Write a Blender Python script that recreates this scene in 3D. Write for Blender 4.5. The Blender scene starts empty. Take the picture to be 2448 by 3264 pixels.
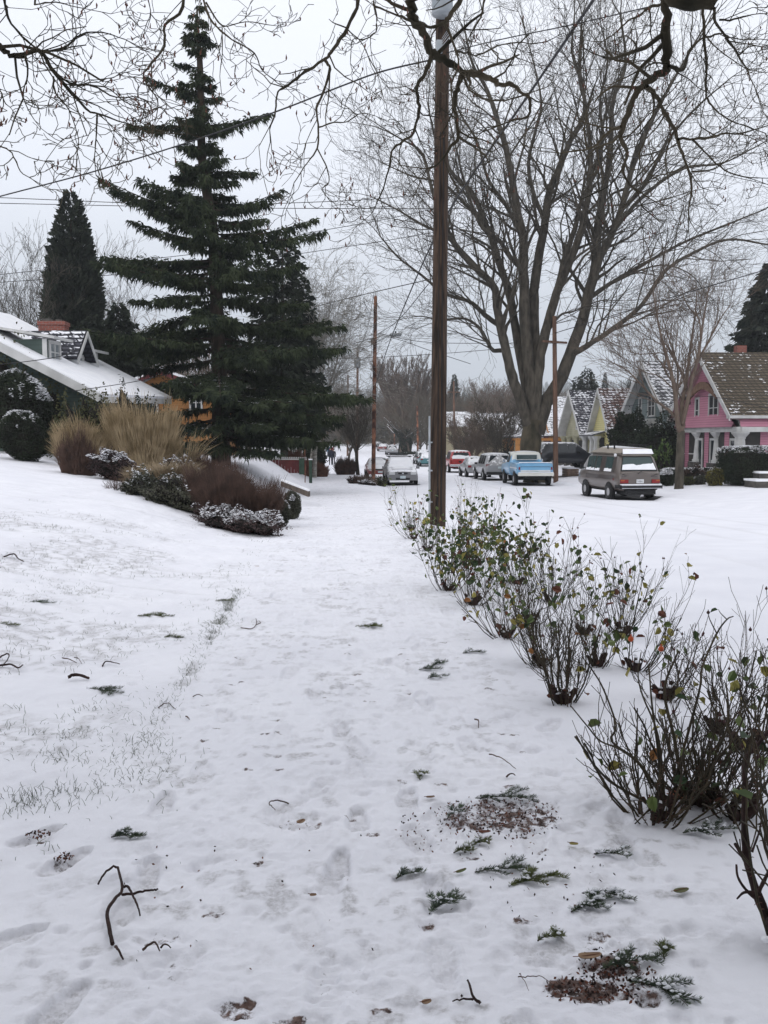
import bpy, math, random
import numpy as np
from mathutils import Vector, Matrix
R_ = math.radians
rng = np.random.default_rng(7)
random.seed(7)
C = bpy.context.scene.collection
SC = bpy.context.scene

# ------------------------------------------------------------------ camera
FPX = 2950.0
YAW, PITCH, EYE = R_(3.34), R_(4.65), 1.55
cam_d = bpy.data.cameras.new("camera"); cam = bpy.data.objects.new("camera", cam_d); C.objects.link(cam)
cam.location = (0, 0, EYE)
cam.rotation_euler = (R_(90) - PITCH, 0, -YAW)
cam_d.sensor_fit = 'VERTICAL'; cam_d.sensor_height = 24.0; cam_d.lens = 24.0 * FPX / 3264.0
cam_d.clip_start = 0.05; cam_d.clip_end = 6000
SC.camera = cam

# ------------------------------------------------------------------ world, sun, exposure (overcast winter day)
SUN_EL, SUN_AZ = R_(32), R_(215)
w = bpy.data.worlds.new("World"); SC.world = w; w.use_nodes = True
nt = w.node_tree; nt.nodes.clear()
out = nt.nodes.new("ShaderNodeOutputWorld")
bg = nt.nodes.new("ShaderNodeBackground"); bg2 = nt.nodes.new("ShaderNodeBackground")
sky = nt.nodes.new("ShaderNodeTexSky"); sky.sky_type = 'NISHITA'; sky.sun_disc = False
sky.sun_elevation = SUN_EL; sky.sun_rotation = SUN_AZ
bg.inputs[1].default_value = 0.05
nt.links.new(sky.outputs[0], bg.inputs[0])
tc = nt.nodes.new("ShaderNodeTexCoord"); sep = nt.nodes.new("ShaderNodeSeparateXYZ")
nt.links.new(tc.outputs['Generated'], sep.inputs[0])
cr = nt.nodes.new("ShaderNodeValToRGB")
nz = nt.nodes.new("ShaderNodeTexNoise"); nz.inputs['Scale'].default_value = 1.6; nz.inputs['Detail'].default_value = 4
nt.links.new(tc.outputs['Generated'], nz.inputs['Vector'])
ma = nt.nodes.new("ShaderNodeMath"); ma.operation = 'MULTIPLY_ADD'
ma.inputs[1].default_value = 0.10; nt.links.new(nz.outputs[0], ma.inputs[0])
sub = nt.nodes.new("ShaderNodeMath"); sub.operation = 'SUBTRACT'; sub.inputs[1].default_value = 0.05
nt.links.new(sep.outputs[2], sub.inputs[0]); nt.links.new(sub.outputs[0], ma.inputs[2])
nt.links.new(ma.outputs[0], cr.inputs[0])
e = cr.color_ramp.elements
e[0].position = 0.0; e[0].color = (0.40, 0.43, 0.485, 1)
e[1].position = 1.0; e[1].color = (0.90, 0.90, 0.93, 1)
for p_, c_ in ((0.12, (0.49, 0.52, 0.575)), (0.25, (0.65, 0.68, 0.745)), (0.42, (0.71, 0.735, 0.79))):
    k = e.new(p_); k.color = (*c_, 1)
nt.links.new(cr.outputs[0], bg2.inputs[0]); bg2.inputs[1].default_value = 0.93
add = nt.nodes.new("ShaderNodeAddShader")
mixs = nt.nodes.new("ShaderNodeMixShader"); mixs.inputs[0].default_value = 0.94
nt.links.new(bg.outputs[0], mixs.inputs[1]); nt.links.new(bg2.outputs[0], mixs.inputs[2])
nt.links.new(mixs.outputs[0], out.inputs[0])
sd = bpy.data.lights.new("sun", 'SUN'); sun = bpy.data.objects.new("sun", sd); C.objects.link(sun)
sd.energy = 0.5; sd.angle = R_(25); sd.color = (1.0, 0.97, 0.93)
_dir = Vector((math.cos(SUN_EL) * math.sin(SUN_AZ), math.cos(SUN_EL) * math.cos(SUN_AZ), math.sin(SUN_EL)))
sun.rotation_euler = _dir.to_track_quat('Z', 'Y').to_euler()
SC.view_settings.view_transform = 'Standard'; SC.view_settings.look = 'None'
SC.view_settings.exposure = 0.70; SC.view_settings.gamma = 1.0
SC.cycles.max_bounces = 5; SC.cycles.diffuse_bounces = 3; SC.cycles.glossy_bounces = 2
SC.cycles.transmission_bounces = 3; SC.cycles.transparent_max_bounces = 6; SC.cycles.volume_bounces = 0
SC.cycles.caustics_reflective = False; SC.cycles.caustics_refractive = False

# ------------------------------------------------------------------ photo pixel (2448 x 3264) -> world
_F = np.array([math.sin(YAW) * math.cos(PITCH), math.cos(YAW) * math.cos(PITCH), -math.sin(PITCH)])
_R = np.array([math.cos(YAW), -math.sin(YAW), 0.0]); _U = np.cross(_R, _F)
def ray(px, py): return _F + _R * ((px - 1224) / FPX) - _U * ((py - 1632) / FPX)
def P(px, py, dep): return np.array([0, 0, EYE]) + ray(px, py) * dep

# ------------------------------------------------------------------ value noise
_tab = np.random.default_rng(99).random((256, 256))
def vn(x, y, s, seed=0):
    x = np.asarray(x, float) / s + seed * 17.3; y = np.asarray(y, float) / s + seed * 9.1
    xi = np.floor(x).astype(int); yi = np.floor(y).astype(int); fx = x - xi; fy = y - yi
    fx = fx * fx * (3 - 2 * fx); fy = fy * fy * (3 - 2 * fy)
    a = _tab[xi & 255, yi & 255]; b = _tab[(xi + 1) & 255, yi & 255]
    c = _tab[xi & 255, (yi + 1) & 255]; d = _tab[(xi + 1) & 255, (yi + 1) & 255]
    return (a * (1 - fx) + b * fx) * (1 - fy) + (c * (1 - fx) + d * fx) * fy - 0.5
def ss(a, b, x):
    t = np.clip((np.asarray(x, float) - a) / (b - a), 0, 1); return t * t * (3 - 2 * t)

# ------------------------------------------------------------------ terrain
_ys = np.arange(-60, 700, 0.5)
def _sm(pts):
    v = np.interp(_ys, [p[0] for p in pts], [p[1] for p in pts]); k = np.hanning(15); k /= k.sum()
    return np.convolve(np.pad(v, 7, mode='edge'), k, 'valid')
_zw = _sm([(0, 0), (12, 0), (18.7, -.2), (26, -.5), (38, -.8), (45, -.9), (59, -1.1), (94, -1.3), (160, -1.35), (250, 0.1), (400, 1.0), (700, 1.5)])
_zr = _sm([(0, -.2), (12, -.22), (20, -.5), (37.5, -1.07), (52, -1.18), (78, -1.55), (100, -1.75), (160, -1.62), (250, -.1), (400, .9), (700, 1.4)])
def zw(y): return np.interp(y, _ys, _zw)
def zr(y): return np.interp(y, _ys, _zr)
WL, WR, KL, KR = -0.9, 0.9, 3.15, 13.3
def T(x, y):
    x = np.asarray(x, float); y = np.asarray(y, float)
    u = np.maximum(0, WL - x)
    lawn = 0.115 * np.minimum(u, 9) + 0.02 * np.maximum(u - 9, 0).clip(0, 30)
    z = zw(y) + (lawn - zw(y)) * ss(0, 3.0, u) * (1 - ss(60, 110, y))
    z = z + (zr(y) - z) * ss(KL - 1.5, KL + 0.2, x)
    z = z + 0.05 * np.clip(1 - ((x - 8.2) / 5.0) ** 2, 0, 1)
    z = z + 0.13 * ss(KR - 0.1, KR + 0.15, x) + 0.25 * ss(14, 19, x) + 0.5 * ss(19.2, 22, x)
    return z
def Tz(x, y): return float(T(x, y))
def G(px, py, lo=1.5, hi=400):
    """where the ray through a photo pixel meets the terrain"""
    d = ray(px, py); k = np.geomspace(lo, hi, 6000); q = np.array([0, 0, EYE]) + d * k[:, None]; z = T(q[:, 0], q[:, 1])
    i = int(np.argmax(q[:, 2] <= z)); i = i if q[i, 2] <= z[i] else len(k) - 1
    return np.array([q[i, 0], q[i, 1], z[i]])

# ------------------------------------------------------------------ mesh collecting
class MB:
    def __init__(s): s.v = []; s.f = []; s.n = 0; s.m = []; s.uv = None
    def add(s, V, F, m=0):
        V = np.asarray(V, float).reshape(-1, 3); F = np.asarray(F, int)
        if len(V) == 0 or len(F) == 0: return s
        s.v.append(V); s.f.append(F + s.n); s.m.append(np.full(len(F), m)); s.n += len(V); return s
    def box(s, c, d, rz=0, m=0, tilt=None):
        x, y, z = [k / 2 for k in d]
        V = np.array([(-x, -y, -z), (x, -y, -z), (x, y, -z), (-x, y, -z), (-x, -y, z), (x, -y, z), (x, y, z), (-x, y, z)])
        if tilt is not None: V = V @ np.array(tilt).T
        if rz: V = V @ np.array([[math.cos(rz), math.sin(rz), 0], [-math.sin(rz), math.cos(rz), 0], [0, 0, 1]])
        return s.add(V + np.array(c), [(0, 3, 2, 1), (4, 5, 6, 7), (0, 1, 5, 4), (1, 2, 6, 5), (2, 3, 7, 6), (3, 0, 4, 7)], m)
    def quad(s, a, b, c, d, m=0): return s.add([a, b, c, d], [(0, 1, 2, 3)], m)
    def slab(s, pts, n, t, m=0):
        """prism: polygon pts pushed by vector n*t"""
        pts = np.array(pts, float); k = len(pts); n = np.array(n, float) * t
        V = np.vstack([pts, pts + n]); s.add(V, [(i, (i + 1) % k, (i + 1) % k + k, i + k) for i in range(k)], m)
        if k == 4: s.add(V, [(3, 2, 1, 0), (4, 5, 6, 7)], m)
        else:
            s.add(V, [(0, i + 1, i) for i in range(1, k - 1)], m); s.add(V, [(k, k + i, k + i + 1) for i in range(1, k - 1)], m)
        return s
    def tube(s, pts, rad, n=6, m=0, cap=True):
        pts = np.array(pts, float); rad = np.broadcast_to(np.array(rad, float), (len(pts),))
        s.tubes(pts[None], rad[None], n, m)
        if cap:
            for e in (0, -1):
                base = s.n; V, _ = _rings(pts[None], rad[None], n); r = V[0, e]
                s.add(np.vstack([r, pts[e]]), [((i + 1) % n, i, n) if e == 0 else (i, (i + 1) % n, n) for i in range(n)], m)
        return s
    def tubes(s, Pn, Rn, n=3, m=0):
        Pn = np.asarray(Pn, float); Rn = np.asarray(Rn, float)
        if len(Pn) == 0: return s
        V, _ = _rings(Pn, Rn, n); M, K = Pn.shape[:2]
        idx = np.arange(M * K * n).reshape(M, K, n)
        a = idx[:, :-1]; b = idx[:, 1:]; a2 = np.roll(a, -1, 2); b2 = np.roll(b, -1, 2)
        F = np.stack([a, a2, b2, b], -1).reshape(-1, 4)
        return s.add(V.reshape(-1, 3), F, m)
    def lathe(s, prof, c=(0, 0, 0), n=16, axis='z', m=0):
        prof = np.array(prof, float); a = np.linspace(0, 2 * math.pi, n, endpoint=False)
        V = np.stack([prof[:, None, 0] * np.cos(a), prof[:, None, 0] * np.sin(a), np.repeat(prof[:, 1:2], n, 1)], -1)
        if axis == 'x': V = V[..., [2, 0, 1]]
        if axis == 'y': V = V[..., [1, 2, 0]]
        V = V.reshape(-1, 3) + np.array(c); K = len(prof); idx = np.arange(K * n).reshape(K, n)
        a_ = idx[:-1]; b_ = idx[1:]
        return s.add(V, np.stack([a_, np.roll(a_, -1, 1), np.roll(b_, -1, 1), b_], -1).reshape(-1, 4), m)
    def build(s, name, mats, parent=None, smooth=False, world=False):
        me = bpy.data.meshes.new(name)
        V = np.vstack(s.v) if s.v else np.zeros((0, 3))
        if world and parent is not None: V = V - np.array(root_loc(parent))
        me.vertices.add(len(V)); me.vertices.foreach_set('co', V.ravel())
        nl = sum(f.size for f in s.f); npoly = sum(len(f) for f in s.f)
        me.loops.add(nl); me.polygons.add(npoly)
        if npoly:
            me.loops.foreach_set('vertex_index', np.concatenate([f.ravel() for f in s.f]).astype(np.int32))
            sizes = np.concatenate([np.full(len(f), f.shape[1]) for f in s.f])
            me.polygons.foreach_set('loop_start', np.concatenate([[0], np.cumsum(sizes)[:-1]]).astype(np.int32))
            me.polygons.foreach_set('loop_total', sizes.astype(np.int32))
            me.polygons.foreach_set('material_index', np.concatenate(s.m).astype(np.int32))
            me.polygons.foreach_set('use_smooth', np.full(npoly, smooth))
        me.update(calc_edges=True)
        for m_ in (mats if isinstance(mats, (list, tuple)) else [mats]): me.materials.append(m_)
        o = bpy.data.objects.new(name, me); C.objects.link(o)
        if parent is not None: o.parent = parent
        return o
def root_loc(o):
    l = Vector((0, 0, 0))
    while o is not None: l += o.location; o = o.parent
    return tuple(l)
def _rings(Pn, Rn, n):
    t = np.gradient(Pn, axis=1); t /= (np.linalg.norm(t, axis=2, keepdims=True) + 1e-12)
    ref = np.zeros_like(t); mt = t.mean(axis=1, keepdims=True)
    ref[...] = np.where(np.abs(mt[..., 2:3]) > 0.75, np.array([1.0, 0.1, 0]), np.array([0.05, 0.1, 1.0]))
    u = np.cross(t, ref); u /= (np.linalg.norm(u, axis=2, keepdims=True) + 1e-12); v = np.cross(t, u)
    a = np.linspace(0, 2 * math.pi, n, endpoint=False)
    V = Pn[:, :, None] + Rn[:, :, None, None] * (np.cos(a)[:, None] * u[:, :, None] + np.sin(a)[:, None] * v[:, :, None])
    return V, t
def spl(pts, n=8):
    """Catmull-Rom through points (any dimension)"""
    p = np.array(pts, float); p = np.vstack([2 * p[0] - p[1], p, 2 * p[-1] - p[-2]]); o = []
    for i in range(1, len(p) - 2):
        for t in np.linspace(0, 1, n, endpoint=False):
            o.append(0.5 * (2 * p[i] + (p[i + 1] - p[i - 1]) * t + (2 * p[i - 1] - 5 * p[i] + 4 * p[i + 1] - p[i + 2]) * t * t + (-p[i - 1] + 3 * p[i] - 3 * p[i + 1] + p[i + 2]) * t ** 3))
    o.append(p[-2]); return np.array(o)

# ------------------------------------------------------------------ things
def tag(o, label, cat, group=None, kind=None):
    o['label'] = label
    if cat: o['category'] = cat
    if group: o['group'] = group
    if kind: o['kind'] = kind
    return o
def thing(name, label, cat, loc, rz=0, group=None):
    o = bpy.data.objects.new(name, None); C.objects.link(o); o.empty_display_size = 0.2
    o.location = [float(k) for k in loc]; o.rotation_euler = (0, 0, rz)
    return tag(o, label, cat, group)
def struct(o, label=None, kind='structure'):
    o['kind'] = kind
    if label: o['label'] = label
    return o
def dup(root, loc, rz, label, group=None):
    r = root.copy(); C.objects.link(r); r.location = [float(k) for k in loc]; r.rotation_euler = (0, 0, rz); r['label'] = label
    if group: r['group'] = group
    for ch in list(root.children):
        c = ch.copy(); C.objects.link(c); c.parent = r
        for g in ch.children:
            d = g.copy(); C.objects.link(d); d.parent = c
    return r

# ------------------------------------------------------------------ materials
def N(nt, t, **k):
    n = nt.nodes.new(t)
    for a, b in k.items(): setattr(n, a, b)
    return n
SNOW = (0.80, 0.81, 0.845)
def mat(name, c1, c2=None, scale=4.0, rough=0.8, bump=0.0, bscale=None, metal=0.0, snow=None, snow_scale=6.0, stretch=None,
        lines=None, coat=0.0, spec=0.3, detail=5.0, contrast=(0.35, 0.65), brick=None, trans=None):
    m = bpy.data.materials.new(name); m.use_nodes = True; t = m.node_tree; t.nodes.clear(); L = t.links.new
    o = N(t, "ShaderNodeOutputMaterial"); b = N(t, "ShaderNodeBsdfPrincipled"); L(b.outputs[0], o.inputs[0])
    b.inputs['Roughness'].default_value = rough; b.inputs['Metallic'].default_value = metal
    b.inputs['Specular IOR Level'].default_value = spec; b.inputs['Coat Weight'].default_value = coat
    if trans: b.inputs['Alpha'].default_value = trans
    tc = N(t, "ShaderNodeTexCoord"); mp = N(t, "ShaderNodeMapping"); L(tc.outputs['Object'], mp.inputs[0])
    if stretch: mp.inputs['Scale'].default_value = stretch
    c2 = c2 or c1
    nz = N(t, "ShaderNodeTexNoise"); nz.inputs['Scale'].default_value = scale; nz.inputs['Detail'].default_value = detail
    L(mp.outputs[0], nz.inputs['Vector'])
    r = N(t, "ShaderNodeValToRGB"); L(nz.outputs[0], r.inputs[0])
    r.color_ramp.elements[0].position = contrast[0]; r.color_ramp.elements[1].position = contrast[1]
    r.color_ramp.elements[0].color = (*c1, 1); r.color_ramp.elements[1].color = (*c2, 1)
    col = r.outputs[0]; hgt = None
    if brick:   # brick = (c_dark, width, height)
        bk = N(t, "ShaderNodeTexBrick"); cm = N(t, "ShaderNodeCombineXYZ"); sx = N(t, "ShaderNodeSeparateXYZ"); L(tc.outputs['Object'], sx.inputs[0])
        ad = N(t, "ShaderNodeMath", operation='ADD'); L(sx.outputs[0], ad.inputs[0]); L(sx.outputs[1], ad.inputs[1])
        L(ad.outputs[0], cm.inputs[0]); L(sx.outputs[2], cm.inputs[1]); L(cm.outputs[0], bk.inputs[0])
        bk.inputs['Scale'].default_value = 1; bk.inputs['Brick Width'].default_value = brick[1]; bk.inputs['Row Height'].default_value = brick[2]
        bk.inputs['Mortar Size'].default_value = brick[2] * 0.12
        mx = N(t, "ShaderNodeMixRGB"); L(bk.outputs['Fac'], mx.inputs[0]); L(col, mx.inputs[1]); mx.inputs[2].default_value = (*brick[0], 1)
        col = mx.outputs[0]
    if lines:   # lines = (pitch, dark factor): lap siding courses by height
        sx = N(t, "ShaderNodeSeparateXYZ"); L(tc.outputs['Object'], sx.inputs[0])
        dv = N(t, "ShaderNodeMath", operation='DIVIDE'); L(sx.outputs[2], dv.inputs[0]); dv.inputs[1].default_value = lines[0]
        fr = N(t, "ShaderNodeMath", operation='FRACT'); L(dv.outputs[0], fr.inputs[0])
        lt = N(t, "ShaderNodeMath", operation='LESS_THAN'); L(fr.outputs[0], lt.inputs[0]); lt.inputs[1].default_value = 0.16
        mx = N(t, "ShaderNodeMixRGB"); mx.blend_type = 'MULTIPLY'; L(lt.outputs[0], mx.inputs[0]); L(col, mx.inputs[1])
        k = lines[1]; mx.inputs[2].default_value = (k, k, k, 1); col = mx.outputs[0]; hgt = fr.outputs[0]
    if snow is not None:   # fresh snow lying on faces that look up; snow = how steep it still clings
        g = N(t, "ShaderNodeNewGeometry"); sx = N(t, "ShaderNodeSeparateXYZ"); L(g.outputs['Normal'], sx.inputs[0])
        n2 = N(t, "ShaderNodeTexNoise"); n2.inputs['Scale'].default_value = snow_scale; n2.inputs['Detail'].default_value = 6
        n2.inputs['Roughness'].default_value = 0.65; L(tc.outputs['Object'], n2.inputs['Vector'])
        ad = N(t, "ShaderNodeMath", operation='MULTIPLY_ADD'); L(n2.outputs[0], ad.inputs[0]); ad.inputs[1].default_value = 1.6; L(sx.outputs[2], ad.inputs[2])
        mr = N(t, "ShaderNodeMapRange"); L(ad.outputs[0], mr.inputs[0]); mr.inputs[1].default_value = snow + 0.8; mr.inputs[2].default_value = snow + 0.95
        mx = N(t, "ShaderNodeMixRGB"); L(mr.outputs[0], mx.inputs[0]); L(col, mx.inputs[1]); mx.inputs[2].default_value = (*SNOW, 1); col = mx.outputs[0]
    L(col, b.inputs['Base Color'])
    if bump:
        bp = N(t, "ShaderNodeBump"); bp.inputs['Strength'].default_value = bump; bp.inputs['Distance'].default_value = 0.02
        if hgt is None:
            n3 = N(t, "ShaderNodeTexNoise"); n3.inputs['Scale'].default_value = bscale or scale * 3; n3.inputs['Detail'].default_value = 6
            L(mp.outputs[0], n3.inputs['Vector']); hgt = n3.outputs[0]
        L(hgt, bp.inputs['Height']); L(bp.outputs[0], b.inputs['Normal'])
    return m
def glass(name, c=(0.02, 0.025, 0.03), rough=0.08):
    return mat(name, c, rough=rough, spec=0.6)

M = {}
M['snow'] = mat('snow', (0.80, 0.81, 0.845), (0.86, 0.865, 0.89), scale=3, rough=0.7, bump=0.25, bscale=25, spec=0.15)
M['bark'] = mat('bark', (0.035, 0.030, 0.024), (0.095, 0.082, 0.064), scale=5, stretch=(1, 1, .3), rough=.95, bump=.6, bscale=14)
M['bark_moss'] = mat('mossy_bark', (0.022, 0.020, 0.013), (0.095, 0.078, 0.052), scale=2.2, stretch=(1, 1, .4), rough=.95, bump=.6, bscale=16)
M['twig'] = mat('twig_bark', (0.085, 0.062, 0.048), (0.15, 0.112, 0.088), scale=2, rough=.9)
M['twig_dark'] = mat('dark_twig_bark', (0.045, 0.028, 0.024), (0.10, 0.06, 0.045), scale=6, rough=.85)
M['black'] = mat('black_rubber', (0.012, 0.012, 0.013), (0.02, 0.02, 0.021), rough=.8)
M['glass'] = glass('window_glass')
M['glass_green'] = glass('tinted_glass', (0.03, 0.055, 0.055))
M['chrome'] = mat('chrome', (0.55, 0.56, 0.58), rough=.25, metal=.8)
M['rim'] = mat('wheel_alloy', (0.42, 0.42, 0.43), rough=.4, metal=.4)
M['white'] = mat('white_paint', (0.60, 0.61, 0.62), (0.70, 0.71, 0.72), scale=3, rough=.55)
M['redlens'] = mat('red_lens', (0.20, 0.008, 0.008), rough=.2, spec=.5)
M['amber'] = mat('amber_lens', (0.32, 0.085, 0.015), rough=.2, spec=.5)
M['lens'] = mat('clear_lens', (0.55, 0.56, 0.56), rough=.15, spec=.6)
M['plate'] = mat('number_plate', (0.42, 0.52, 0.55), (0.55, 0.62, 0.64), scale=9, rough=.5)
M['ink'] = mat('dark_lettering', (0.03, 0.035, 0.06), rough=.6)
# ================================================================== GROUND
def attr_mat():
    m = bpy.data.materials.new('snow_cover'); m.use_nodes = True; t = m.node_tree; t.nodes.clear(); L = t.links.new
    o = N(t, "ShaderNodeOutputMaterial"); b = N(t, "ShaderNodeBsdfPrincipled"); L(b.outputs[0], o.inputs[0])
    b.inputs['Roughness'].default_value = .65; b.inputs['Specular IOR Level'].default_value = .15
    tc = N(t, "ShaderNodeTexCoord"); at = N(t, "ShaderNodeAttribute", attribute_name='cover'); sp = N(t, "ShaderNodeSeparateColor")
    L(at.outputs['Color'], sp.inputs[0])
    n1 = N(t, "ShaderNodeTexNoise"); n1.inputs['Scale'].default_value = 1.3; n1.inputs['Detail'].default_value = 5; L(tc.outputs['Object'], n1.inputs['Vector'])
    c = N(t, "ShaderNodeValToRGB"); L(n1.outputs[0], c.inputs[0]); c.color_ramp.elements[0].position = .3; c.color_ramp.elements[1].position = .7
    c.color_ramp.elements[0].color = (0.755, 0.76, 0.815, 1); c.color_ramp.elements[1].color = (0.83, 0.835, 0.885, 1)
    # thin, trodden snow (green channel)
    mt = N(t, "ShaderNodeMixRGB"); L(c.outputs[0], mt.inputs[1]); mt.inputs[2].default_value = (0.36, 0.35, 0.355, 1)
    n2 = N(t, "ShaderNodeTexNoise"); n2.inputs['Scale'].default_value = 45; n2.inputs['Detail'].default_value = 6; n2.inputs['Roughness'].default_value = .7
    L(tc.outputs['Object'], n2.inputs['Vector'])
    mr = N(t, "ShaderNodeMapRange"); L(n2.outputs[0], mr.inputs[0]); mr.inputs[1].default_value = .42; mr.inputs[2].default_value = .62
    mm = N(t, "ShaderNodeMath", operation='MULTIPLY'); L(sp.outputs[1], mm.inputs[0])
    m3 = N(t, "ShaderNodeMath", operation='MULTIPLY_ADD'); L(mr.outputs[0], m3.inputs[0]); m3.inputs[1].default_value = .7; m3.inputs[2].default_value = .3
    L(m3.outputs[0], mm.inputs[1]); L(mm.outputs[0], mt.inputs[0])
    # bare earth and mulch (red channel), broken up by crumbs
    er = N(t, "ShaderNodeValToRGB"); L(n2.outputs[0], er.inputs[0]); er.color_ramp.elements[0].position = .38; er.color_ramp.elements[1].position = .66; er.color_ramp.elements[0].color = (0.022, 0.013, 0.011, 1); er.color_ramp.elements[1].color = (0.21, 0.14, 0.12, 1)
    n4 = N(t, "ShaderNodeTexVoronoi"); n4.inputs['Scale'].default_value = 60; L(tc.outputs['Object'], n4.inputs['Vector'])
    n5 = N(t, "ShaderNodeTexNoise"); n5.inputs['Scale'].default_value = 42; n5.inputs['Detail'].default_value = 6; n5.inputs['Roughness'].default_value = .75; L(tc.outputs['Object'], n5.inputs['Vector'])
    s1 = N(t, "ShaderNodeMath", operation='ADD'); L(sp.outputs[0], s1.inputs[0]); L(n5.outputs[0], s1.inputs[1])
    mr2 = N(t, "ShaderNodeMapRange"); L(s1.outputs[0], mr2.inputs[0]); mr2.inputs[1].default_value = .90; mr2.inputs[2].default_value = 1.06
    me_ = N(t, "ShaderNodeMixRGB"); L(mr2.outputs[0], me_.inputs[0]); L(mt.outputs[0], me_.inputs[1]); L(er.outputs[0], me_.inputs[2])
    L(me_.outputs[0], b.inputs['Base Color'])
    bp = N(t, "ShaderNodeBump"); bp.inputs['Strength'].default_value = .55; bp.inputs['Distance'].default_value = .006
    nb = N(t, "ShaderNodeTexNoise"); nb.inputs['Scale'].default_value = 110; nb.inputs['Detail'].default_value = 5; nb.inputs['Roughness'].default_value = .7; L(tc.outputs['Object'], nb.inputs['Vector'])
    L(nb.outputs[0], bp.inputs['Height'])
    bp2 = N(t, "ShaderNodeBump"); bp2.inputs['Strength'].default_value = .35; bp2.inputs['Distance'].default_value = .02
    nb2 = N(t, "ShaderNodeTexNoise"); nb2.inputs['Scale'].default_value = 14; nb2.inputs['Detail'].default_value = 5; L(tc.outputs['Object'], nb2.inputs['Vector'])
    L(nb2.outputs[0], bp2.inputs['Height']); L(bp.outputs[0], bp2.inputs['Normal']); L(bp2.outputs[0], b.inputs['Normal'])
    return m
M['ground'] = attr_mat()
def grid_obj(name, X, Y, Z, cov, label):
    ny, nx = Z.shape
    XX, YY = np.meshgrid(X, Y); V = np.stack([XX, YY, Z], -1).reshape(-1, 3)
    idx = np.arange(nx * ny).reshape(ny, nx)
    F = np.stack([idx[:-1, :-1], idx[:-1, 1:], idx[1:, 1:], idx[1:, :-1]], -1).reshape(-1, 4)
    mb = MB(); mb.add(V, F); o = mb.build(name, M['ground'], smooth=True)
    ca = o.data.color_attributes.new('cover', 'FLOAT_COLOR', 'POINT')
    col = np.zeros((nx * ny, 4), np.float32); col[:, 0] = cov[0].ravel(); col[:, 1] = cov[1].ravel(); col[:, 3] = 1
    ca.data.foreach_set('color', col.ravel())
    struct(o, label); return o

def colsp(segs):
    out = [segs[0][0]]
    for a, b, s in segs: 
        n = max(1, int(round((b - a) / s))); out += list(np.linspace(a, b, n + 1)[1:])
    return np.array(out)
XC = colsp([(-34, -12, .5), (-12, -6, .16), (-6, -3.4, .05), (-3.4, -1.5, .02), (-1.5, WL, .011), (WL, WR, .0095), (WR, 2.1, .011), (2.1, KL, .025)])
_r = [1.0]
while _r[-1] < 60: _r.append(_r[-1] + max(.0085, _r[-1] * .0041))
YC = np.array(_r)
XX, YY = np.meshgrid(XC, YC)
Z = T(XX, YY); Z0 = Z.copy()
soil = np.zeros_like(Z); thin = np.zeros_like(Z)
# large soft undulation, lumps on the trodden walk, tussocks on the lawn
Z += .025 * vn(XX, YY, 1.7, 1) + .007 * vn(XX, YY, .5, 2)
tro = ss(-1.25, -.6, XX) * (1 - ss(.95, 1.5, XX + .25 * vn(XX, YY, 1.0, 5)))
tro = np.maximum(tro, ss(.0, .25, vn(XX, YY, 1.4, 8) + .05) * ss(.5, 1, XX) * (1 - ss(1.2, 1.6, XX)) * (YY < 6))
Z += tro * (.012 * vn(XX, YY, .13, 3) + .015 * np.abs(vn(XX, YY, .065, 4)) + .012 * np.abs(vn(XX, YY, .032, 12)) + .007 * vn(XX, YY, .018, 15))
lw = ss(.0, .5, WL - XX)
Z += lw * (.020 * vn(XX, YY, .22, 6) + .016 * vn(XX, YY, .09, 7) + .008 * vn(XX, YY, .05, 9))
st = ss(1.0, 1.4, XX); Z += st * (.004 * vn(XX, YY, .15, 10) + .0015 * vn(XX, YY, .04, 11))
thin += tro * (.55 * ss(-.1, .35, vn(XX, YY, .35, 13)) + .2) * ss(.05, .32, vn(XX, YY, .06, 14) + .4 * vn(XX, YY, .025, 16))
def stamp(cx, cy, r, fn):
    i0, i1 = np.searchsorted(YC, [cy - r, cy + r]); j0, j1 = np.searchsorted(XC, [cx - r, cx + r])
    if i1 <= i0 or j1 <= j0: return
    sl = (slice(i0, i1), slice(j0, j1)); fn(sl, XX[sl] - cx, YY[sl] - cy)
def foot(cx, cy, ang, size=1.0, depth=.014, tread=0, tint=.5):
    ca, sa = math.cos(ang), math.sin(ang)
    def f(sl, dx, dy):
        a = (dx * sa + dy * ca) / size; b = (dx * ca - dy * sa) / size
        hw = .045 + .009 * np.sin((a + .14) / .28 * math.pi * 1.5 + .3)        # sole narrows at the waist
        q = np.sqrt((b / hw) ** 2 + (np.maximum(np.abs(a) - .085, 0) / .055) ** 2)
        k = 1 - ss(.82, 1.06, q); rim = np.exp(-((q - 1.25) / .22) ** 2)
        Z[sl] += -depth * k + .007 * rim * (.6 + vn(dx + cx, dy + cy, .03, 22))
        if tread == 1: Z[sl] += k * .0055 * (np.sin(a * 2 * math.pi / .030) > 0)
        elif tread == 2: Z[sl] += k * .0055 * ((np.sin(a * 2 * math.pi / .033) * np.sin(b * 2 * math.pi / .033)) > 0)
        thin[sl] = np.maximum(thin[sl], tint * k * (.55 + .9 * vn(dx + cx, dy + cy, .04, 21)))
    stamp(cx, cy, .2 * size, f)
r2 = np.random.default_rng(5)
for lane, n in ((-.45, 26), (-.05, 40), (.3, 40), (.62, 28), (.95, 9)):     # people walking both ways
    for k in range(n):
        y = 1.6 + 15 * (k + r2.random()) / n; x = lane + r2.normal(0, .12) + (.11 if k % 2 else -.11)
        foot(x, y, (0 if r2.random() < .6 else math.pi) + r2.normal(0, .22), r2.uniform(.88, 1.1), r2.uniform(.006, .016), r2.choice([0, 1, 2], p=[.3, .35, .35]), r2.uniform(.05, .5))
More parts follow.
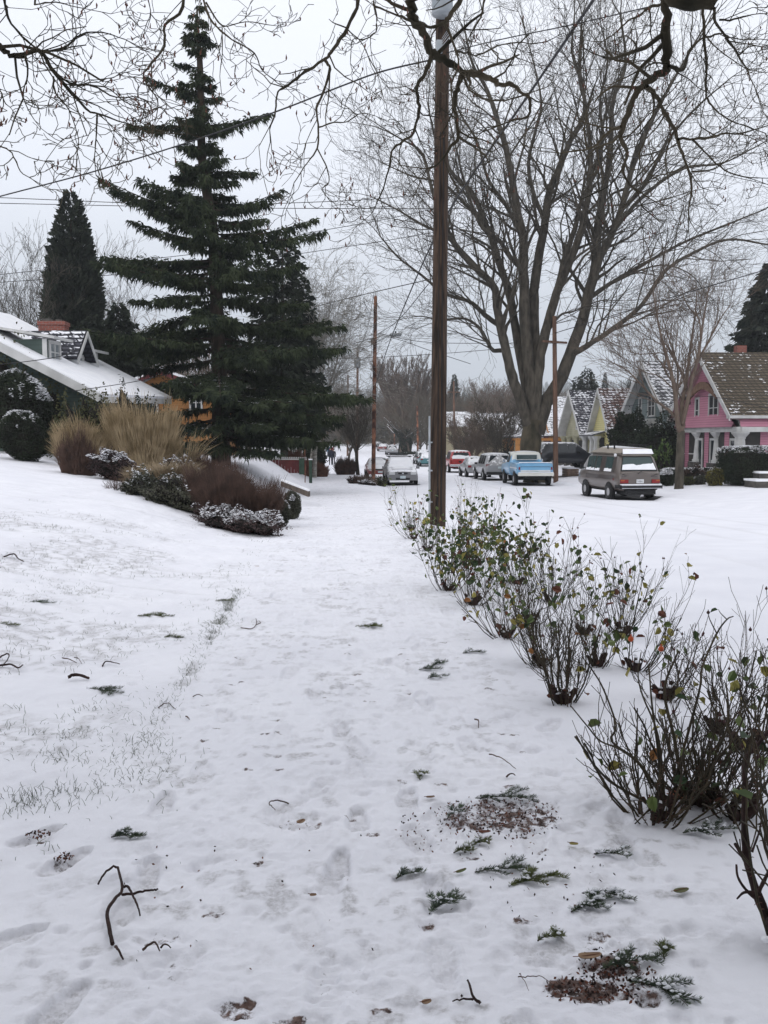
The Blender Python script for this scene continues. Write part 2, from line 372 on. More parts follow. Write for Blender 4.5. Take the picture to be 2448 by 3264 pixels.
for px, py, an in ((210, 2740, .5), (115, 2660, .6), (25, 2990, .9), (200, 3200, .3), (470, 2780, 0), (1140, 2610, 0), (1080, 2750, .1), (520, 2560, 0), (1300, 2540, .1)):
    g = G(px, py); foot(g[0], g[1], an, .9, .022, 1, .85)
def paw(cx, cy, d=.012, r=.035):
    def f(sl, dx, dy):
        q = np.sqrt(dx * dx + dy * dy) / r; k = 1 - ss(.5, 1.15, q); Z[sl] += -d * k + .002 * np.exp(-((q - 1.4) / .3) ** 2); thin[sl] = np.maximum(thin[sl], .25 * k)
    stamp(cx, cy, .1, f)
for k in range(520):
    y = 1.8 * math.exp(r2.random() * 2.2); x = r2.uniform(-1.0, 1.45) if r2.random() < .75 else r2.uniform(-3.5, -1); paw(x, y, r2.uniform(.004, .014), r2.uniform(.015, .04))
for px, py in ((1995, 2720), (2060, 2740), (2200, 2960), (1900, 2570), (1970, 2610), (2000, 2680), (1640, 2380), (1610, 2280), (1760, 2460), (1560, 2100), (1700, 2390), (1810, 2640)):
    g = G(px, py); paw(g[0], g[1], .018, .045)
# kicked-up bare patches of earth with crumbs of snow
def patch(px, py, rx, ry, s=1.0, seed=3):
    g = G(px, py)
    def f(sl, dx, dy):
        q = np.sqrt((dx / rx) ** 2 + (dy / ry) ** 2) + .55 * vn(dx, dy, .09, seed) + .45 * vn(dx, dy, .03, seed + 1)
        k = 1 - ss(.55, 1.15, q); soil[sl] = np.maximum(soil[sl], .8 * s * k + .22 * k * vn(dx, dy, .022, seed + 9)); Z[sl] -= .012 * k
        Z[sl] += k * .016 * vn(dx, dy, .018, seed + 5)
    stamp(g[0], g[1], max(rx, ry) * 1.8, f)
patch(1580, 2600, .26, .20, .66, 3); patch(1700, 2560, .16, .1, .5, 13); patch(1400, 2640, .18, .2, .36, 4)
patch(1960, 3075, .13, .10, .72, 5); patch(1860, 3150, .12, .10, .78, 6); patch(2010, 3160, .10, .06, .62, 7); patch(1750, 3030, .14, .12, .35, 17)
patch(115, 2665, .07, .05, .62, 8); patch(200, 2735, .05, .05, .58, 9); patch(500, 2985, .09, .05, .5, 19); patch(760, 3215, .07, .05, .62, 10)
patch(790, 3190, .03, .03, .7, 20); patch(970, 2620, .14, .07, .42, 11); patch(1930, 2990, .12, .08, .4, 12); patch(920, 3250, .05, .03, .7, 21)
patch(1240, 2500, .12, .05, .3, 22); patch(700, 2745, .1, .05, .34, 23); patch(1080, 3110, .12, .12, .34, 24); patch(560, 3080, .12, .1, .3, 25)
for k in range(60):
    x = r2.uniform(-.8, 1.1); y = r2.uniform(2.0, 7)
    def f(sl, dx, dy, k=k):
        q = np.sqrt((dx / .05) ** 2 + (dy / .03) ** 2) + .8 * vn(dx, dy, .02, k + 30); kk = 1 - ss(.4, 1.1, q); soil[sl] = np.maximum(soil[sl], .5 * kk)
    stamp(x, y, .1, f)
# sledge and wheel tracks slanting over the lawn
for k in range(34):
    y0 = r2.uniform(6, 22); x0 = r2.uniform(-9, -2.5); ln = r2.uniform(.7, 3.2); sl_ = r2.uniform(-.5, -.05)
    t_ = (XX - x0) ; d_ = np.abs(YY - (y0 + sl_ * t_)); w_ = .03 + .02 * r2.random()
    kk = np.exp(-(d_ / w_) ** 2) * ss(0, .3, t_) * (1 - ss(ln * .7, ln, t_)); Z -= .02 * kk; thin = np.maximum(thin, .5 * kk)
# lawn showing through thin snow, near the walk
lwm = lw * ss(.0, .35, vn(XX, YY, .8, 40) + .35 * vn(XX, YY, .25, 41) + .15 * np.exp(-((YY - 8) / 4) ** 2)) * (1 - ss(13, 20, YY)) * ss(.0, .3, vn(XX, YY, .07, 44) + .5 * vn(XX, YY, .03, 45) + .1)
thin = np.maximum(thin, lwm * .75)
ed = np.exp(-((XX - (WL - .04) + .05 * vn(XX, YY, .4, 42)) / .045) ** 2) * ss(4.6, 5.6, YY) * (1 - ss(8.8, 9.8, YY)); ed = ed * ss(-.2, .25, vn(XX, YY, .12, 47)); thin = np.maximum(thin, ed * .75); Z -= .02 * ed
jW = int(np.argmin(abs(XC - WL))); jR = int(np.argmin(abs(XC - WR)))
grid_obj('lawn', XC[:jW + 1], YC, Z[:, :jW + 1], (soil[:, :jW + 1], thin[:, :jW + 1]), 'snowy lawn sloping up to the left of the walk')
grid_obj('sidewalk', XC[jW:jR + 1], YC, Z[:, jW:jR + 1], (soil[:, jW:jR + 1], thin[:, jW:jR + 1]), 'snow-covered sidewalk full of footprints')
grid_obj('planting_strip', XC[jR:], YC, Z[:, jR:], (soil[:, jR:], thin[:, jR:]), 'smooth snowy strip where the roses grow')
def coarse(name, X, Y, label, bump=.02, f=None, th=None):
    XX, YY = np.meshgrid(X, Y); Z = T(XX, YY) + bump * vn(XX, YY, 1.3, 50) + bump * .3 * vn(XX, YY, .4, 51)
    if f is not None: Z = Z + f(XX, YY)
    return grid_obj(name, X, Y, Z, (Z * 0, (th(XX, YY) if th else Z * 0)), label)
_yy = [1.0]
while _yy[-1] < 600: _yy.append(_yy[-1] + max(.08, _yy[-1] * .012))
YA = np.concatenate([np.arange(-12, 1.0, .5), np.array(_yy)])
def tracks(x, y):
    return sum(-.012 * np.exp(-((x - (c + .35 * vn(y, y * 0, 9, s))) / .10) ** 2) for s, c in enumerate((5.9, 7.3, 8.6, 10.1)))
def tthin(x, y):
    return sum(.30 * np.exp(-((x - (c + .35 * vn(y, y * 0, 9, s))) / .12) ** 2) for s, c in enumerate((5.9, 7.3, 8.6, 10.1))) * ss(-.2, .3, vn(x, y, 2.5, 77))
# the same x columns where strips meet, so edges are shared
coarse('road', np.linspace(KL, KR, 90), YA, 'snow-covered road with faint wheel tracks', .02, tracks, tthin)
coarse('grass_verge', np.concatenate([np.linspace(KR, 19, 30), np.linspace(19.3, 24, 14)]), YA, 'snowy verge along the far side of the road')
coarse('yard', np.array([24, 26, 30, 36, 45, 60, 90, 150, 300.]), YA, 'snowy ground behind the houses on the right')
YB = YA[YA >= 59.9]; YB = np.concatenate([[YC[-1]], YB[YB > YC[-1]]])
coarse('lawn', np.concatenate([[-300, -150, -80, -50], XC[XC < -6][::3], np.linspace(-6, WL, 12)]), YB, 'distant snowy lawns left of the walk')
coarse('sidewalk', np.linspace(WL, WR, 6), YB, 'distant stretch of snowy sidewalk')
coarse('planting_strip', np.linspace(WR, KL, 8), YB, 'distant snowy strip beside the road')
coarse('lawn', np.array([-300, -150, -90, -60, -45, -34.]), np.concatenate([np.arange(-12, 60, 4.), [YC[-1]]]), 'snowy ground far out on the left')
coarse('lawn', np.concatenate([XC[XC < -6][::4], np.linspace(-6, KL, 25)]), np.linspace(-12, 1.0, 20), 'snowy ground around and behind the viewer')
M['hill'] = mat('wooded_hill', (0.035, 0.045, 0.035), (0.08, 0.065, 0.05), scale=.02, rough=1)
# ================================================================== TREES
def perp(t, r):
    v = r.normal(size=3); v -= t * np.dot(v, t); return v / (np.linalg.norm(v) + 1e-9)
class Twigs:
    """collects tapered branches; grow() adds random sub-branches"""
    def __init__(s, seed): s.r = np.random.default_rng(seed); s.b = {}; s.count = 0
    def add(s, pts, rad):
        k = len(pts); s.b.setdefault(k, ([], [])); s.b[k][0].append(pts); s.b[k][1].append(rad); s.count += 1
    def mesh(s, n_of=lambda r: 3 if r < .02 else (5 if r < .08 else 8)):
        mb = MB()
        for k, (Pl, Rl) in s.b.items():
            Pn = np.array(Pl); Rn = np.array(Rl); rr = Rn[:, 0]; ns = np.array([n_of(q) for q in rr])
            for n in np.unique(ns): mb.tubes(Pn[ns == n], Rn[ns == n], int(n))
        return mb
    def branch(s, p, d, L, r0, lvl, maxl, o):
        r = s.r; K = 5 if lvl < maxl else 4
        pts = np.empty((K, 3)); pts[0] = p; step = L / (K - 1); d = d.copy()
        for i in range(1, K):
            d = d + r.normal(0, o['wig'], 3) * (1, 1, .8) + np.array([0, 0, o['up']]); d /= np.linalg.norm(d)
            pts[i] = pts[i - 1] + d * step
        rad = r0 * np.linspace(1, o.get('tip', .45), K); rad = np.maximum(rad, o['rmin'])
        s.add(pts, rad)
        if lvl >= maxl: return
        nb = o['nb'][min(lvl, len(o['nb']) - 1)]
        nb = int(nb + (r.random() < (nb % 1)))
        for k in range(nb):
            t = .25 + .75 * (k + r.random()) / nb; i = min(int(t * (K - 1)), K - 2); f = t * (K - 1) - i
            q = pts[i] * (1 - f) + pts[i + 1] * f; tt = pts[i + 1] - pts[i]; tt /= np.linalg.norm(tt)
            a = r.uniform(*o['ang']); dd = tt * math.cos(a) + perp(tt, r) * math.sin(a); dd[2] += o['lift']; dd /= np.linalg.norm(dd)
            s.branch(q, dd, L * r.uniform(*o['ratio']), max(rad[min(i + 1, K - 1)] * .62, o['rmin']), lvl + 1, maxl, o)
    def limb(s, pts, r0, r1, o, nside, sub, length, start=.15, n=5, tipsub=True):
        """traced limb: smooth path with side branches"""
        q = spl(pts, n); K = len(q); rad = np.linspace(r0, r1, K); q[1:-1] += s.r.normal(0, 1, (K - 2, 3)) * (rad[1:-1] * (.35 if r0 < .06 else .07))[:, None]; rad = rad * (1 + (.13 if r0 < .06 else .03) * s.r.normal(size=K).clip(-1.5, 1.5))
        s.add(q, rad); r = s.r
        for k in range(nside):
            t = start + (1 - start) * (k + r.random()) / nside; i = min(int(t * (K - 1)), K - 2)
            tt = q[i + 1] - q[i]; tt /= np.linalg.norm(tt) + 1e-9
            a = r.uniform(*o['ang']); dd = tt * math.cos(a) + perp(tt, r) * math.sin(a); dd[2] += o['lift']; dd /= np.linalg.norm(dd)
            s.branch(q[i], dd, length * r.uniform(.6, 1.2) * (1.15 - .45 * t), max(rad[i] * .5, o['rmin'] * 1.5) if rad[i] < .05 else rad[i] * .38, 1, sub, o)
        if tipsub:
            tt = q[-1] - q[-2]; tt /= np.linalg.norm(tt)
            for _ in range(2): s.branch(q[-1], tt + r.normal(0, .25, 3), length * .7, r1 * .8, 1, sub, o)
def PX(lst, dep, ox=0, oy=0, sc=1.0, dvar=0.0, seed=0):
    """list of zoomed-photo points -> world, at distance dep (drifting by dvar)"""
    r = np.random.default_rng(seed); d0 = np.linspace(0, 1, len(lst)) * dvar
    return [P(ox + x / sc, oy + y / sc, dep + d0[i]) for i, (x, y) in enumerate(lst)]

# ---- the great bare tree across the road
def big_bare_tree():
    D = 56.0; base = np.array([12.45, 55.6, 0]); base[2] = Tz(base[0], base[1])
    t = thing('bare_tree', 'huge bare many-stemmed tree behind the blue pickup', 'tree', base)
    o = dict(wig=.17, up=.03, ang=(.4, .95), ratio=(.5, .8), nb=[4, 3.4, 2.7, 2.2], rmin=.0074, lift=.08, tip=.4)
    T5 = lambda l, dv=0: PX(l, D, 1100, 0, 1.2307, dv)
    stems = [  # (zoomed trace, depth drift, r0, r1)
        ([(740, 1700), (712, 1640), (690, 1570), (655, 1477), (620, 1330), (595, 1200), (580, 1120), (500, 1040), (430, 960), (385, 870), (340, 740), (300, 600), (210, 540)], -3, .46, .05),
        ([(742, 1720), (735, 1600), (700, 1480), (650, 1180), (600, 1020), (560, 900), (500, 760), (420, 680), (360, 560), (330, 440)], 2, .42, .05),
        ([(740, 1700), (735, 1560), (715, 1400), (700, 1150), (700, 950), (670, 800), (640, 620), (600, 480), (560, 360), (500, 250), (470, 120)], -1, .50, .05),
        ([(745, 1700), (745, 1500), (742, 1300), (745, 1100), (780, 900), (800, 760), (840, 660), (880, 560), (940, 440), (920, 300), (890, 200), (900, 60)], 3, .45, .05),
        ([(748, 1700), (750, 1560), (775, 1350), (830, 1150), (900, 980), (940, 850), (960, 700), (960, 560), (940, 400), (920, 250), (930, 60)], -2, .42, .05),
        ([(752, 1700), (790, 1580), (850, 1477), (930, 1250), (980, 1050), (990, 900), (1010, 780), (1040, 600), (1050, 400), (1100, 250), (1080, 60)], 1, .56, .06),
        ([(930, 1250), (985, 1050), (1040, 930), (1080, 830), (1130, 650), (1200, 480), (1280, 330), (1400, 120)], -4, .34, .05),
        ([(900, 1385), (960, 1350), (1050, 1290), (1160, 1200), (1250, 1070), (1350, 1000), (1500, 940), (1659, 960)], -3, .22, .05),
        ([(950, 1175), (1060, 1100), (1200, 1020), (1330, 950), (1500, 880), (1650, 820)], 4, .17, .04),
        ([(605, 1275), (560, 1245), (510, 1200), (480, 1180), (390, 1150), (300, 1080), (210, 1010), (140, 930)], -3, .20, .04),
        ([(612, 1375), (575, 1370), (530, 1290), (470, 1250), (385, 1255), (300, 1240)], -2, .16, .03),
        ([(585, 1130), (500, 1030), (400, 930), (300, 880), (200, 820), (100, 770)], 3, .18, .03),
        ([(600, 1020), (560, 900), (470, 800), (380, 720), (260, 690), (150, 640)], 5, .17, .03),
        ([(700, 1060), (650, 1010), (600, 940), (530, 880), (470, 720), (440, 600), (400, 430)], -5, .2, .03),
        ([(790, 880), (740, 760), (720, 640), (750, 500), (770, 400), (740, 250), (700, 100)], 4, .18, .03),
        ([(830, 1150), (860, 1020), (900, 900), (930, 780), (1000, 640), (1010, 500), (1060, 330), (1150, 150)], 6, .24, .03),
        ([(980, 1050), (1060, 900), (1180, 760), (1330, 660), (1480, 640), (1640, 560)], 5, .2, .03),
        ([(1080, 830), (1180, 720), (1260, 560), (1380, 420), (1520, 300)], -5, .16, .03),
        ([(700, 950), (640, 820), (560, 700), (520, 560), (440, 420), (400, 260)], 6, .17, .03),
        ([(960, 700), (1010, 560), (1000, 400), (1030, 240), (1000, 80)], -4, .15, .03),
        ([(1050, 1110), (1160, 1060), (1260, 1040), (1360, 1080), (1420, 1160)], 2, .09, .02),
        ([(780, 1330), (840, 1240), (900, 1220), (1000, 1180), (1090, 1180)], -4, .10, .02),
    ]
    tr = MB(); low = P(1694, 1405, D)
    tr.tubes(spl([base + [-.02, 0, -.4], base + [0, 0, .1], base + [.0, 0, .8], P(1692, 1450, D), P(1692, 1410, D), P(1700, 1340, D)], 5)[None],
             np.interp(np.linspace(0, 1, 26), [0, .2, .5, .8, 1], [.92, .72, .60, .64, .55])[None], 14)
    tw = Twigs(11); stw = Twigs(12)
    for i, (l, dv, r0, r1) in enumerate(stems):
        big = r0 > .2
        tw.limb(T5(l, dv), r0 * .86, r1 * 1.0, o, 25 if big else 18, 4, 4.5 if big else 3.8, start=.30 if len(l) > 9 else .12)
    # outer reach of the crown
    r = tw.r
    print('big tree branches', tw.count)
    tr.build('trunk', M['bark_moss'], t, True, world=True)
    tw.mesh().build('crown', M['bark'], t, True, world=True)
big_bare_tree()

# ---- foreground tree whose limbs hang into the top of the picture; its trunk stands behind the viewer
def overhead_tree():
    base = np.array([1.9, -3.2, 0]); base[2] = Tz(*base[:2])
    t = thing('overhanging_tree', 'bare tree whose dark mossy limbs hang down across the top of the photo', 'tree', base)
    o = dict(wig=.28, up=.02, ang=(.5, 1.15), ratio=(.45, .8), nb=[3, 2.3, 1.7], rmin=.0021, lift=-.04, tip=.5)
    o2 = dict(o, wig=.32)
    tw = Twigs(21)
    Z4 = lambda l, d=7.0, dv=0: PX(l, d, 0, 0, 1.3554, dv)
    ZA = lambda l, d=7.0, dv=0: PX(l, d, 1100, 0, 2.37, dv)
    ZB = lambda l, d=7.0, dv=0: PX(l, d, 1750, 0, 2.377, dv)
    crown_c = np.array([1.7, -2.6, 6.4])
    def k(l): return len(l)
    A = [  # trace, r0, r1, sides, sub-branch length, hidden start to link with the trunk
        (ZA([(500, -160), (505, 0), (520, 150), (600, 270), (660, 400), (760, 450), (890, 540), (1000, 570), (1100, 590), (1170, 640), (1260, 640), (1330, 690), (1390, 750), (1385, 870), (1260, 910)], 6.5, 1), .044, .011, 10, .8, 1),
        (ZA([(890, 555), (850, 650), (830, 780), (840, 900), (855, 1030), (780, 1130), (700, 1240), (620, 1275)], 7.0), .026, .008, 8, .55, 0),
        (ZA([(855, 1030), (960, 1100), (1060, 1180), (1110, 1290)], 7.0, .4), .014, .006, 5, .5, 0),
        (ZA([(655, 420), (600, 550), (545, 660), (560, 800), (530, 970), (460, 1060), (370, 1120), (335, 1250), (290, 1420), (230, 1560)], 6.7, .4), .018, .006, 9, .5, 0),
        (ZA([(530, 980), (555, 1040), (582, 1095)], 6.9), .008, .004, 2, .25, 0),
        (ZA([(950, -160), (870, 0), (790, 110), (750, 170), (650, 205), (560, 185), (500, 165), (400, 115), (230, 50), (215, 10)], 6.2, .6), .021, .007, 8, .5, 1),
        (ZA([(750, 170), (800, 280), (840, 390), (855, 500), (800, 640), (810, 780)], 6.3), .011, .005, 5, .4, 0),
        (ZA([(1060, -120), (1050, 0), (1030, 110), (980, 200), (945, 262)], 6.6), .010, .006, 3, .3, 1),
        (ZA([(340, 0), (400, 110), (470, 190), (530, 300), (580, 430)], 6.8, .5), .009, .004, 4, .4, 1),
        (ZA([(850, 390), (930, 400), (1010, 415), (1150, 350), (1300, 320), (1480, 325), (1650, 250)], 6.6, .8), .009, .004, 8, .5, 0),
        (ZA([(900, 590), (940, 680), (1040, 745), (1180, 760), (1300, 735), (1400, 700), (1520, 660)], 7.1, .5), .010, .005, 6, .5, 0),
        (ZA([(215, 20), (240, 130), (230, 240), (140, 300), (60, 300), (40, 480)], 7.0), .008, .004, 6, .5, 0),
        (Z4([(1580, -140), (1550, 0), (1500, 120), (1440, 210), (1400, 260), (1300, 325), (1240, 370), (1200, 400), (1190, 480), (1165, 560)], 6.2), .018, .005, 8, .6, 1),
        (Z4([(1405, 262), (1425, 300), (1395, 400), (1370, 470), (1375, 560), (1370, 640), (1330, 700), (1270, 790)], 6.2, .5), .013, .004, 9, .55, 0),
        (Z4([(1375, 550), (1440, 530), (1500, 525), (1560, 490), (1620, 500)], 6.5, .3), .007, .003, 5, .4, 0),
        (Z4([(1370, 640), (1410, 720), (1420, 790), (1390, 820), (1445, 880)], 6.4), .006, .003, 4, .3, 0),
        (Z4([(1500, 125), (1560, 180), (1600, 260), (1640, 330)], 6.3), .006, .003, 4, .4, 0),
        (Z4([(870, -160), (880, 0), (920, 100), (1000, 170), (1100, 230), (1130, 300), (1200, 360)], 6.8), .012, .004, 9, .5, 1),
        (Z4([(890, 10), (960, 110), (1060, 95), (1180, 110)], 6.6), .008, .003, 5, .4, 0),
        (Z4([(960, 120), (960, 230), (950, 330), (960, 420)], 6.7), .005, .003, 4, .3, 0),
        (Z4([(790, -130), (790, 30), (715, 110), (710, 200), (640, 290), (620, 340), (680, 430), (675, 505)], 6.4), .013, .004, 9, .45, 1),
        (Z4([(620, 340), (660, 400), (720, 450), (690, 510)], 6.4), .005, .003, 4, .3, 0),
        (Z4([(-160, 150), (0, 210), (60, 240), (110, 230), (170, 222), (250, 330), (370, 470), (450, 500), (580, 545)], 5.6, .3), .025, .005, 12, .75, 1),
        (Z4([(60, 240), (160, 222), (270, 210), (350, 150), (440, 140), (540, 170)], 5.6, .4), .011, .004, 9, .6, 0),
        (Z4([(20, -60), (20, 0), (40, 80), (100, 160), (170, 220)], 5.7), .012, .007, 7, .5, 1),
        (Z4([(200, 270), (300, 360), (450, 375), (540, 440), (620, 470)], 5.6, .5), .009, .003, 9, .5, 0),
        (Z4([(300, 370), (400, 370), (500, 420), (600, 420), (700, 470)], 5.9), .007, .003, 7, .4, 0),
        (Z4([(420, 490), (415, 600), (405, 700)], 5.8), .007, .003, 7, .4, 0),
        (Z4([(110, 240), (120, 320), (100, 420), (150, 520)], 5.6), .008, .003, 8, .4, 0),
        (Z4([(230, 330), (240, 400), (300, 480), (340, 600)], 5.6), .007, .003, 7, .4, 0),
        (Z4([(-60, 600), (0, 630), (50, 660), (90, 740), (140, 775)], 5.4), .007, .003, 6, .3, 1),
        (Z4([(-60, 330), (0, 390), (20, 440), (50, 470)], 5.4), .005, .003, 5, .25, 1),
        (Z4([(150, 20), (240, 10), (330, 30), (480, 60)], 6.4), .007, .003, 8, .4, 1),
        (Z4([(640, 0), (650, 60), (630, 110)], 6.4), .005, .003, 4, .3, 1),
        (ZB([(880, -170), (885, 0), (885, 250), (900, 500), (800, 580), (720, 640), (640, 770), (580, 900), (545, 1050), (590, 1160), (560, 1300), (610, 1400)], 6.6, .8), .046, .012, 10, .8, 1),
        (ZB([(905, 500), (1010, 520), (1060, 400), (1160, 290), (1290, 255)], 6.6, .4), .017, .008, 6, .5, 0),
        (ZB([(735, 655), (820, 740), (870, 850), (940, 950), (980, 1070), (1040, 1250), (1080, 1420), (1060, 1560)], 6.8, .6), .022, .008, 9, .7, 0),
        (ZB([(545, 960), (450, 1000), (380, 1080), (300, 1130), (190, 1145), (80, 1160)], 7.1, .4), .017, .006, 7, .6, 0),
        (ZB([(285, 1130), (265, 1000), (285, 890)], 7.2), .010, .005, 3, .4, 0),
        (ZB([(980, 1055), (1100, 1050), (1250, 1040), (1310, 1010), (1450, 1010), (1659, 950), (1800, 900)], 7.0, .5), .014, .005, 9, .7, 0),
        (ZB([(1090, 1060), (1200, 1170), (1330, 1290), (1480, 1340), (1660, 1350)], 7.0, .5), .012, .004, 8, .7, 0),
        (ZB([(1250, 60), (1270, 190), (1360, 310), (1430, 420), (1500, 530), (1540, 620), (1600, 760)], 6.4, .6), .013, .004, 10, .6, 0),
        (ZB([(1165, 60), (1170, 250), (1190, 500), (1190, 700), (1230, 800), (1350, 900), (1480, 950), (1640, 1010)], 6.8, .6), .014, .005, 10, .7, 0),
        (ZB([(870, 30), (770, 50), (700, 110), (600, 160), (500, 250), (400, 315)], 6.6, .3), .013, .005, 8, .5, 0),
        (ZB([(760, 50), (770, 200), (790, 400), (830, 520)], 6.7), .008, .004, 6, .5, 0),
        (ZB([(1290, 150), (1400, 150), (1540, 110), (1660, 100)], 6.5), .009, .004, 7, .5, 0),
        (ZB([(890, 480), (790, 480), (730, 520), (715, 640)], 6.6), .009, .005, 4, .4, 0),
        (ZB([(1430, 420), (1530, 350), (1630, 360)], 6.7), .006, .003, 5, .4, 0),
        (ZB([(540, 1050), (640, 1000), (760, 860), (900, 790)], 7.2), .008, .004, 5, .5, 0),
        (ZB([(1040, 1250), (940, 1300), (800, 1330), (700, 1290)], 7.1), .008, .004, 6, .6, 0),
        (ZB([(1080, 1300), (1250, 1280), (1400, 1180), (1500, 1160)], 7.2), .008, .004, 6, .6, 0),
    ]
    tk = MB()
    hub = np.array([1.75, -2.9, 5.6])
    for tr, r0, r1, ns, ln, link in A:
        tw.limb(tr, r0 * .86, r1 * .8, o if r0 > .01 else o2, int(ns * .6) + 1, 3, ln * .75, start=.08, n=4, tipsub=True)
        if link:
            p0 = np.array(tr[0]); mid = (hub + p0) / 2 + np.array([0, 0, 1.0])
            tw.add(spl([hub + (p0 - hub) * .04, mid, p0], 5), np.linspace(max(.09, r0 * 1.6), r0, 11))
    # sawn-off stub of a heavy limb, top right
    st = [P(2125, -70, 6.5), P(2140, -15, 6.5), P(2185, 8, 6.5), P(2262, 6, 6.5), P(2280, 10, 6.5)]
    sl_ = MB(); sl_.tube(spl(st, 3), np.linspace(.058, .046, 13) * (1 + .12 * np.sin(np.arange(13) * 2.1)), 9); sl_.build('sawn_limb', M['bark_moss'], t, True, world=True)
    tw.add(spl([hub, np.array([2.1, .5, 6.2]), st[0]], 5), np.linspace(.13, .06, 11))
    # buds at twig ends
    tk.tube(spl([base + [0, 0, -.3], base + [0, 0, .3], base + [-.05, .1, 3], hub, hub + [.1, .2, 1.4]], 6), np.interp(np.linspace(0, 1, 25), [0, .15, 1], [.42, .30, .16]), 14)
    tk.build('trunk', M['bark_moss'], t, True, world=True)
    tw.mesh(lambda r: 4 if r < .01 else 7).build('crown', M['bark_moss'], t, True, world=True)
    bd = MB(); r = np.random.default_rng(3); ends = [q[-1] for K in tw.b if K == 4 for q in tw.b[K][0]]
    ends = [e for e in ends if r.random() < .40]
    Pn = np.array([[e, e + (0, 0, .012) + r.normal(0, .004, 3), e + (0, 0, .03) + r.normal(0, .006, 3)] for e in ends])
    bd.tubes(Pn, np.tile([.003, .006, .001], (len(Pn), 1)), 4); bd.build('bud', M['bud'], t, True, world=True)['kind'] = 'stuff'
    print('overhead branches', tw.count)
M['bud'] = mat('red_brown_bud', (0.10, 0.035, 0.03), (0.19, 0.09, 0.06), scale=9)
overhead_tree()

# ---- small street tree in front of the pink house
def street_tree():
    b = G(2163, 1558); D = 44.0
    t = thing('street_tree', 'slender bare vase-shaped tree on the snowy verge before the pink house', 'tree', b)
    o = dict(wig=.10, up=.06, ang=(.35, .75), ratio=(.5, .8), nb=[4, 3, 2.3], rmin=.0075, lift=.12, tip=.4)
    dep = float(np.dot(b - [0, 0, EYE], _F))
    Z5 = lambda l, dv=0: PX(l, dep, 2000, 1050, 3.703, dv)
    tk = MB(); tk.tube(spl(list(np.array([b + [0, 0, -.2]])) + Z5([(608, 1850), (615, 1600), (630, 1300), (632, 1200)]), 5), np.interp(np.linspace(0, 1, 21), [0, .25, 1], [.27, .21, .17]), 10, cap=False)
    tk.build('trunk', M['bark'], t, True, world=True)
    tw = Twigs(31)
    for l, dv, r0, r1 in [
        ([(632, 1230), (600, 1130), (580, 960), (555, 700), (500, 450), (430, 200), (380, 0), (330, -260), (300, -500)], -.8, .14, .02),
        ([(632, 1230), (650, 1100), (640, 900), (690, 650), (720, 400), (760, 100), (800, -200), (820, -420)], .6, .14, .02),
        ([(645, 1120), (700, 900), (760, 600), (830, 350), (880, 0), (930, -300), (960, -520)], -.4, .12, .02),
        ([(590, 1060), (480, 950), (330, 830), (150, 640), (0, 490), (-200, 380)], -.8, .085, .015),
        ([(575, 900), (590, 700), (590, 450), (520, 200), (470, 60), (400, -200)], 1, .07, .015),
        ([(690, 700), (640, 520), (560, 350), (470, 190), (380, 170), (200, 60)], .8, .07, .015),
        ([(800, 450), (900, 250), (1000, 60), (1120, -160), (1250, -330)], .5, .07, .015),
        ([(540, 620), (440, 480), (430, 290), (150, 290), (0, 250)], -.6, .05, .012),
        ([(860, 100), (840, -120), (700, -300), (640, -480)], 1, .05, .012),
        ([(560, 720), (380, 560), (200, 500), (60, 420)], 1, .04, .01)]:
        tw.limb(Z5(l, dv), r0, r1, o, 12, 3, 2.0, start=.3, n=4)
    tw.mesh().build('crown', M['twig'], t, True, world=True)
street_tree()

# ---- generic bare trees
def bare_tree(px, base_py, dep, height_px, label, seed, spread=.45, maxl=4, group=None, m='bark', r=None, nb=(5, 4, 3, 2.2), fork=.22, name='bare_tree', up=.05, zb=None, ratio=(.5, .75), nst=6, splen=1.0, rmin=None, wig=.12):
    p = P(px, base_py, dep); b = np.array([p[0], p[1], Tz(p[0], p[1]) if zb is None else zb])
    H = .80 * height_px / FPX * dep + (p[2] - b[2]); rr = r or H * .022
    t = thing(name, label, 'tree', b, group=group)
    o = dict(wig=wig, up=up, ang=(.3, .8), ratio=ratio, nb=list(nb), rmin=rmin or dep * .00013, lift=.12, tip=.35)
    tw = Twigs(seed); R = tw.r; tk = MB()
    top = b + np.array([R.normal(0, .02) * H, 0, H * fork])
    tk.tube(spl([b - [0, 0, .3], (b + top) / 2 + [R.normal(0, .01) * H, 0, 0], top], 4), np.linspace(rr * 1.25, rr * .85, 9), 8, cap=False)
    for k in range(nst):
        a = 2 * math.pi * (k + R.random() * .7) / nst; s = spread * R.uniform(.5, 1.1)
        d = np.array([math.cos(a) * s, math.sin(a) * s, 1.0]); d /= np.linalg.norm(d); L = H * (1 - fork) * R.uniform(.8, 1.05) / (1 + .3 * s)
        q = [top - [0, 0, H * .02], top + d * L * .3, top + d * L * .62 + [0, 0, H * .03], top + d * L + [0, 0, H * .05]]
        tw.limb(q, rr * .6, rr * .08, o, 9, maxl, H * .26 * splen, start=.1, n=3)
    tk.build('trunk', M[m], t, True, world=True); tw.mesh(lambda q: 3 if q < .03 else 5).build('crown', M[m], t, True, world=True)
    return t

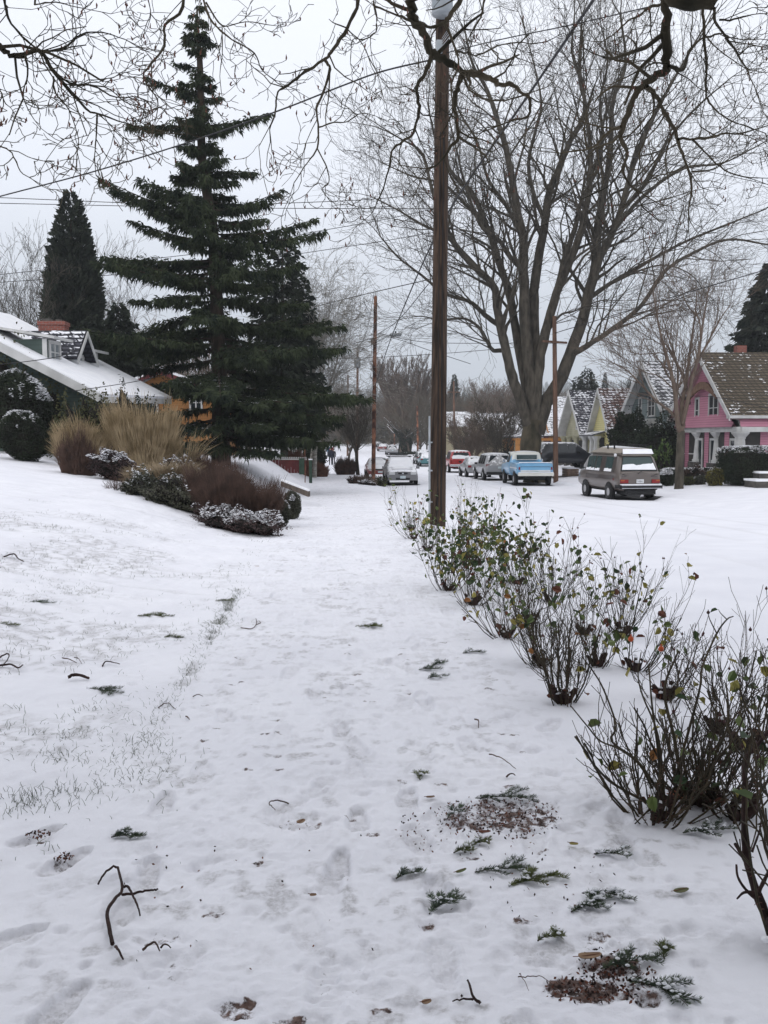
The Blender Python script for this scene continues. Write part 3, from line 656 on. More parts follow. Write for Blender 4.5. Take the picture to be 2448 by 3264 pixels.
# ---- conifers made of drooping sprays
def sprays(P0, D0, L, wdt, r, droop=.6, n=1):
    """thin leaf blades: origin, direction, length -> quads (M,4,3)"""
    Mn = len(P0); s = r.normal(size=(Mn, 3)); s -= D0 * (s * D0).sum(1, keepdims=True); s /= np.linalg.norm(s, axis=1, keepdims=True) + 1e-9
    mid = P0 + D0 * (L * .5)[:, None]; tip = P0 + D0 * L[:, None] + np.array([0, 0, -1.0]) * (L * droop * .4)[:, None]
    V = np.stack([P0, mid + s * (wdt * .5)[:, None], tip, mid - s * (wdt * .5)[:, None]], 1)
    return V.reshape(-1, 3), np.arange(Mn * 4).reshape(Mn, 4)
M['needle'] = mat('cedar_needles', (0.007, 0.014, 0.009), (0.050, 0.064, 0.030), scale=1.6, rough=.8, detail=8, spec=.2)
M['needle_dk'] = mat('dark_needles', (0.010, 0.015, 0.011), (0.028, 0.035, 0.022), scale=1.2, rough=.8, spec=.2)
M['needle_far'] = mat('far_needles', (0.015, 0.025, 0.02), (0.03, 0.045, 0.032), scale=1, rough=.9)
M['conifer_bark'] = mat('conifer_bark', (0.02, 0.014, 0.010), (0.055, 0.038, 0.027), scale=6, stretch=(1, 1, .3), rough=.95, bump=.5)
def cedar():
    D = 38.0; tp = [(628, 25), (630, 100), (638, 221), (645, 516), (679, 738), (693, 1033), (700, 1250), (704, 1420)]
    tr = np.array([P(x, y, D) for x, y in tp]); b = tr[-1].copy(); b[2] = Tz(b[0], b[1]); tr = np.vstack([tr, b])
    t = thing('cedar_tree', 'tall dark green cedar with drooping tiered boughs beside the sidewalk', 'tree', b)
    mb = MB(); q = spl(tr, 4); mb.tubes(q[None], np.linspace(.03, .42, len(q))[None], 8)
    mb.build('trunk', M['conifer_bark'], t, True, world=True)
    r = np.random.default_rng(17); fol = MB(); wood = MB(); sn = MB()
    prof_y = [25, 80, 130, 210, 290, 345, 400, 450, 495, 555, 600, 650, 700, 760, 830, 900, 1000, 1060, 1150, 1250, 1330, 1400]
    prof_r = [12, 42, 60, 75, 60, 110, 80, 100, 110, 120, 180, 260, 265, 310, 340, 350, 380, 395, 420, 415, 400, 330]
    mpp = D / FPX
    def at_y(py): 
        x = np.interp(py, [k[1] for k in tp], [k[0] for k in tp]); return P(x, py, D)
    B = []   # (py of tip level, azimuth, length m, rise)
    y = 40
    while y < 1340:
        rad = np.interp(y, prof_y, prof_r) * mpp; n = 4 if y < 300 else (6 if y < 620 else 7)
        a0 = r.random() * 6.28
        for k in range(n):
            a = a0 + 6.28 * k / n + r.normal(0, .25); B.append((y + r.normal(0, 26), a, rad * r.uniform(.42, 1.02) , r.uniform(-.02, .26) if y < 900 else r.uniform(-.26, .12)))
        y += 31 + y * .041
    # boughs that stand out in the photo: (trunk y, azimuth 0=right pi=left, length px, tip rise)
    for py, a, L, up in ((400, 3.1, 225, -.02), (400, .1, 210, .22), (300, 3.2, 160, .25), (560, 2.95, 90, .0), (545, .1, 160, .0), (690, 3.25, 335, .32), (700, 3.0, 300, .30), (670, .2, 230, .32),
                         (760, .1, 320, .22), (780, -.1, 350, .1), (830, 3.2, 340, .0), (850, 3.0, 395, .05), (960, .05, 280, -.02), (960, 3.1, 260, .0), (1040, .1, 350, .06), (1040, 0, 395, .0), (1080, 3.2, 440, .06),
                         (1120, 3.3, 520, .1), (1100, -.1, 400, -.03), (1200, .2, 330, -.12), (1260, 0, 440, .0), (1290, .15, 380, -.15), (1290, -.3, 400, -.10), (1200, 3.1, 330, -.15), (1350, -.2, 330, -.1), (1380, .1, 300, -.05), (1320, -.5, 340, -.12), (1300, 3.5, 240, -.1), (1390, -.4, 380, -.05),
                         (1250, 5.5, 380, -.12), (1320, 5.2, 360, -.12), (1150, 5.2, 330, -.05), (1050, 5.0, 300, .0), (1370, 5.7, 350, -.08), (1400, 6.0, 300, -.03), (1255, -.05, 470, -.03), (1418, 5.3, 330, -.05), (1410, 4.6, 300, -.05), (1345, 4.6, 300, -.1), (1405, 3.4, 260, -.05), (1230, -.3, 430, -.08)):
        B.append((py, a, L * mpp, up))
    P0, D0, LL, WW = [], [], [], []
    for py, a, L, up in B:
        p0 = at_y(py); d = np.array([math.cos(a), math.sin(a), 0]); side = np.array([-d[1], d[0], 0])
        s = np.linspace(0, 1, 9)[:, None]; rise = up * L
        path = p0 + d * L * s + np.array([0, 0, 1.0]) * (rise * s ** 1.3 + .10 * L * (s ** 2 - s) ) + side * r.normal(0, .04) * L * s ** 2
        wood.tubes(path[None], np.linspace(.018 + .010 * L, .008, 9)[None], 4)
        nb = int((4 + L * 20) if py < 520 else (11 + L * 12))
        for k in range(nb):
            f = .10 + .92 * (k + r.random()) / nb; f = min(f, 1); i = min(int(f * 8), 7); g = f * 8 - i; q0 = path[i] * (1 - g) + path[i + 1] * g
            sg = 1 if r.random() < .5 else -1; ln = (.20 + .30 * L * (1 - f) ** .7 * min(1, f * 3)) * r.uniform(.5, 1.1); ln = min(ln, 1.3)
            ax = d * r.uniform(.4, .9) + side * sg * r.uniform(.3, 1) + np.array([0, 0, r.uniform(-.12, .18)]); ax /= np.linalg.norm(ax)
            ns = int(6 + ln * 17)
            tt = np.sort(r.random(ns)); pp = q0 + ax * (ln * tt)[:, None] - np.array([0, 0, 1.0]) * (.16 * ln * tt ** 2)[:, None]
            dd = ax * .6 + r.normal(0, .45, (ns, 3)) + np.array([0, 0, -.45]); dd /= np.linalg.norm(dd, axis=1, keepdims=True)
            P0.append(pp); D0.append(dd); LL.append(r.uniform(.10, .36, ns) * (.75 if py < 400 else 1)); WW.append(r.uniform(.04, .085, ns))
        if py > 1080 and r.random() < .7:
            for k in range(18):
                f = r.uniform(.3, 1); i = min(int(f * 8), 7); q = path[i] + side * r.normal(0, .15) + np.array([0, 0, .05])
                e = r.uniform(.02, .07); sn.quad(q + [-e, -e * .6, 0], q + [e, -e * .5, .01], q + [e, e * .6, .02], q + [-e, e * .7, .0])
    V, F = sprays(np.vstack(P0), np.vstack(D0), np.concatenate(LL), np.concatenate(WW), r); fol.add(V, F)
    print('cedar sprays', len(F))
    wood.build('branches', M['conifer_bark'], t, True, world=True)
    fol.build('crown', M['needle'], t, world=True)
    sn.build('snow', M['snow'], t, world=True)
cedar()
def conifer(px, top_py, base_py, dep, wpx, label, seed, m='needle_dk', name='conifer_tree', dens=1.0, narrow=False, group=None, ragged=.25, zb=None, cols=None, taper=1.0):
    b = P(px, base_py, dep); zz = Tz(b[0], b[1]) if zb is None else zb; top = P(px, top_py, dep); b[2] = min(zz, b[2] if b[2] < zz else zz)
    t = thing(name, label, 'tree', b, group=group); r = np.random.default_rng(seed); H = top[2] - b[2]; R0 = wpx / 2 / FPX * dep
    mb = MB(); mb.tube([b - [0, 0, .2], b + [0, 0, H * .5], b + [0, 0, H * .97]], [H * .02, H * .012, .01], 6); mb.build('trunk', M['conifer_bark'], t, True, world=True)
    n = int(9000 * dens); h = 1 - r.random(n) ** .62; a = r.random(n) * 6.283; lay = np.sin(h * H * 6.28 / (H * .07) + np.sin(a * 3 + h * 9) * 1.5) * ragged
    if narrow: rad = R0 * np.clip(np.minimum((1 - h) * 2.6, 1) ** .6, .0, 1) * (1 + ragged * .6 * np.sin(a * 5 + h * 20))
    else: rad = R0 * (1 - h) ** taper * (1 + lay) 
    q = rad * np.sqrt(r.uniform(.25, 1, n)); pos = b + np.stack([np.cos(a) * q, np.sin(a) * q, h * H * .97 + .02 * H], 1)
    d = np.stack([np.cos(a), np.sin(a), r.uniform(-.6, .35, n) if not narrow else r.uniform(.2, 1.6, n)], 1) + r.normal(0, .3, (n, 3)); d /= np.linalg.norm(d, axis=1, keepdims=True)
    L = np.minimum(r.uniform(.03, .075, n) * min(H, R0 * 6) * (1.1 - .5 * h), dep * .0105 * r.uniform(.6, 1.1, n)); keep = h * H > 1.6; pos, d, L = pos[keep], d[keep], L[keep]; V, F = sprays(pos, d, L, L * .5, r, droop=0 if narrow else .5)
    f = MB(); f.add(V, F); f.build('crown', M[m], t, world=True)
    return t

# unseen firs inferred from the sprigs, added behind the viewer to shade near snow
def rear_fir(x, y, H, R0, seed, lb):
    b = np.array([x, y, Tz(x, y)]); t = thing('fir_tree', lb, 'tree', b); r = np.random.default_rng(seed); m = MB(); m.tube([b - [0, 0, .3], b + [0, 0, H * .5], b + [0, 0, H]], [.38, .2, .03], 10); m.build('trunk', M['conifer_bark'], t, True, world=True)
    n = 9000; h = 1 - r.random(n) ** .6; a = r.random(n) * 6.283; rad = R0 * (1 - h) ** .8 * (1 + .2 * np.sin(h * 90 + a * 2)); q = rad * np.sqrt(r.uniform(.15, 1, n)); pos = b + np.stack([np.cos(a) * q, np.sin(a) * q, 3.2 + h * (H - 3.2)], 1)
    d = np.stack([np.cos(a), np.sin(a), r.uniform(-.5, .1, n)], 1) + r.normal(0, .3, (n, 3)); d /= np.linalg.norm(d, axis=1, keepdims=True); L = r.uniform(.4, .9, n); V, F = sprays(pos, d, L, L * .45, r, .5); f = MB(); f.add(V, F); f.build('crown', M['needle'], t, world=True)
rear_fir(-4.6, -5.0, 19, 4.6, 1, 'large unseen fir behind the viewer shading the near snow, lawn side'); rear_fir(4.4, -6.5, 22, 5.2, 2, 'large unseen fir behind the viewer shading the near snow, street side'); rear_fir(-1.0, -11, 22, 5.5, 3, 'tallest unseen fir farther behind the viewer, shading the near snow')
# ================================================================== HOUSES
def roof_mat(name, c, c2, cover, sc=1.2, bw=.30, rh=.16):
    """shingles in courses; cover = share of snow lying on them"""
    m = bpy.data.materials.new(name); m.use_nodes = True; t = m.node_tree; t.nodes.clear(); L = t.links.new
    o = N(t, "ShaderNodeOutputMaterial"); b = N(t, "ShaderNodeBsdfPrincipled"); L(b.outputs[0], o.inputs[0]); b.inputs['Roughness'].default_value = .9
    tc = N(t, "ShaderNodeTexCoord"); sx = N(t, "ShaderNodeSeparateXYZ"); L(tc.outputs['Object'], sx.inputs[0])
    cm = N(t, "ShaderNodeCombineXYZ"); ad = N(t, "ShaderNodeMath", operation='ADD'); L(sx.outputs[0], ad.inputs[0]); L(sx.outputs[1], ad.inputs[1])
    L(ad.outputs[0], cm.inputs[0]); L(sx.outputs[2], cm.inputs[1])
    bk = N(t, "ShaderNodeTexBrick"); L(cm.outputs[0], bk.inputs[0]); bk.inputs['Scale'].default_value = 1; bk.inputs['Brick Width'].default_value = bw; bk.inputs['Row Height'].default_value = rh
    bk.inputs['Mortar Size'].default_value = rh * .22; bk.inputs['Color1'].default_value = (*c, 1); bk.inputs['Color2'].default_value = (*c2, 1); bk.inputs['Mortar'].default_value = (c[0] * .4, c[1] * .4, c[2] * .4, 1)
    n = N(t, "ShaderNodeTexNoise"); n.inputs['Scale'].default_value = sc; n.inputs['Detail'].default_value = 7; n.inputs['Roughness'].default_value = .7; L(tc.outputs['Object'], n.inputs['Vector'])
    mp = N(t, "ShaderNodeMapping"); mp.inputs['Scale'].default_value = (2.2, 2.2, 9); L(tc.outputs['Object'], mp.inputs[0])
    n2 = N(t, "ShaderNodeTexNoise"); n2.inputs['Scale'].default_value = 1.6; n2.inputs['Detail'].default_value = 4; L(mp.outputs[0], n2.inputs['Vector'])
    a1 = N(t, "ShaderNodeMath", operation='ADD'); L(n.outputs[0], a1.inputs[0]); L(n2.outputs[0], a1.inputs[1])
    fr = N(t, "ShaderNodeMath", operation='MULTIPLY_ADD'); L(bk.outputs['Fac'], fr.inputs[0]); fr.inputs[1].default_value = -.14; L(a1.outputs[0], fr.inputs[2])
    mr = N(t, "ShaderNodeMapRange"); L(fr.outputs[0], mr.inputs[0]); c0 = 1.32 - cover * .65; mr.inputs[1].default_value = c0; mr.inputs[2].default_value = c0 + .06
    g_ = N(t, "ShaderNodeNewGeometry"); sg = N(t, "ShaderNodeSeparateXYZ"); L(g_.outputs['True Normal'], sg.inputs[0]); gt = N(t, "ShaderNodeMath", operation='GREATER_THAN'); L(sg.outputs[2], gt.inputs[0]); gt.inputs[1].default_value = .2
    mu = N(t, "ShaderNodeMath", operation='MULTIPLY'); L(gt.outputs[0], mu.inputs[0]); L(mr.outputs[0], mu.inputs[1])
    mx = N(t, "ShaderNodeMixRGB"); L(mu.outputs[0], mx.inputs[0]); L(bk.outputs[0], mx.inputs[1]); mx.inputs[2].default_value = (*SNOW, 1); L(mx.outputs[0], b.inputs['Base Color'])
    return m
M['pink'] = mat('pink_siding', (0.44, 0.185, 0.255), (0.50, 0.22, 0.29), scale=.8, lines=(.13, .62), rough=.7)
M['yellow'] = mat('yellow_siding', (0.56, 0.50, 0.22), (0.62, 0.56, 0.27), scale=1, lines=(.16, .7), rough=.7)
M['cream'] = mat('cream_siding', (0.30, 0.29, 0.20), (0.40, 0.38, 0.27), scale=1, lines=(.16, .8), rough=.75)
M['teal'] = mat('grey_green_siding', (0.12, 0.155, 0.155), (0.16, 0.20, 0.20), scale=1, lines=(.14, .7), rough=.7)
M['green'] = mat('sage_siding', (0.045, 0.068, 0.062), (0.068, 0.095, 0.085), scale=1, lines=(.15, .75), rough=.75)
M['orange'] = mat('orange_siding', (0.24, 0.105, 0.03), (0.31, 0.145, 0.045), scale=1, lines=(.13, .7), rough=.7)
M['tan'] = mat('tan_siding', (0.30, 0.26, 0.17), (0.36, 0.32, 0.22), scale=1, lines=(.16, .8), rough=.7)
M['timber'] = mat('orange_timber', (0.42, 0.18, 0.05), (0.50, 0.24, 0.08), scale=3, rough=.6)
M['trim'] = mat('white_trim', (0.44, 0.44, 0.43), (0.56, 0.56, 0.55), scale=2, rough=.6)
M['trim_snowy'] = mat('snowy_trim', (0.44, 0.44, 0.43), (0.56, 0.56, 0.55), scale=2, rough=.6, snow=.5)
M['darkwall'] = mat('shaded_doorway', (0.03, 0.03, 0.03), (0.06, 0.055, 0.05), scale=2)  # near-black stands for porch shade; the dark gable beam shares it
M['brick'] = mat('red_brick', (0.21, 0.05, 0.038), (0.30, 0.085, 0.06), scale=7, brick=((0.22, 0.19, 0.17), .22, .075), snow=.55, rough=.9)
M['stone'] = mat('dark_stone', (0.05, 0.048, 0.045), (0.11, 0.10, 0.09), scale=3, bump=.5, snow=.45, rough=.9)
M['r_brown'] = roof_mat('brown_shingles', (0.075, 0.058, 0.038), (0.12, 0.092, 0.062), .30, .8)
M['r_grey'] = roof_mat('grey_shingles_snow', (0.10, 0.10, 0.11), (0.15, 0.15, 0.16), .66, .5, rh=.22)
M['r_dark'] = roof_mat('dark_shingles_snow', (0.03, 0.03, 0.045), (0.06, 0.055, 0.07), .47, .9, rh=.2)
M['r_red'] = roof_mat('brown_red_shingles', (0.12, 0.06, 0.05), (0.18, 0.10, 0.08), .50, .9, rh=.2)
M['r_white'] = roof_mat('snowy_roof', (0.12, 0.12, 0.13), (0.2, 0.2, 0.21), .80, .7)
M['r_slate'] = roof_mat('slate_shingles', (0.035, 0.035, 0.05), (0.07, 0.07, 0.085), .50, .5, bw=.34, rh=.15)

def window(par, c, wdt, hgt, ax, mats='trim', mull=1, rail=True, th=.06, name='window', gl=None):
    """sash window centred at c (parent-local), lying along unit vector ax, facing n = ax x z"""
    c = np.array(c, float); ax = np.array(ax, float); z = np.array([0, 0, 1.0]); n = np.cross(ax, z)
    f = MB(); b = .09
    def bar(u0, u1, v0, v1, d0, d1):
        pts = [c + ax * u0 + z * v0 + n * d0, c + ax * u1 + z * v0 + n * d0, c + ax * u1 + z * v1 + n * d0, c + ax * u0 + z * v1 + n * d0]
        f.slab(pts, n, d1 - d0)
    W, H = wdt / 2, hgt / 2
    bar(-W - b, W + b, H, H + b * 1.3, 0, th); bar(-W - b * 1.3, W + b * 1.3, -H - b, -H, 0, th * 1.3); bar(-W - b, -W, -H, H, 0, th); bar(W, W + b, -H, H, 0, th)
    for k in range(1, mull + 1):
        u = -W + 2 * W * k / (mull + 1); bar(u - .03, u + .03, -H, H, 0, th * .8)
    if rail: bar(-W, W, -.02, .02, 0, th * .7)
    o = f.build(name, M[mats], par)
    g = MB(); pts = [c + ax * -W + z * -H + n * .015, c + ax * W + z * -H + n * .015, c + ax * W + z * H + n * .015, c + ax * -W + z * H + n * .015]
    g.quad(*pts); g.build('pane', gl or M['glass'], o)
    return o
def gable_house(label, x0, yc, half, zr_, ze, length, wall, roof, over=.75, fx=None, zg=-1.0, trimm='trim', name='house', ridge_w=.18, bargeb=.28):
    """gable end facing the street (-X); x0 = rake plane, eaves along +X. coordinates local to (x0, yc, zg)"""
    t = thing(name, label, 'house', (x0, yc, zg)); zr_ -= zg; ze -= zg
    fx = over if fx is None else fx; sl = (zr_ - ze) / half; hw = half - .45; zw_ = zr_ - sl * hw - .18
    wl = MB(); L = length; V = [(fx, -hw, -.4), (fx, hw, -.4), (fx, hw, zw_), (fx, 0, zr_ - .18), (fx, -hw, zw_), (L, -hw, -.4), (L, hw, -.4), (L, hw, zw_), (L, 0, zr_ - .18), (L, -hw, zw_)]
    wl.add(V, [(0, 4, 9, 5), (1, 6, 7, 2)]); wl.add(V, [(0, 1, 2), (0, 2, 4), (4, 2, 3), (5, 9, 7), (5, 7, 6), (9, 8, 7)])
    w_ = wl.build('wall', M[wall], t)
    rf = MB()
    for s in (-1, 1):
        a = [(0, 0, zr_), (L + .5, 0, zr_), (L + .5, s * half, ze), (0, s * half, ze)]
        nrm = np.array([0, s * sl, 1.0]); nrm /= np.linalg.norm(nrm); rf.slab(a if s > 0 else a[::-1], nrm, -.14)
    r_ = rf.build('roof', M[roof], t)
    bb = MB()
    for s in (-1, 1):
        p = [(-.06, 0, zr_ + .03), (-.06, s * (half + .05), ze + .0), (-.06, s * (half + .05), ze - bargeb), (-.06, 0, zr_ - bargeb - .05)]
        bb.slab(p, (1, 0, 0), .055)
        bb.slab([(-.06, s * (half + .012), ze - .0), (L + .5, s * (half + .012), ze - .0), (L + .5, s * (half + .012), ze - .15), (-.06, s * (half + .012), ze - .15)], (0, s, 0), .05)
    bb.build('bargeboard', M[trimm], t)
    sf = MB(); sd_ = .14 * math.sqrt(1 + sl * sl) + .02
    for s in (-1, 1):
        sf.quad((0, 0, zr_ - sd_), (0, s * half * .99, ze - sd_), (fx + .1, s * half * .99, ze - sd_), (fx + .1, 0, zr_ - sd_))
    sf.build('soffit', M['trim'] if wall != 'pink' else M['soffit_pink'], t)
    return t, zr_, ze, hw, sl
M['soffit_pink'] = mat('rose_grey_soffit', (0.30, 0.19, 0.20), (0.36, 0.23, 0.24), scale=2)
def column(par, x, y, z0, z1, w=.42, m='trim', name='porch_column', plinth='stone', ph=.9):
    c = MB(); h = z1 - z0
    c.lathe([(w * .62, z0 + ph), (w * .66, z0 + ph + .12), (w * .55, z0 + ph + .16), (w * .40, z1 - .38), (w * .46, z1 - .34), (w * .46, z1 - .28), (w * .75, z1 - .08), (w * .78, z1)], (x, y, 0), 8)
    o = c.build(name, M[m], par); p = MB(); p.box((x, y, z0 + ph / 2 - .15), (w * 1.5, w * 1.5, ph + .3), rz=0); p.build('plinth', M[plinth], o); return o

# ---- pink house
M['brown_wood'] = mat('brown_wood', (0.13,0.075,0.05),(0.18,0.11,0.075), scale=4)
M['darkred'] = mat('dark_red_siding', (0.09,0.025,0.025),(0.12,0.035,0.03), scale=2, lines=(.15,.7))
t, zr_, ze, hw, sl = gable_house('pink house with white columns and mossy brown roof behind the clipped hedge', 20.1, 50.0, 4.3, 6.15, 2.62, 12, 'pink', 'r_brown', fx=.6, zg=-.8)
z2 = 2.0 + .8
window(t, (.60, -.9, 3.78 + .12), 1.15, 1.35, (0, -1, 0), mull=1, rail=True)
window(t, (.60, 1.35, 3.72 + .1), .42, 1.25, (0, -1, 0), mull=0)
b = MB()   # arched timber bracket below the peak, knee braces
arc = np.linspace(-1, 1, 13); up = [(.22, -2.0 * a, 5.35 - .9 * abs(a) ** 2.0) for a in arc]; lo = [(.22, -2.0 * a, 4.95 - .62 * abs(a) ** 1.6) for a in arc]
for i in range(12): b.slab([lo[i], lo[i + 1], up[i + 1], up[i]], (1, 0, 0), .12)
b.build('gable_bracket', M['brown_wood'] if 'brown_wood' in M else M['soffit_pink'], t)
for s in (-1, 1):
    for f_ in (.55, .93):
        k = MB()
        y = s * 4.3 * f_; z = zr_ - sl * abs(y) - .2
        k.slab([(0, y, z), (.85, y, z - .0), (.85, y, z - .75), (.7, y, z - .75), (.55, y, z - .3), (0, y, z - .2)], (0, 1, 0), .12); k.build('knee_brace', M['trim'], t)
sk = MB()   # flared skirt and white frieze over the porch
x0p, yp, yq = .55, -hw - .1, hw + .1
pts = [(x0p, yq), (x0p, yp)]
for (ax_, ay_), (bx_, by_) in (((.58, hw + .1), (.58, -hw - .1)), ((.58, -hw - .1), (9.5, -hw - .1))):
    d = np.array([bx_ - ax_, by_ - ay_]); n = np.array([d[1], -d[0]]); n = n / np.linalg.norm(n); n = -n if n[0] > 0 or n[1] > 0 else n
    a = np.array([ax_, ay_]); c = np.array([bx_, by_]); e = n * .34
    sk.quad((*a, z2 + .75), (*c, z2 + .75), (*(c + e), z2 + .05), (*(a + e), z2 + .05))
sk.build('skirt', M['pink'], t)
fz = MB(); fz.box((.62, 0, z2 - .08), (.5, hw * 2 + .9, .26)); fz.box((5.2, -hw - .28, z2 - .083), (9.2, .46, .25)); fz.build('frieze', M['trim'], t)
for y in (3.9, 1.2, -1.4, -4.0): column(t, .7, y, 0, z2 - .2, .62, ph=.95)
column(t, 4.2, -hw - .25, 0, z2 - .2, .62, ph=.95)
pw = MB(); pw.box((2.3, -.0, 1.0), (.1, hw * 2 - .2, 3.4)); 
for a_, yy in ((0, 0),): pass
pi = MB(); pi.box((.595, 0, 1.3), (.02, hw * 2 - .05, 2.75)); pi.box((5.1, -hw - .012, 1.3), (8.4, .02, 2.7)); pi.build('porch_recess', M['darkwall'], t)  # thin dark sheets on the walls, painted as the porch's shade
pk = MB()
for y in (2.7, -.1, -2.7): pk = MB(); pk.box((.58, y, 1.35), (.03, .55, 2.6)); pk.build('porch_wall', M['pink'], t)
for x in (2.2, 5.2): pk = MB(); pk.box((x, -hw - .03, 1.3), (.8, .03, 2.6)); pk.build('porch_wall', M['pink'], t)
for y in (.7, -1.0, -3.5): window(t, (.57, y, 1.35), .5, 1.6, (0, -1, 0), mull=0, rail=False)
for x in (3.4, 6.6): window(t, (x, -hw - .05, 1.35), .6, 1.6, (1, 0, 0), mull=0, rail=False)
ch = MB(); ch.box((2.8, 1.0, zr_ + .0), (.55, .45, .9)); ch.build('chimney', M['brick'], t)
rl = MB()
for y in np.linspace(3.6, 1.5, 8): rl.box((.62, y, 1.1), (.05, .05, .5))
rl.box((.62, 2.55, 1.38), (.1, 2.3, .07)); rl.build('porch_railing', M['trim'], t)
# ---- grey-green house
t, zr_, ze, hw, sl = gable_house('grey-green house with a tall snowy gable left of the pink house', 20.5, 60.4, 3.95, 6.5, 3.35, 13, 'teal', 'r_grey', fx=.55, zg=-1.0, bargeb=.4)
window(t, (.55, -.6, 4.55), 1.2, 1.2, (0, -1, 0), mull=1); window(t, (.55, 1.6, 4.5), .45, 1.2, (0, -1, 0), mull=0)
bx = MB(); bx.box((.4, -.6, 3.55), (.5, 2.2, .35)); bx.box((.45, -.6, 3.25), (.4, 1.9, .28)); bx.build('window_box', M['trim'], t)
gb = MB(); gb.slab([(.3, 1.5, 5.5), (.3, -1.5, 5.5), (.3, -1.5, 5.2), (.3, 1.5, 5.2)], (1, 0, 0), .1); gb.build('gable_beam', M['darkwall'], t)
for y in (3.2, 1, -1.2, -3.2): column(t, 1.0, y, 0, 2.7, .4)
window(t, (4.5, -hw, 1.9), .9, 1.2, (1, 0, 0), mull=0); window(t, (7.5, -hw, 1.9), .9, 1.2, (1, 0, 0), mull=0)
# ---- yellow house
t, zr_, ze, hw, sl = gable_house('yellow house with steep gable and red-brown patchy roof behind the parked van', 20.5, 70.3, 3.1, 5.25, 1.55, 12, 'yellow', 'r_red', fx=.42, zg=-1.1)
window(t, (.42, -1.2, 3.6), .7, 1.0, (0, -1, 0), mull=0)
c = MB(); c.box((4.5, .3, zr_ + .5), (1.1, .8, 1.6)); c.box((4.5, .3, zr_ + 1.35), (1.25, .95, .15)); c.build('chimney', M['brick'], t)
pr = MB(); pr.slab([(-.6, 3.0, 2.7), (-.6, -.8, 2.7), (1.2, -.8, 3.2), (1.2, 3.0, 3.2)], (0, 0, 1), .12); pr.build('porch_roof', M['r_white'], t)
for y in (2.6, .5, -.6): column(t, -.2, y, 0, 2.7, .5, 'trim', ph=1.0)
db = MB(); db.box((.40, 1.0, 1.3), (.02, 3.2, 2.6)); db.build('porch_recess', M['darkwall'], t)  # dark sheet standing for the shade under the porch roof
# ---- cream house with dark patchy roof
t, zr_, ze, hw, sl = gable_house('cream house with blue-black patchy roof left of the yellow house', 20.5, 79.0, 3.9, 5.5, 1.75, 12, 'cream', 'r_dark', fx=.7, zg=-1.2)
window(t, (.7, -.4, 3.9), .5, .9, (0, -1, 0), mull=0)
for y in (2.6, .6, -1.6): column(t, .3, y, 0, 2.8, .5, 'cream', ph=1.0)
db = MB(); db.box((.68, 0, 1.2), (.02, 5.8, 2.5)); db.build('porch_recess', M['darkwall'], t)  # shade behind the columns, drawn as a thin dark sheet
# ---- house with orange timber trim
t, zr_, ze, hw, sl = gable_house('dark house with orange timber gable trim beyond the cream house', 20.2, 88.5, 4.0, 5.4, 1.6, 12, 'darkred' if 'darkred' in M else 'darkwall', 'r_white', fx=1.2, zg=-1.3, trimm='timber')
pr = MB(); A_ = (-3.2, -4.2); B_ = (-3.2, 2.6); C_ = (1.2, 2.6); D_ = (1.2, -4.2); R1 = (-1, -2.2, 3.7); R2 = (-1, .8, 3.7)
pr.slab([(*A_, 2.75), (*B_, 2.75), R2, R1], (0, 0, 1), .12); pr.slab([(*D_, 2.9), (*A_, 2.75), R1, (1.2, -2.2, 3.8)], (0, 0, 1), .12); pr.slab([R1, R2, (1.2, .8, 3.8), (1.2, -2.2, 3.8)], (0, 0, 1), .12); pr.build('porch_roof', M['r_white'], t)
bm_ = MB(); bm_.box((-3.0, -.8, 2.62), (.18, 6.7, .22)); bm_.box((-1, -4.05, 2.60), (4.2, .18, .22)); bm_.build('porch_beam', M['timber'], t)
for x, y in ((-2.9, -3.9), (-2.9, -.8), (-2.9, 2.3), (.4, -3.9)):
    c = MB(); c.box((x, y, 1.9), (.42, .42, 1.25)); o = c.build('porch_post', M['timber'], t); p = MB(); p.box((x, y, .55), (.6, .6, 1.45)); p.build('plinth', M['stone'], o)
# ---- far tan house behind the bare shrubs
t, zr_, ze, hw, sl = gable_house('distant tan house with broad snow-covered roofs beyond the red truck', 19.0, 122.0, 7.5, 4.6, 1.6, 14, 'tan', 'r_white', fx=.5, zg=-1.6)
window(t, (5, -hw, 1.7), 1.2, 1.1, (1, 0, 0)); window(t, (9, -hw, 1.7), 1.2, 1.1, (1, 0, 0))
t, zr_, ze, hw, sl = gable_house('far snow-roofed cottage peeking over the tan house', 17.5, 150.0, 6.5, 5.6, 3.2, 12, 'tan', 'r_white', fx=.5, zg=-1.6)
window(t, (3, -hw, 2.5), 1.2, 1.1, (1, 0, 0))
t, zr_, ze, hw, sl = gable_house('pale far house under snow at the left end of the street', -9.5, 175.0, 5, 4.8, 2.5, 8, 'trim', 'r_white', fx=.5, zg=-1.2)
window(t, (.5, 0, 2.2), 1.0, 1.1, (0, -1, 0))

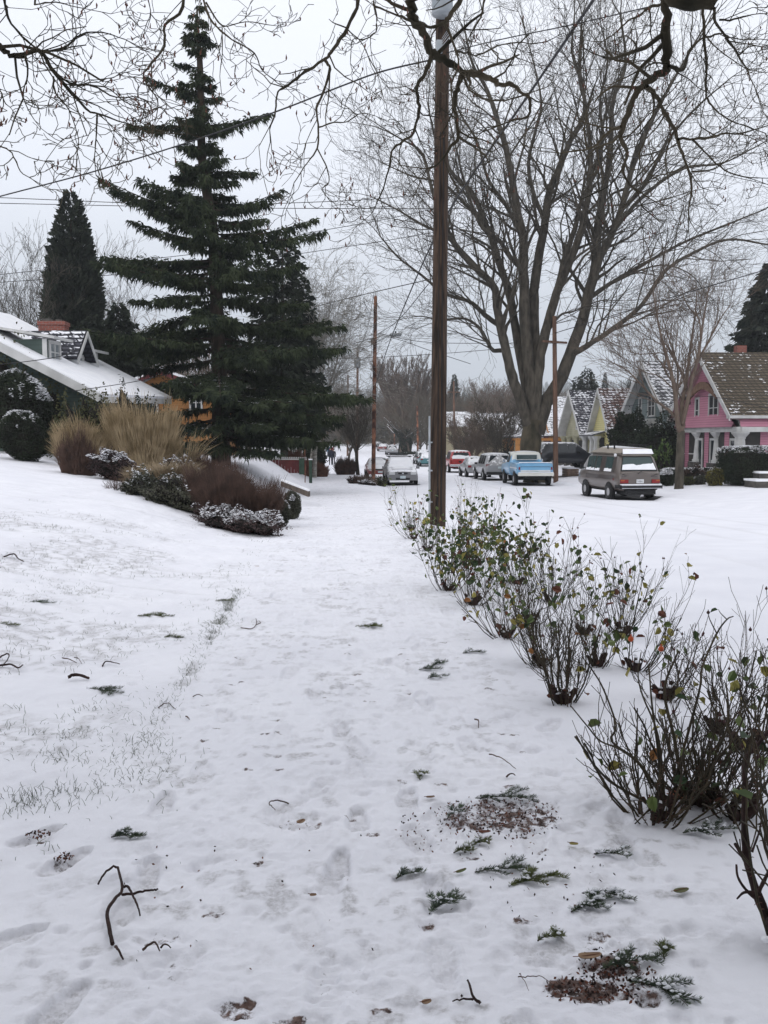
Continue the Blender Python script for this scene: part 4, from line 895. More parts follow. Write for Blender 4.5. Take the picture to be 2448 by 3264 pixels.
# ---- sage green house on the left
def left_house():
    A0 = P(322, 1270, 30.0); B0 = P(533, 1277, 36.0); E = (B0 - A0); E[2] = 0; E /= np.linalg.norm(E); Gd = np.array([-E[1], E[0], 0])
    if Gd[0] > 0: Gd = -Gd
    t = thing('house', 'sage green house with dormers, brick chimney and broad snowy roof on the left', 'house', (A0[0], A0[1], .3))
    sl = .50; U = Gd + np.array([0, 0, sl]); nrm = np.cross(E, U); nrm /= np.linalg.norm(nrm); nrm *= np.sign(nrm[2])
    def onroof(px, py):
        d = ray(px, py); o = np.array([0, 0, EYE]); s = np.dot(A0 - o, nrm) / np.dot(d, nrm); return o + d * s
    LU = 6.6; Bp = A0 + E * 6.4 + [0, 0, .18]
    rf = MB(); q = [A0, Bp, Bp + U * LU, A0 + U * LU]; rf.slab(q, nrm, .16)
    R2 = A0 + U * LU; Rb = Bp + U * LU; D2 = Gd - np.array([0, 0, sl])
    rf.slab([R2, Rb, Rb + D2 * LU, R2 + D2 * LU], np.array([nrm[0] * -1, nrm[1], nrm[2]]), .16)
    rf.build('roof', M['snow'], t, world=True)
    fb = MB(); o_ = -E * .04
    fb.slab([A0 + o_ + [0, 0, .16], A0 + U * LU + o_ + [0, 0, .17], A0 + U * LU + o_ - [0, 0, .14], A0 + o_ - [0, 0, .14]], -E, .08)
    fb.slab([R2 + o_ + [0, 0, .17], R2 + D2 * LU + o_ + [0, 0, .17], R2 + D2 * LU + o_ - [0, 0, .14], R2 + o_ - [0, 0, .14]], -E, .08)
    fb.slab([A0 + [0, 0, .06], Bp + [0, 0, .06], Bp - [0, 0, .14], A0 - [0, 0, .14]], -Gd, .06); fb.build('bargeboard', M['trim_snowy'], t, world=True)
    wl = MB(); i0 = A0 + E * .7 + Gd * .6; i1 = Bp - E * .4 + Gd * .6; 
    def up(p, z): return np.array([p[0], p[1], z])
    zt = lambda p: A0[2] + sl * np.dot(p - A0, Gd) - .12
    j0 = A0 + E * .7 + Gd * LU; j1 = Bp - E * .4 + Gd * LU; k0 = A0 + E * .7 + Gd * (2 * LU - .6); k1 = Bp - E * .4 + Gd * (2 * LU - .6)
    for a, b_, za, zb_ in ((i0, i1, zt(i0), zt(i1)), (i0, j0, zt(i0), zt(j0)), (j0, k0, zt(j0), zt(i0)), (i1, j1, zt(i1), zt(j1)), (j1, k1, zt(j1), zt(i1)), (k0, k1, zt(i0), zt(i1))):
        wl.quad(up(a, -.3), up(b_, -.3), up(b_, zb_), up(a, za))
    wl.build('wall', M['green'], t, world=True)
    loc = lambda p: np.array(p) - np.array(root_loc(t))
    window(t, loc(i0 + Gd * 3 - E * .03 - [0, 0, .5]), 1.2, 1.2, Gd); window(t, loc(i0 + Gd * 5.6 - E * .03 - [0, 0, .5]), 1.2, 1.2, Gd)
    tw_ = MB(); bb = i0 + Gd * -.05; tw_.slab([up(bb - E * .06, 1.95), up(bb + Gd * 7 - E * .06, 1.95), up(bb + Gd * 7 - E * .06, 2.12), up(bb - E * .06, 2.12)], -E, .06); tw_.build('belt_board', M['trim'], t, world=True)
    # dormers: (foot of the near window corner in the photo, width along the eave, height, roof kind)
    def dormer(px, py, wd, ht, kind, zroof):
        p0 = onroof(px, py); back = 3.4
        dn = MB(); a0 = p0; a1 = p0 + E * wd; top = ht
        b0 = p0 + U * back; b1 = a1 + U * back
        for p_, s in ((a0, -1), (a1, 1)):
            zt_ = p_[2] + top
            q = [p_, p_ + [0, 0, top], p_ + Gd * (top / sl) * .98 + [0, 0, top * .98 if kind == 'gable' else top * .98]]
            dn.add(q, [(0, 1, 2)])
        dn.quad(a0, a1, a1 + [0, 0, top], a0 + [0, 0, top])
        if kind == 'gable': dn.add([a0 + [0, 0, top], a1 + [0, 0, top], (a0 + a1) / 2 + [0, 0, top + wd * .62]], [(0, 1, 2)])
        d = dn.build('dormer', M['green'], t, world=True)
        rf = MB(); ov = .22
        if kind == 'shed':
            f0 = a0 - E * ov - Gd * .38 + [0, 0, top - .02]; f1 = a1 + E * ov - Gd * .38 + [0, 0, top - .02]
            r = Gd * (back + .3) + np.array([0, 0, .17 * (back + .3)]); rf.slab([f0, f1, f1 + r, f0 + r], (0, 0, 1), .09)
            rf.build('dormer_roof', M['trim_snowy'], d, world=True)
        else:
            rg = (a0 + a1) / 2 + [0, 0, top + wd * .62 + .08] - Gd * .42
            for s, e in ((-1, a0), (1, a1)):
                f = e + E * s * ov + [0, 0, top - .22] - Gd * .42; r = Gd * 4.2; q = [f, rg, rg + r, f + r]
                nn = np.cross(rg - f, r); nn /= np.linalg.norm(nn); nn *= np.sign(nn[2]); rf.slab(q, nn, .07)
            rf.build('dormer_roof', M['r_slate'], d, world=True)
            bb = MB()
            for e, s in ((a0, -1), (a1, 1)):
                f = e + E * s * ov + [0, 0, top - .22] - Gd * .44; bb.slab([f, rg - Gd * .02, rg - Gd * .02 - [0, 0, .16], f - [0, 0, .16]], -Gd, .05)
            bb.build('dormer_bargeboard', M['trim'], d, world=True)
        wc = (a0 + a1) / 2 + [0, 0, top * .50] - Gd * .012
        window(t, loc(wc), wd * .62, top * .66, E, mull=1, rail=True, gl=M['curtain'])
        for e in (a0, a1): tr = MB(); tr.slab([e - Gd * .02, e + E * .001 - Gd * .02 + [0, 0, top], e + Gd * .14 + [0, 0, top], e + Gd * .14 + [0, 0, .07]], E * (-1 if e is a0 else 1), .03); tr.build('corner_board', M['trim'], d, world=True)
    dormer(150, 1160, 1.0, .85, 'shed', 0); dormer(219, 1168, 1.25, .45, 'gable', 0); dormer(281, 1178, .8, .66, 'shed', 0)
    c0 = P(172, 1062, 34.5); c = MB(); c.box(c0 + [0, 0, -.1], (.95, .6, .9)); c.box(c0 + [0, 0, .34], (1.02, .67, .14)); o = c.build('chimney', M['brick'], t, world=True)
    cp = MB(); cp.box(c0 + [-.22, 0, .46], (.32, .32, .12)); cp.box(c0 + [.22, 0, .45], (.22, .3, .08)); cp.build('chimney_pot', M['stone'], o, world=True)
M['curtain'] = mat('curtained_pane', (0.16, 0.19, 0.20), (0.30, 0.32, 0.33), scale=3, rough=.2, spec=.5)
left_house()
# ---- orange house behind the cedar
def orange_house():
    D = 47.0; ap = P(505, 1178, D); l = P(395, 1226, D); r = P(700, 1250, D); zg = Tz(ap[0], ap[1]) - .1
    t = thing('house', 'orange house with snowy roof half hidden behind the cedar', 'house', (ap[0], ap[1], zg))
    loc = lambda p: np.array(p) - np.array([ap[0], ap[1], zg])
    a, L_, R__ = loc(ap), loc(P(330, 1262, D)), loc(P(735, 1262, D)); L_[1] = R__[1] = 0; bk = np.array([0, 9.0, 0])
    w_ = MB(); e = np.array([0, .5, -.18])
    LL, RR, AA = L_ + e + [.4, 0, 0], R__ + e - [.4, 0, 0], a + e
    g = lambda p: np.array([p[0], p[1], -.3])
    w_.add([g(LL), g(RR), RR, AA, LL], [(0, 1, 2), (0, 2, 3), (0, 3, 4)]); w_.quad(g(RR), g(RR) + bk, RR + bk, RR); w_.quad(g(LL), g(LL) + bk, LL + bk, LL)
    w_.build('wall', M['orange'], t)
    rf = MB()
    for s in (L_, R__):
        n = np.cross(s - a, bk); n /= np.linalg.norm(n); n *= np.sign(n[2]); rf.slab([a, s, s + bk, a + bk], n, .15)
    rf.build('roof', M['snow'], t)
    bb = MB()
    for s in (L_, R__): bb.slab([a + [0, 0, .02], s + [0, 0, .02], s - [0, 0, .2], a - [0, 0, .2]], (0, -1, 0), .05)
    bb.build('bargeboard', M['darkwine'], t)
    c = loc(P(618, 1282, D)); window(t, (c[0], .48, c[2]), .5, .7, (1, 0, 0), mull=1)
    c = loc(P(470, 1290, D)); window(t, (c[0], .48, c[2]), .7, .8, (1, 0, 0), mull=1)
M['darkwine'] = mat('dark_wine_trim', (0.10, 0.025, 0.03), (0.14, 0.04, 0.04), scale=3, snow=.7)
orange_house()
# ================================================================== VEHICLES
# local axes: x across, y along (rear at y=0, nose at +y), z up from the ground
def paint(name, c, snow=None): return mat(name, c, tuple(k * 1.12 for k in c), scale=1.5, rough=.32, coat=.5, spec=.5, snow=snow, snow_scale=5)
def ring(s):
    y, zb, zbelt, ztop, wd, wt = s; a = .07 if ztop - zbelt > .15 else .03
    h = [(0, zb), (wd - .14, zb), (wd - .02, zb + .13), (wd, (zb + .1 + zbelt) / 2), (wd - .03, zbelt), (wt, ztop - a), (wt - .12, ztop), (0, ztop + .025)]
    pts = [(x, y, z) for x, z in h] + [(-x, y, z) for x, z in h[-2:0:-1]]
    return np.array(pts)
def loft(st, mb=None, m=0):
    mb = mb or MB(); Rn = [ring(s) for s in st]; n = len(Rn[0])
    V = np.vstack(Rn); F = []
    for i in range(len(Rn) - 1):
        for k in range(n): F.append((i * n + k, i * n + (k + 1) % n, (i + 1) * n + (k + 1) % n, (i + 1) * n + k))
    mb.add(V, np.array(F)[:, ::-1], m)
    for e, fl in ((0, 0), (len(Rn) - 1, 1)):
        c = Rn[e].mean(0); mb.add(np.vstack([Rn[e], c]), [((k + 1) % n, k, n) if fl else (k, (k + 1) % n, n) for k in range(n)], m)
    return mb, Rn
def patch(mb, A, B, C_, D_, u0, u1, v0, v1, off, m=0, th=0, nrm=None, seg=1):
    """part of the quad A B C D (A->B = u, A->D = v), lifted off the surface"""
    A, B, C_, D_ = [np.array(k, float) for k in (A, B, C_, D_)]
    f = lambda u, v: (A * (1 - u) + B * u) * (1 - v) + (D_ * (1 - u) + C_ * u) * v
    n = np.cross(B - A, D_ - A); n = n / (np.linalg.norm(n) + 1e-9)
    if nrm is not None and np.dot(n, nrm) < 0: n = -n
    q = [f(u0, v0) + n * off, f(u1, v0) + n * off, f(u1, v1) + n * off, f(u0, v1) + n * off]
    if th: mb.slab(q, n, th, m)
    else: mb.quad(*q, m)
def wheels(t, ys, w, r, wid=.21, rim='rim'):
    for y in ys:
        for s in (-1, 1):
            x = s * (w - wid / 2 + .035); tb = MB(); tb.lathe([(r * .5, -wid / 2), (r * .93, -wid / 2), (r, -wid / 2 + .04), (r, wid / 2 - .04), (r * .93, wid / 2), (r * .5, wid / 2)], (x, y, r), 20, 'x'); 
            o = tb.build('wheel', M['black'], t, True)
            rm = MB(); d = s * (wid / 2 - .012); rm.lathe([(.01, d), (r * .30, d + s * .008), (r * .58, d - s * .012), (r * .70, d + s * .014)], (x, y, r), 20, 'x'); rm.build('rim', M[rim], o, True)
            ar = MB(); ar.lathe([(r * .6, 0), (r * 1.2, 0)], (s * (w + .004), y, r * 1.06), 20, 'x'); ar.build('wheel_well_shade', M['black'], t)  # flat black ring paints the shade inside the wheel well
def snowcap(t, Rn, i, j, ks=(6, 8), th=.05, mat_='snow', inset=.03, name='snow'):
    """snow lying on the top faces between stations i..j"""
    mb = MB(); rows = []
    for s in range(i, j + 1):
        r_ = Rn[s]; a = r_[ks[0]] * [1, 1, 1]; b = r_[7]; c = r_[8 if ks[0] == 6 else 9]
        rows.append([a, (a * .5 + b * .5), b, (c * .5 + b * .5), c])
    rows = np.array(rows); top = rows + np.array([0, 0, th]); top[:, 0] -= [.04, 0, th * .5]; top[:, -1] += [.04, 0, -th * .5]; top[0, :, 2] -= th * .4; top[-1, :, 2] -= th * .4
    n0, n1 = rows.shape[:2]; V = np.vstack([rows.reshape(-1, 3) - [0, 0, .01], top.reshape(-1, 3)]); K = n0 * n1; F = []
    for a in range(n0 - 1):
        for b in range(n1 - 1): q = (a * n1 + b, a * n1 + b + 1, (a + 1) * n1 + b + 1, (a + 1) * n1 + b); F.append(tuple(K + k for k in q))
    edge = [a * n1 for a in range(n0)] + [(n0 - 1) * n1 + b for b in range(1, n1)] + [a * n1 + n1 - 1 for a in range(n0 - 2, -1, -1)] + [b for b in range(n1 - 2, 0, -1)]
    for a, b in zip(edge, edge[1:] + edge[:1]): F.append((a, b, b + K, a + K))
    mb.add(V, F); return mb.build(name, M[mat_], t, True)
def flecks(mb, A, B, C_, D_, cover, off, seed, nrm):
    """ragged snow stuck low on a pane"""
    r = np.random.default_rng(seed); n = 14; A, B, C_, D_ = [np.array(k, float) for k in (A, B, C_, D_)]; nn = np.cross(B - A, D_ - A); nn /= np.linalg.norm(nn); nn = nn if np.dot(nn, nrm) > 0 else -nn
    hs = np.clip(cover * (1 + .35 * np.cumsum(r.normal(0, .25, n + 1)) / 1.5), .05, .95)
    f = lambda u, v: (A * (1 - u) + B * u) * (1 - v) + (D_ * (1 - u) + C_ * u) * v
    lo = np.array([f(k / n, .02) for k in range(n + 1)]); hi = np.array([f(k / n, hs[k]) for k in range(n + 1)]); V = np.vstack([lo + nn * off, hi + nn * off, hi + nn * (off + .012), lo + nn * (off + .03)]); m_ = n + 1
    mb.add(V, [(j * m_ + k, j * m_ + k + 1, ((j + 1) % 4) * m_ + k + 1, ((j + 1) % 4) * m_ + k) for j in range(4) for k in range(n)] + [(0, m_, 2 * m_, 3 * m_), (n, 3 * m_ + n, 2 * m_ + n, m_ + n)])
def make_car(label, st, body, loc, rz, wy, wr, glass_st, rear_st, front_st, cat='car', name='parked_car', g='glass', snow=(), wsnow=None, rsnow=None, tails=None, heads=None, bump=None, plate=True, mirrors=None, lw=1, group='cars parked along the kerb', side_snow=0, glass_k=(.05, .95), rails=False, th=.05):
    t = thing(name, label, cat, loc, rz, group)
    mb, Rn = loft(st); mb.build('body', M[body], t, True)
    me = t.children[-1].data
    W = max(s[4] for s in st); wheels(t, wy, W, wr)
    for (i, j, u0, u1) in glass_st:            # side windows between stations
        for s in (1, -1):
            a, b = (4, 5) if s > 0 else (-4, -5)
            m = MB(); q = (Rn[i][a], Rn[j][a], Rn[j][b], Rn[i][b]); patch(m, *q, u0, u1, .08, .95, .012, nrm=(s, 0, 0)); o = m.build('side_window', M[g], t)
            if side_snow: m = MB(); m_ = [q[0] + (q[1] - q[0]) * u0, q[0] + (q[1] - q[0]) * u1, q[3] + (q[2] - q[3]) * u1, q[3] + (q[2] - q[3]) * u0]; flecks(m, *m_, side_snow, .018, i * 7 + j, (s, 0, 0)); m.build('snow', M['snow'], o)
    for key, stn, nm in (('r', rear_st, 'rear_window'), ('f', front_st, 'windscreen')):
        if stn is None: continue
        i, j = stn; A, B, C_, D_ = Rn[i][5], Rn[i][-5], Rn[j][-6], Rn[j][6]
        sgn = -1 if key == 'r' else 1; m = MB(); patch(m, A, B, C_, D_, .05, .95, .08, .90, .014, nrm=(0, sgn, .3)); o = m.build(nm, M[g], t)
        sn = rsnow if key == 'r' else wsnow
        if sn: 
            m = MB(); f = lambda u, v: (A * (1 - u) + B * u) * (1 - v) + (D_ * (1 - u) + C_ * u) * v
            flecks(m, f(.05, .08), f(.95, .08), f(.95, .9), f(.05, .9), sn, .02, 5 + i, (0, sgn, .3)); m.build('snow', M['snow'], o)
    for i, j in snow: snowcap(t, Rn, i, j, th=th)
    return t, Rn
def lights(t, lst):
    for nm, c, d, mt in lst:
        for s in (1, -1):
            m = MB(); m.box((c[0] * s, c[1], c[2]), d); m.build(nm, M[mt], t)
def lettering(mb, x0, x1, y, z, h, n, seed=1):
    r = np.random.default_rng(seed); w = (x1 - x0) / n
    for k in range(n):
        x = x0 + (k + .5) * w; mb.box((x - w * .22, y, z), (w * .16, .004, h)); 
        if r.random() < .7: mb.box((x + w * .18, y, z), (w * .16, .004, h))
        mb.box((x, y - .0005, z + h * r.choice([-.42, 0, .42])), (w * .5, .004, h * .17))
M['taupe'] = paint('taupe_paint', (0.098, 0.080, 0.070)); M['taupe_light'] = mat('light_taupe_top', (0.24, 0.21, 0.18), (0.29, 0.26, 0.22), scale=2, rough=.5)
M['blue'] = paint('sky_blue_paint', (0.155, 0.36, 0.56)); M['silver'] = paint('silver_paint', (0.27, 0.275, 0.285), snow=.75); M['silver_dk'] = paint('grey_paint', (0.15, 0.15, 0.155), snow=.62)
M['red'] = paint('red_paint', (0.30, 0.008, 0.010), snow=.7); M['tealp'] = paint('teal_paint', (0.05, 0.17, 0.19), snow=.6); M['dkpaint'] = paint('black_paint', (0.02, 0.022, 0.028), snow=.75)
M['charcoal'] = paint('charcoal_paint', (0.05, 0.052, 0.06), snow=.65); M['redold'] = paint('faded_red_paint', (0.27, 0.05, 0.045), snow=.6); M['ivory'] = paint('ivory_paint', (0.58, 0.58, 0.54))

def onroad(px, py, x=None):
    g = G(px, py); return g
# ---- camper van
def van():
    ctr = P(2038, 1592, 37.6); loc = (ctr[0], ctr[1], Tz(ctr[0], ctr[1]) - .02)
    st = [(0, .50, 1.10, 1.12, .84, .80), (.04, .44, 1.12, 1.14, .90, .86), (.10, .42, 1.14, 1.20, .92, .86), (.34, .42, 1.15, 1.78, .92, .76), (.50, .42, 1.15, 1.86, .92, .76), (1.5, .40, 1.15, 1.88, .92, .76), (2.9, .40, 1.15, 1.88, .92, .76), (3.45, .40, 1.15, 1.84, .92, .76), (4.15, .42, 1.12, 1.18, .90, .84), (4.45, .46, .95, 1.0, .86, .80), (4.52, .55, .85, .88, .78, .7)]
    t, Rn = make_car('taupe high-roofed camper van parked nearest on the right of the street', st, 'taupe', loc, R_(6.5), (.95, 3.45), .335, [(5, 6, .36, .70), (5, 6, .76, .99), (6, 7, .05, .9), (4, 5, .28, .98)], None, (7, 8), cat='camper van', name='camper_van', g='glass_green', side_snow=.20, group=None)
    # rear hatch glass with a deep bank of snow
    A, B, C_, D_ = Rn[2][5], Rn[2][-5], Rn[3][-6], Rn[3][6]; A = A + (-.02, 0, 0); B = B + (.02, 0, 0)
    m = MB(); patch(m, A, B, C_, D_, .04, .96, .10, .97, .02, nrm=(0, -1, 0)); o = m.build('rear_window', M['glass_green'], t)
    m = MB(); patch(m, A, B, C_, D_, .02, .98, .055, .10, .018, th=.015, nrm=(0, -1, 0)); patch(m, A, B, C_, D_, .02, .98, .97, 1.0, .018, th=.012, nrm=(0, -1, 0)); patch(m, A, B, C_, D_, .02, .04, .10, .97, .018, th=.012, nrm=(0, -1, 0)); patch(m, A, B, C_, D_, .96, .98, .10, .97, .018, th=.012, nrm=(0, -1, 0)); m.build('window_seal', M['black'], o)
    m = MB(); f = lambda u, v: (A * (1 - u) + B * u) * (1 - v) + (D_ * (1 - u) + C_ * u) * v
    flecks(m, f(.05, .11), f(.95, .11), f(.95, .96), f(.05, .96), .50, .03, 3, (0, -1, 0)); m.build('snow', M['snow'], o)
    # pop-up top
    tp = [(.30, 1.82, 1.90, 1.95, .74, .70), (.42, 1.80, 1.95, 2.12, .78, .66), (2.6, 1.80, 1.97, 2.16, .78, .66), (3.3, 1.82, 1.93, 2.04, .74, .64), (3.6, 1.82, 1.88, 1.92, .66, .6)]
    mb, R2 = loft(tp); mb.build('pop_top', M['taupe_light'], t, True); snowcap(t, R2, 1, 3, th=.03)
    m = MB(); m.slab([(-.66, .22, 1.90), (.66, .22, 1.90), (.62, .33, 2.09), (-.62, .33, 2.09)], (0, -1, .4), .03); m.build('snow', M['snow'], t)
    m = MB()
    for y in (1.0, 1.65): 
        m.box((0, y, 2.26), (1.5, .05, .04)); 
        for s in (-1, 1): m.box((s * .68, y, 2.18), (.05, .06, .16))
    m.build('roof_rack', M['black'], t)
    # two-tone band, lights, bumper, plate, wiper, badges
    for s in (1, -1):
        m = MB()
        for i, j in ((4, 5), (5, 6), (6, 7)):
            a, b, a3, b3 = (Rn[i][4], Rn[j][4], Rn[i][5], Rn[j][5]) if s > 0 else (Rn[i][-4], Rn[j][-4], Rn[i][-5], Rn[j][-5])
            patch(m, a, b, b3, a3, 0, 1, -.02, .99, .006, nrm=(s, 0, 0))
        m.build('window_band', M['band'], t)
        m = MB()
        for i, j in ((4, 5), (5, 6), (6, 7)):
            a, b, a3, b3 = (Rn[i][4], Rn[j][4], Rn[i][3], Rn[j][3]) if s > 0 else (Rn[i][-4], Rn[j][-4], Rn[i][-3], Rn[j][-3])
            patch(m, a, b, b3, a3, 0, 1, .42, .92, .006, nrm=(s, 0, 0))
        m.build('side_stripe', M['band'], t)
    for s in (1, -1):
        m = MB(); m.box((s * .68, -.015, .80), (.34, .07, .15)); o = m.build('tail_light', M['redlens'], t); m = MB(); m.box((s * .76, -.052, .835), (.16, .01, .05)); m.build('indicator', M['amber'], o)
    m = MB(); m.box((0, -.12, .58), (1.78, .16, .15)); 
    for s in (-1, 1): m.box((s * .885, .10, .58), (.07, .50, .14))
    o = m.build('rear_bumper', M['black'], t); m = MB(); m.box((0, -.205, .64), (1.72, .012, .02)); m.box((0, -.205, .525), (1.72, .012, .02)); m.build('chrome_strip', M['chrome'], o)
    m = MB(); m.box((0, -.12, .672), (1.74, .15, .035)); m.build('snow', M['snow'], o)
    m = MB(); m.box((0, -.03, .80), (.31, .02, .155)); o = m.build('number_plate', M['white'], t); m = MB(); lettering(m, -.13, .13, -.042, .795, .08, 6, 4); m.build('plate_letters', M['ink'], o)
    m = MB(); lettering(m, .48, .74, -.008, 1.0, .035, 6, 2); lettering(m, -.78, -.58, -.008, 1.0, .03, 5, 3); m.build('badge', M['ink'], t)
    m = MB(); m.tube([(-.1, -.02, 1.10), (.0, -.03, 1.18), (.2, .02, 1.25), (.62, .02, 1.25)][0:3], .012, 5); m.tube([(-.02, -.005, 1.235), (-.55, -.005, 1.245)], .01, 4); m.build('wiper', M['black'], t)
    for s in (1, -1):
        m = MB(); m.box((s * 1.06, 3.55, 1.32), (.14, .08, .24)); m.box((s * .96, 3.55, 1.25), (.14, .03, .03)); m.build('wing_mirror', M['black'], t)
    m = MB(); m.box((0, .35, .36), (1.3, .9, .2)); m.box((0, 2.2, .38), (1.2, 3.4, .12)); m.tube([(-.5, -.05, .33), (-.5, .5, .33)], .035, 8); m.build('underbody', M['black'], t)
    m = MB(); m.lathe([(.01, 0), (.07, .0), (.07, .02)], (-.95, .33, 1.86), 10, 'x'); m.box((-.93, .33, 1.86), (.06, .12, .10)); m.build('lamp', M['white'], t)
    m = MB(); m.lathe([(.01, 0), (.05, 0)], (-.929, .50, .86), 10, 'x'); m.build('sticker', M['redlens'], t)
M['band'] = mat('dark_brown_band', (0.045, 0.035, 0.032), (0.06, 0.048, 0.043), scale=2, rough=.35, coat=.4)
van()
# ---- blue and white pickup
def pickup():
    ctr = P(1706, 1545, 50.5); loc = (ctr[0], ctr[1], Tz(ctr[0], ctr[1]) - .02)
    t = thing('pickup_truck', 'sky blue vintage pickup truck with white cab roof and white bumper', 'pickup truck', loc, R_(-.5), 'cars parked along the kerb')
    W = .99
    bed = [(0, .62, 1.12, 1.24, .95, .93), (.03, .60, 1.12, 1.26, W, .95), (.5, .58, 1.13, 1.27, W, .95), (2.35, .58, 1.13, 1.27, W, .95), (2.38, .6, 1.1, 1.22, .96, .93)]
    mb, Rb = loft(bed); mb.build('bed', M['blue'], t, True)
    cab = [(2.42, .55, 1.18, 1.20, .94, .88), (2.48, .52, 1.20, 1.72, .98, .80), (2.62, .52, 1.2, 1.80, .98, .78), (3.55, .50, 1.2, 1.80, .98, .78), (3.95, .50, 1.18, 1.22, .98, .90), (5.1, .52, 1.05, 1.14, .97, .88), (5.3, .55, .9, .98, .93, .82)]
    mb, Rc = loft(cab); mb.build('cab', M['blue'], t, True)
    rf = [(2.44, 1.22, 1.25, 1.28, .90, .84), (2.455, 1.22, 1.30, 1.72, .90, .805), (2.58, 1.24, 1.34, 1.83, .88, .79), (3.0, 1.7, 1.76, 1.845, .83, .80), (3.6, 1.7, 1.76, 1.83, .83, .80), (3.68, 1.72, 1.74, 1.79, .80, .77)]
    mb, Rr = loft(rf); mb.build('cab_roof', M['ivory'], t, True); snowcap(t, Rr, 2, 4, th=.03)
    m = MB(); m.box((0, 2.40, 1.545), (1.16, .10, .25)); o = m.build('rear_window', M['glass_green'], t); m = MB(); 
    for z, h in ((1.69, .035), (1.40, .035)): m.box((0, 2.36, z), (1.24, .05, h))
    for s in (-1, 1): m.box((s * .60, 2.36, 1.545), (.035, .05, .26))
    m.build('window_frame', M['ivory'], o)
    for s in (1, -1):
        m = MB(); i, j = (2, 3); a, b = (4, 5) if s > 0 else (-4, -5); patch(m, Rc[i][a], Rc[j][a], Rc[j][b], Rc[i][b], .1, .92, .08, .92, .012, nrm=(s, 0, 0)); m.build('side_window', M['glass'], t)
    m = MB(); patch(m, Rc[4][5], Rc[4][-5], Rc[3][-6], Rc[3][6], .05, .95, .06, .9, .012, nrm=(0, 1, .2)); m.build('windscreen', M['glass'], t)
    m = MB(); m.box((0, -.012, 1.0), (1.62, .03, .42)); o = m.build('tailgate', M['blue'], t)
    m = MB(); m.box((0, -.034, .84), (1.64, .02, .09)); m.build('trim_strip', M['white'], o); m = MB(); m.box((0, -.034, 1.07), (1.62, .015, .02)); m.build('crease_shade', M['ink'], o)  # dark strip drawn as the shade line of the tailgate crease
    m = MB(); m.box((0, .015, 1.30), (1.8, .06, .035)); m.build('snow', M['snow'], t)
    for s in (1, -1):
        m = MB(); m.box((s * .89, -.01, .98), (.075, .05, .15)); m.build('tail_light', M['redlens'], t)
        m = MB(); m.box((s * (W + .004), 1.2, .98), (.012, 2.1, .05)); m.build('trim_strip', M['white'], t)
    m = MB(); m.box((0, -.16, .66), (1.96, .08, .17)); m.box((0, -.14, .76), (1.5, .1, .02)); o = m.build('rear_bumper', M['ivory'], t); m = MB(); m.box((0, -.16, .765), (1.9, .1, .03)); m.build('snow', M['snow'], o)
    m = MB(); m.box((0, -.05, .79), (.32, .012, .1)); m.build('number_plate', M['plate'], t)
    wheels(t, (.95, 4.15), W, .36)
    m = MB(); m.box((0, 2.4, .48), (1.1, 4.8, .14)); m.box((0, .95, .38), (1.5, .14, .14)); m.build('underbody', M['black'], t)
    for s in (1, -1): m = MB(); m.box((s * 1.10, 3.5, 1.32), (.16, .05, .18)); m.build('wing_mirror', M['chrome'], t)
pickup()
SUV = [(0, .45, .92, .96, .84, .78), (.05, .40, .98, 1.02, .92, .84), (.12, .38, 1.02, 1.06, .94, .86), (.55, .36, 1.03, 1.66, .94, .72), (.75, .36, 1.02, 1.70, .94, .72), (2.7, .36, 1.0, 1.70, .94, .72), (3.55, .36, .98, 1.06, .94, .82), (4.5, .38, .82, .92, .92, .78), (4.75, .48, .66, .70, .84, .7)]
SED = [(0, .42, .84, .90, .80, .72), (.06, .36, .90, .98, .88, .76), (.62, .34, .93, 1.03, .89, .72), (1.25, .32, .93, 1.42, .89, .62), (2.5, .32, .92, 1.44, .89, .62), (3.3, .32, .90, .98, .89, .74), (4.35, .36, .74, .82, .86, .7), (4.6, .42, .58, .62, .78, .62)]
WAG = [(0, .42, .84, .90, .80, .72), (.06, .36, .92, .96, .86, .78), (.45, .34, .92, 1.44, .87, .66), (.7, .34, .92, 1.50, .87, .66), (2.75, .34, .92, 1.50, .87, .66), (3.45, .34, .92, 1.0, .87, .76), (4.35, .38, .78, .88, .85, .72), (4.60, .42, .72, .78, .80, .66)]
BIG = [(0, .55, 1.10, 1.14, .90, .86), (.04, .50, 1.12, 1.18, .97, .88), (.30, .48, 1.13, 1.82, .98, .78), (.45, .48, 1.13, 1.87, .98, .78), (3.2, .48, 1.13, 1.87, .98, .78), (3.9, .48, 1.12, 1.20, .98, .88), (5.2, .50, 1.02, 1.12, .97, .86), (5.4, .6, .85, .9, .9, .78)]
def place(px, py, dep): q = P(px, py, dep); return (q[0], q[1], Tz(q[0], q[1]) - .02)
def rearkit(t, w, zl, zb, dark='charcoal', yl=.02, plate='plate'):
    lights(t, [('tail_light', (w - .14, yl, zl), (.24, .10, .15), 'redlens')])
    m = MB(); m.box((0, -.03, zb), (w * 2 - .1, .14, .16)); m.build('rear_bumper', M[dark], t); m = MB(); m.box((0, -.03 if zl - .15 > zb + .1 else .0, zl - .12), (.32, .03, .13)); m.build('number_plate', M[plate], t)
    for s in (1, -1): m = MB(); m.box((s * (w + .10), 2.75, 1.06), (.18, .10, .13)); m.build('wing_mirror', M['black'], t)
t, _ = make_car('silver sport utility car parked just beyond the blue pickup', SUV, 'silver', place(1595, 1532, 58.5), R_(2), (.9, 3.6), .36, [(4, 5, .30, .62), (4, 5, .65, .97), (4, 5, .0, .26)], (2, 3), (6, 5), snow=((3, 5), (6, 7)), wsnow=.9); rearkit(t, .94, .98, .50, 'black', yl=.10)
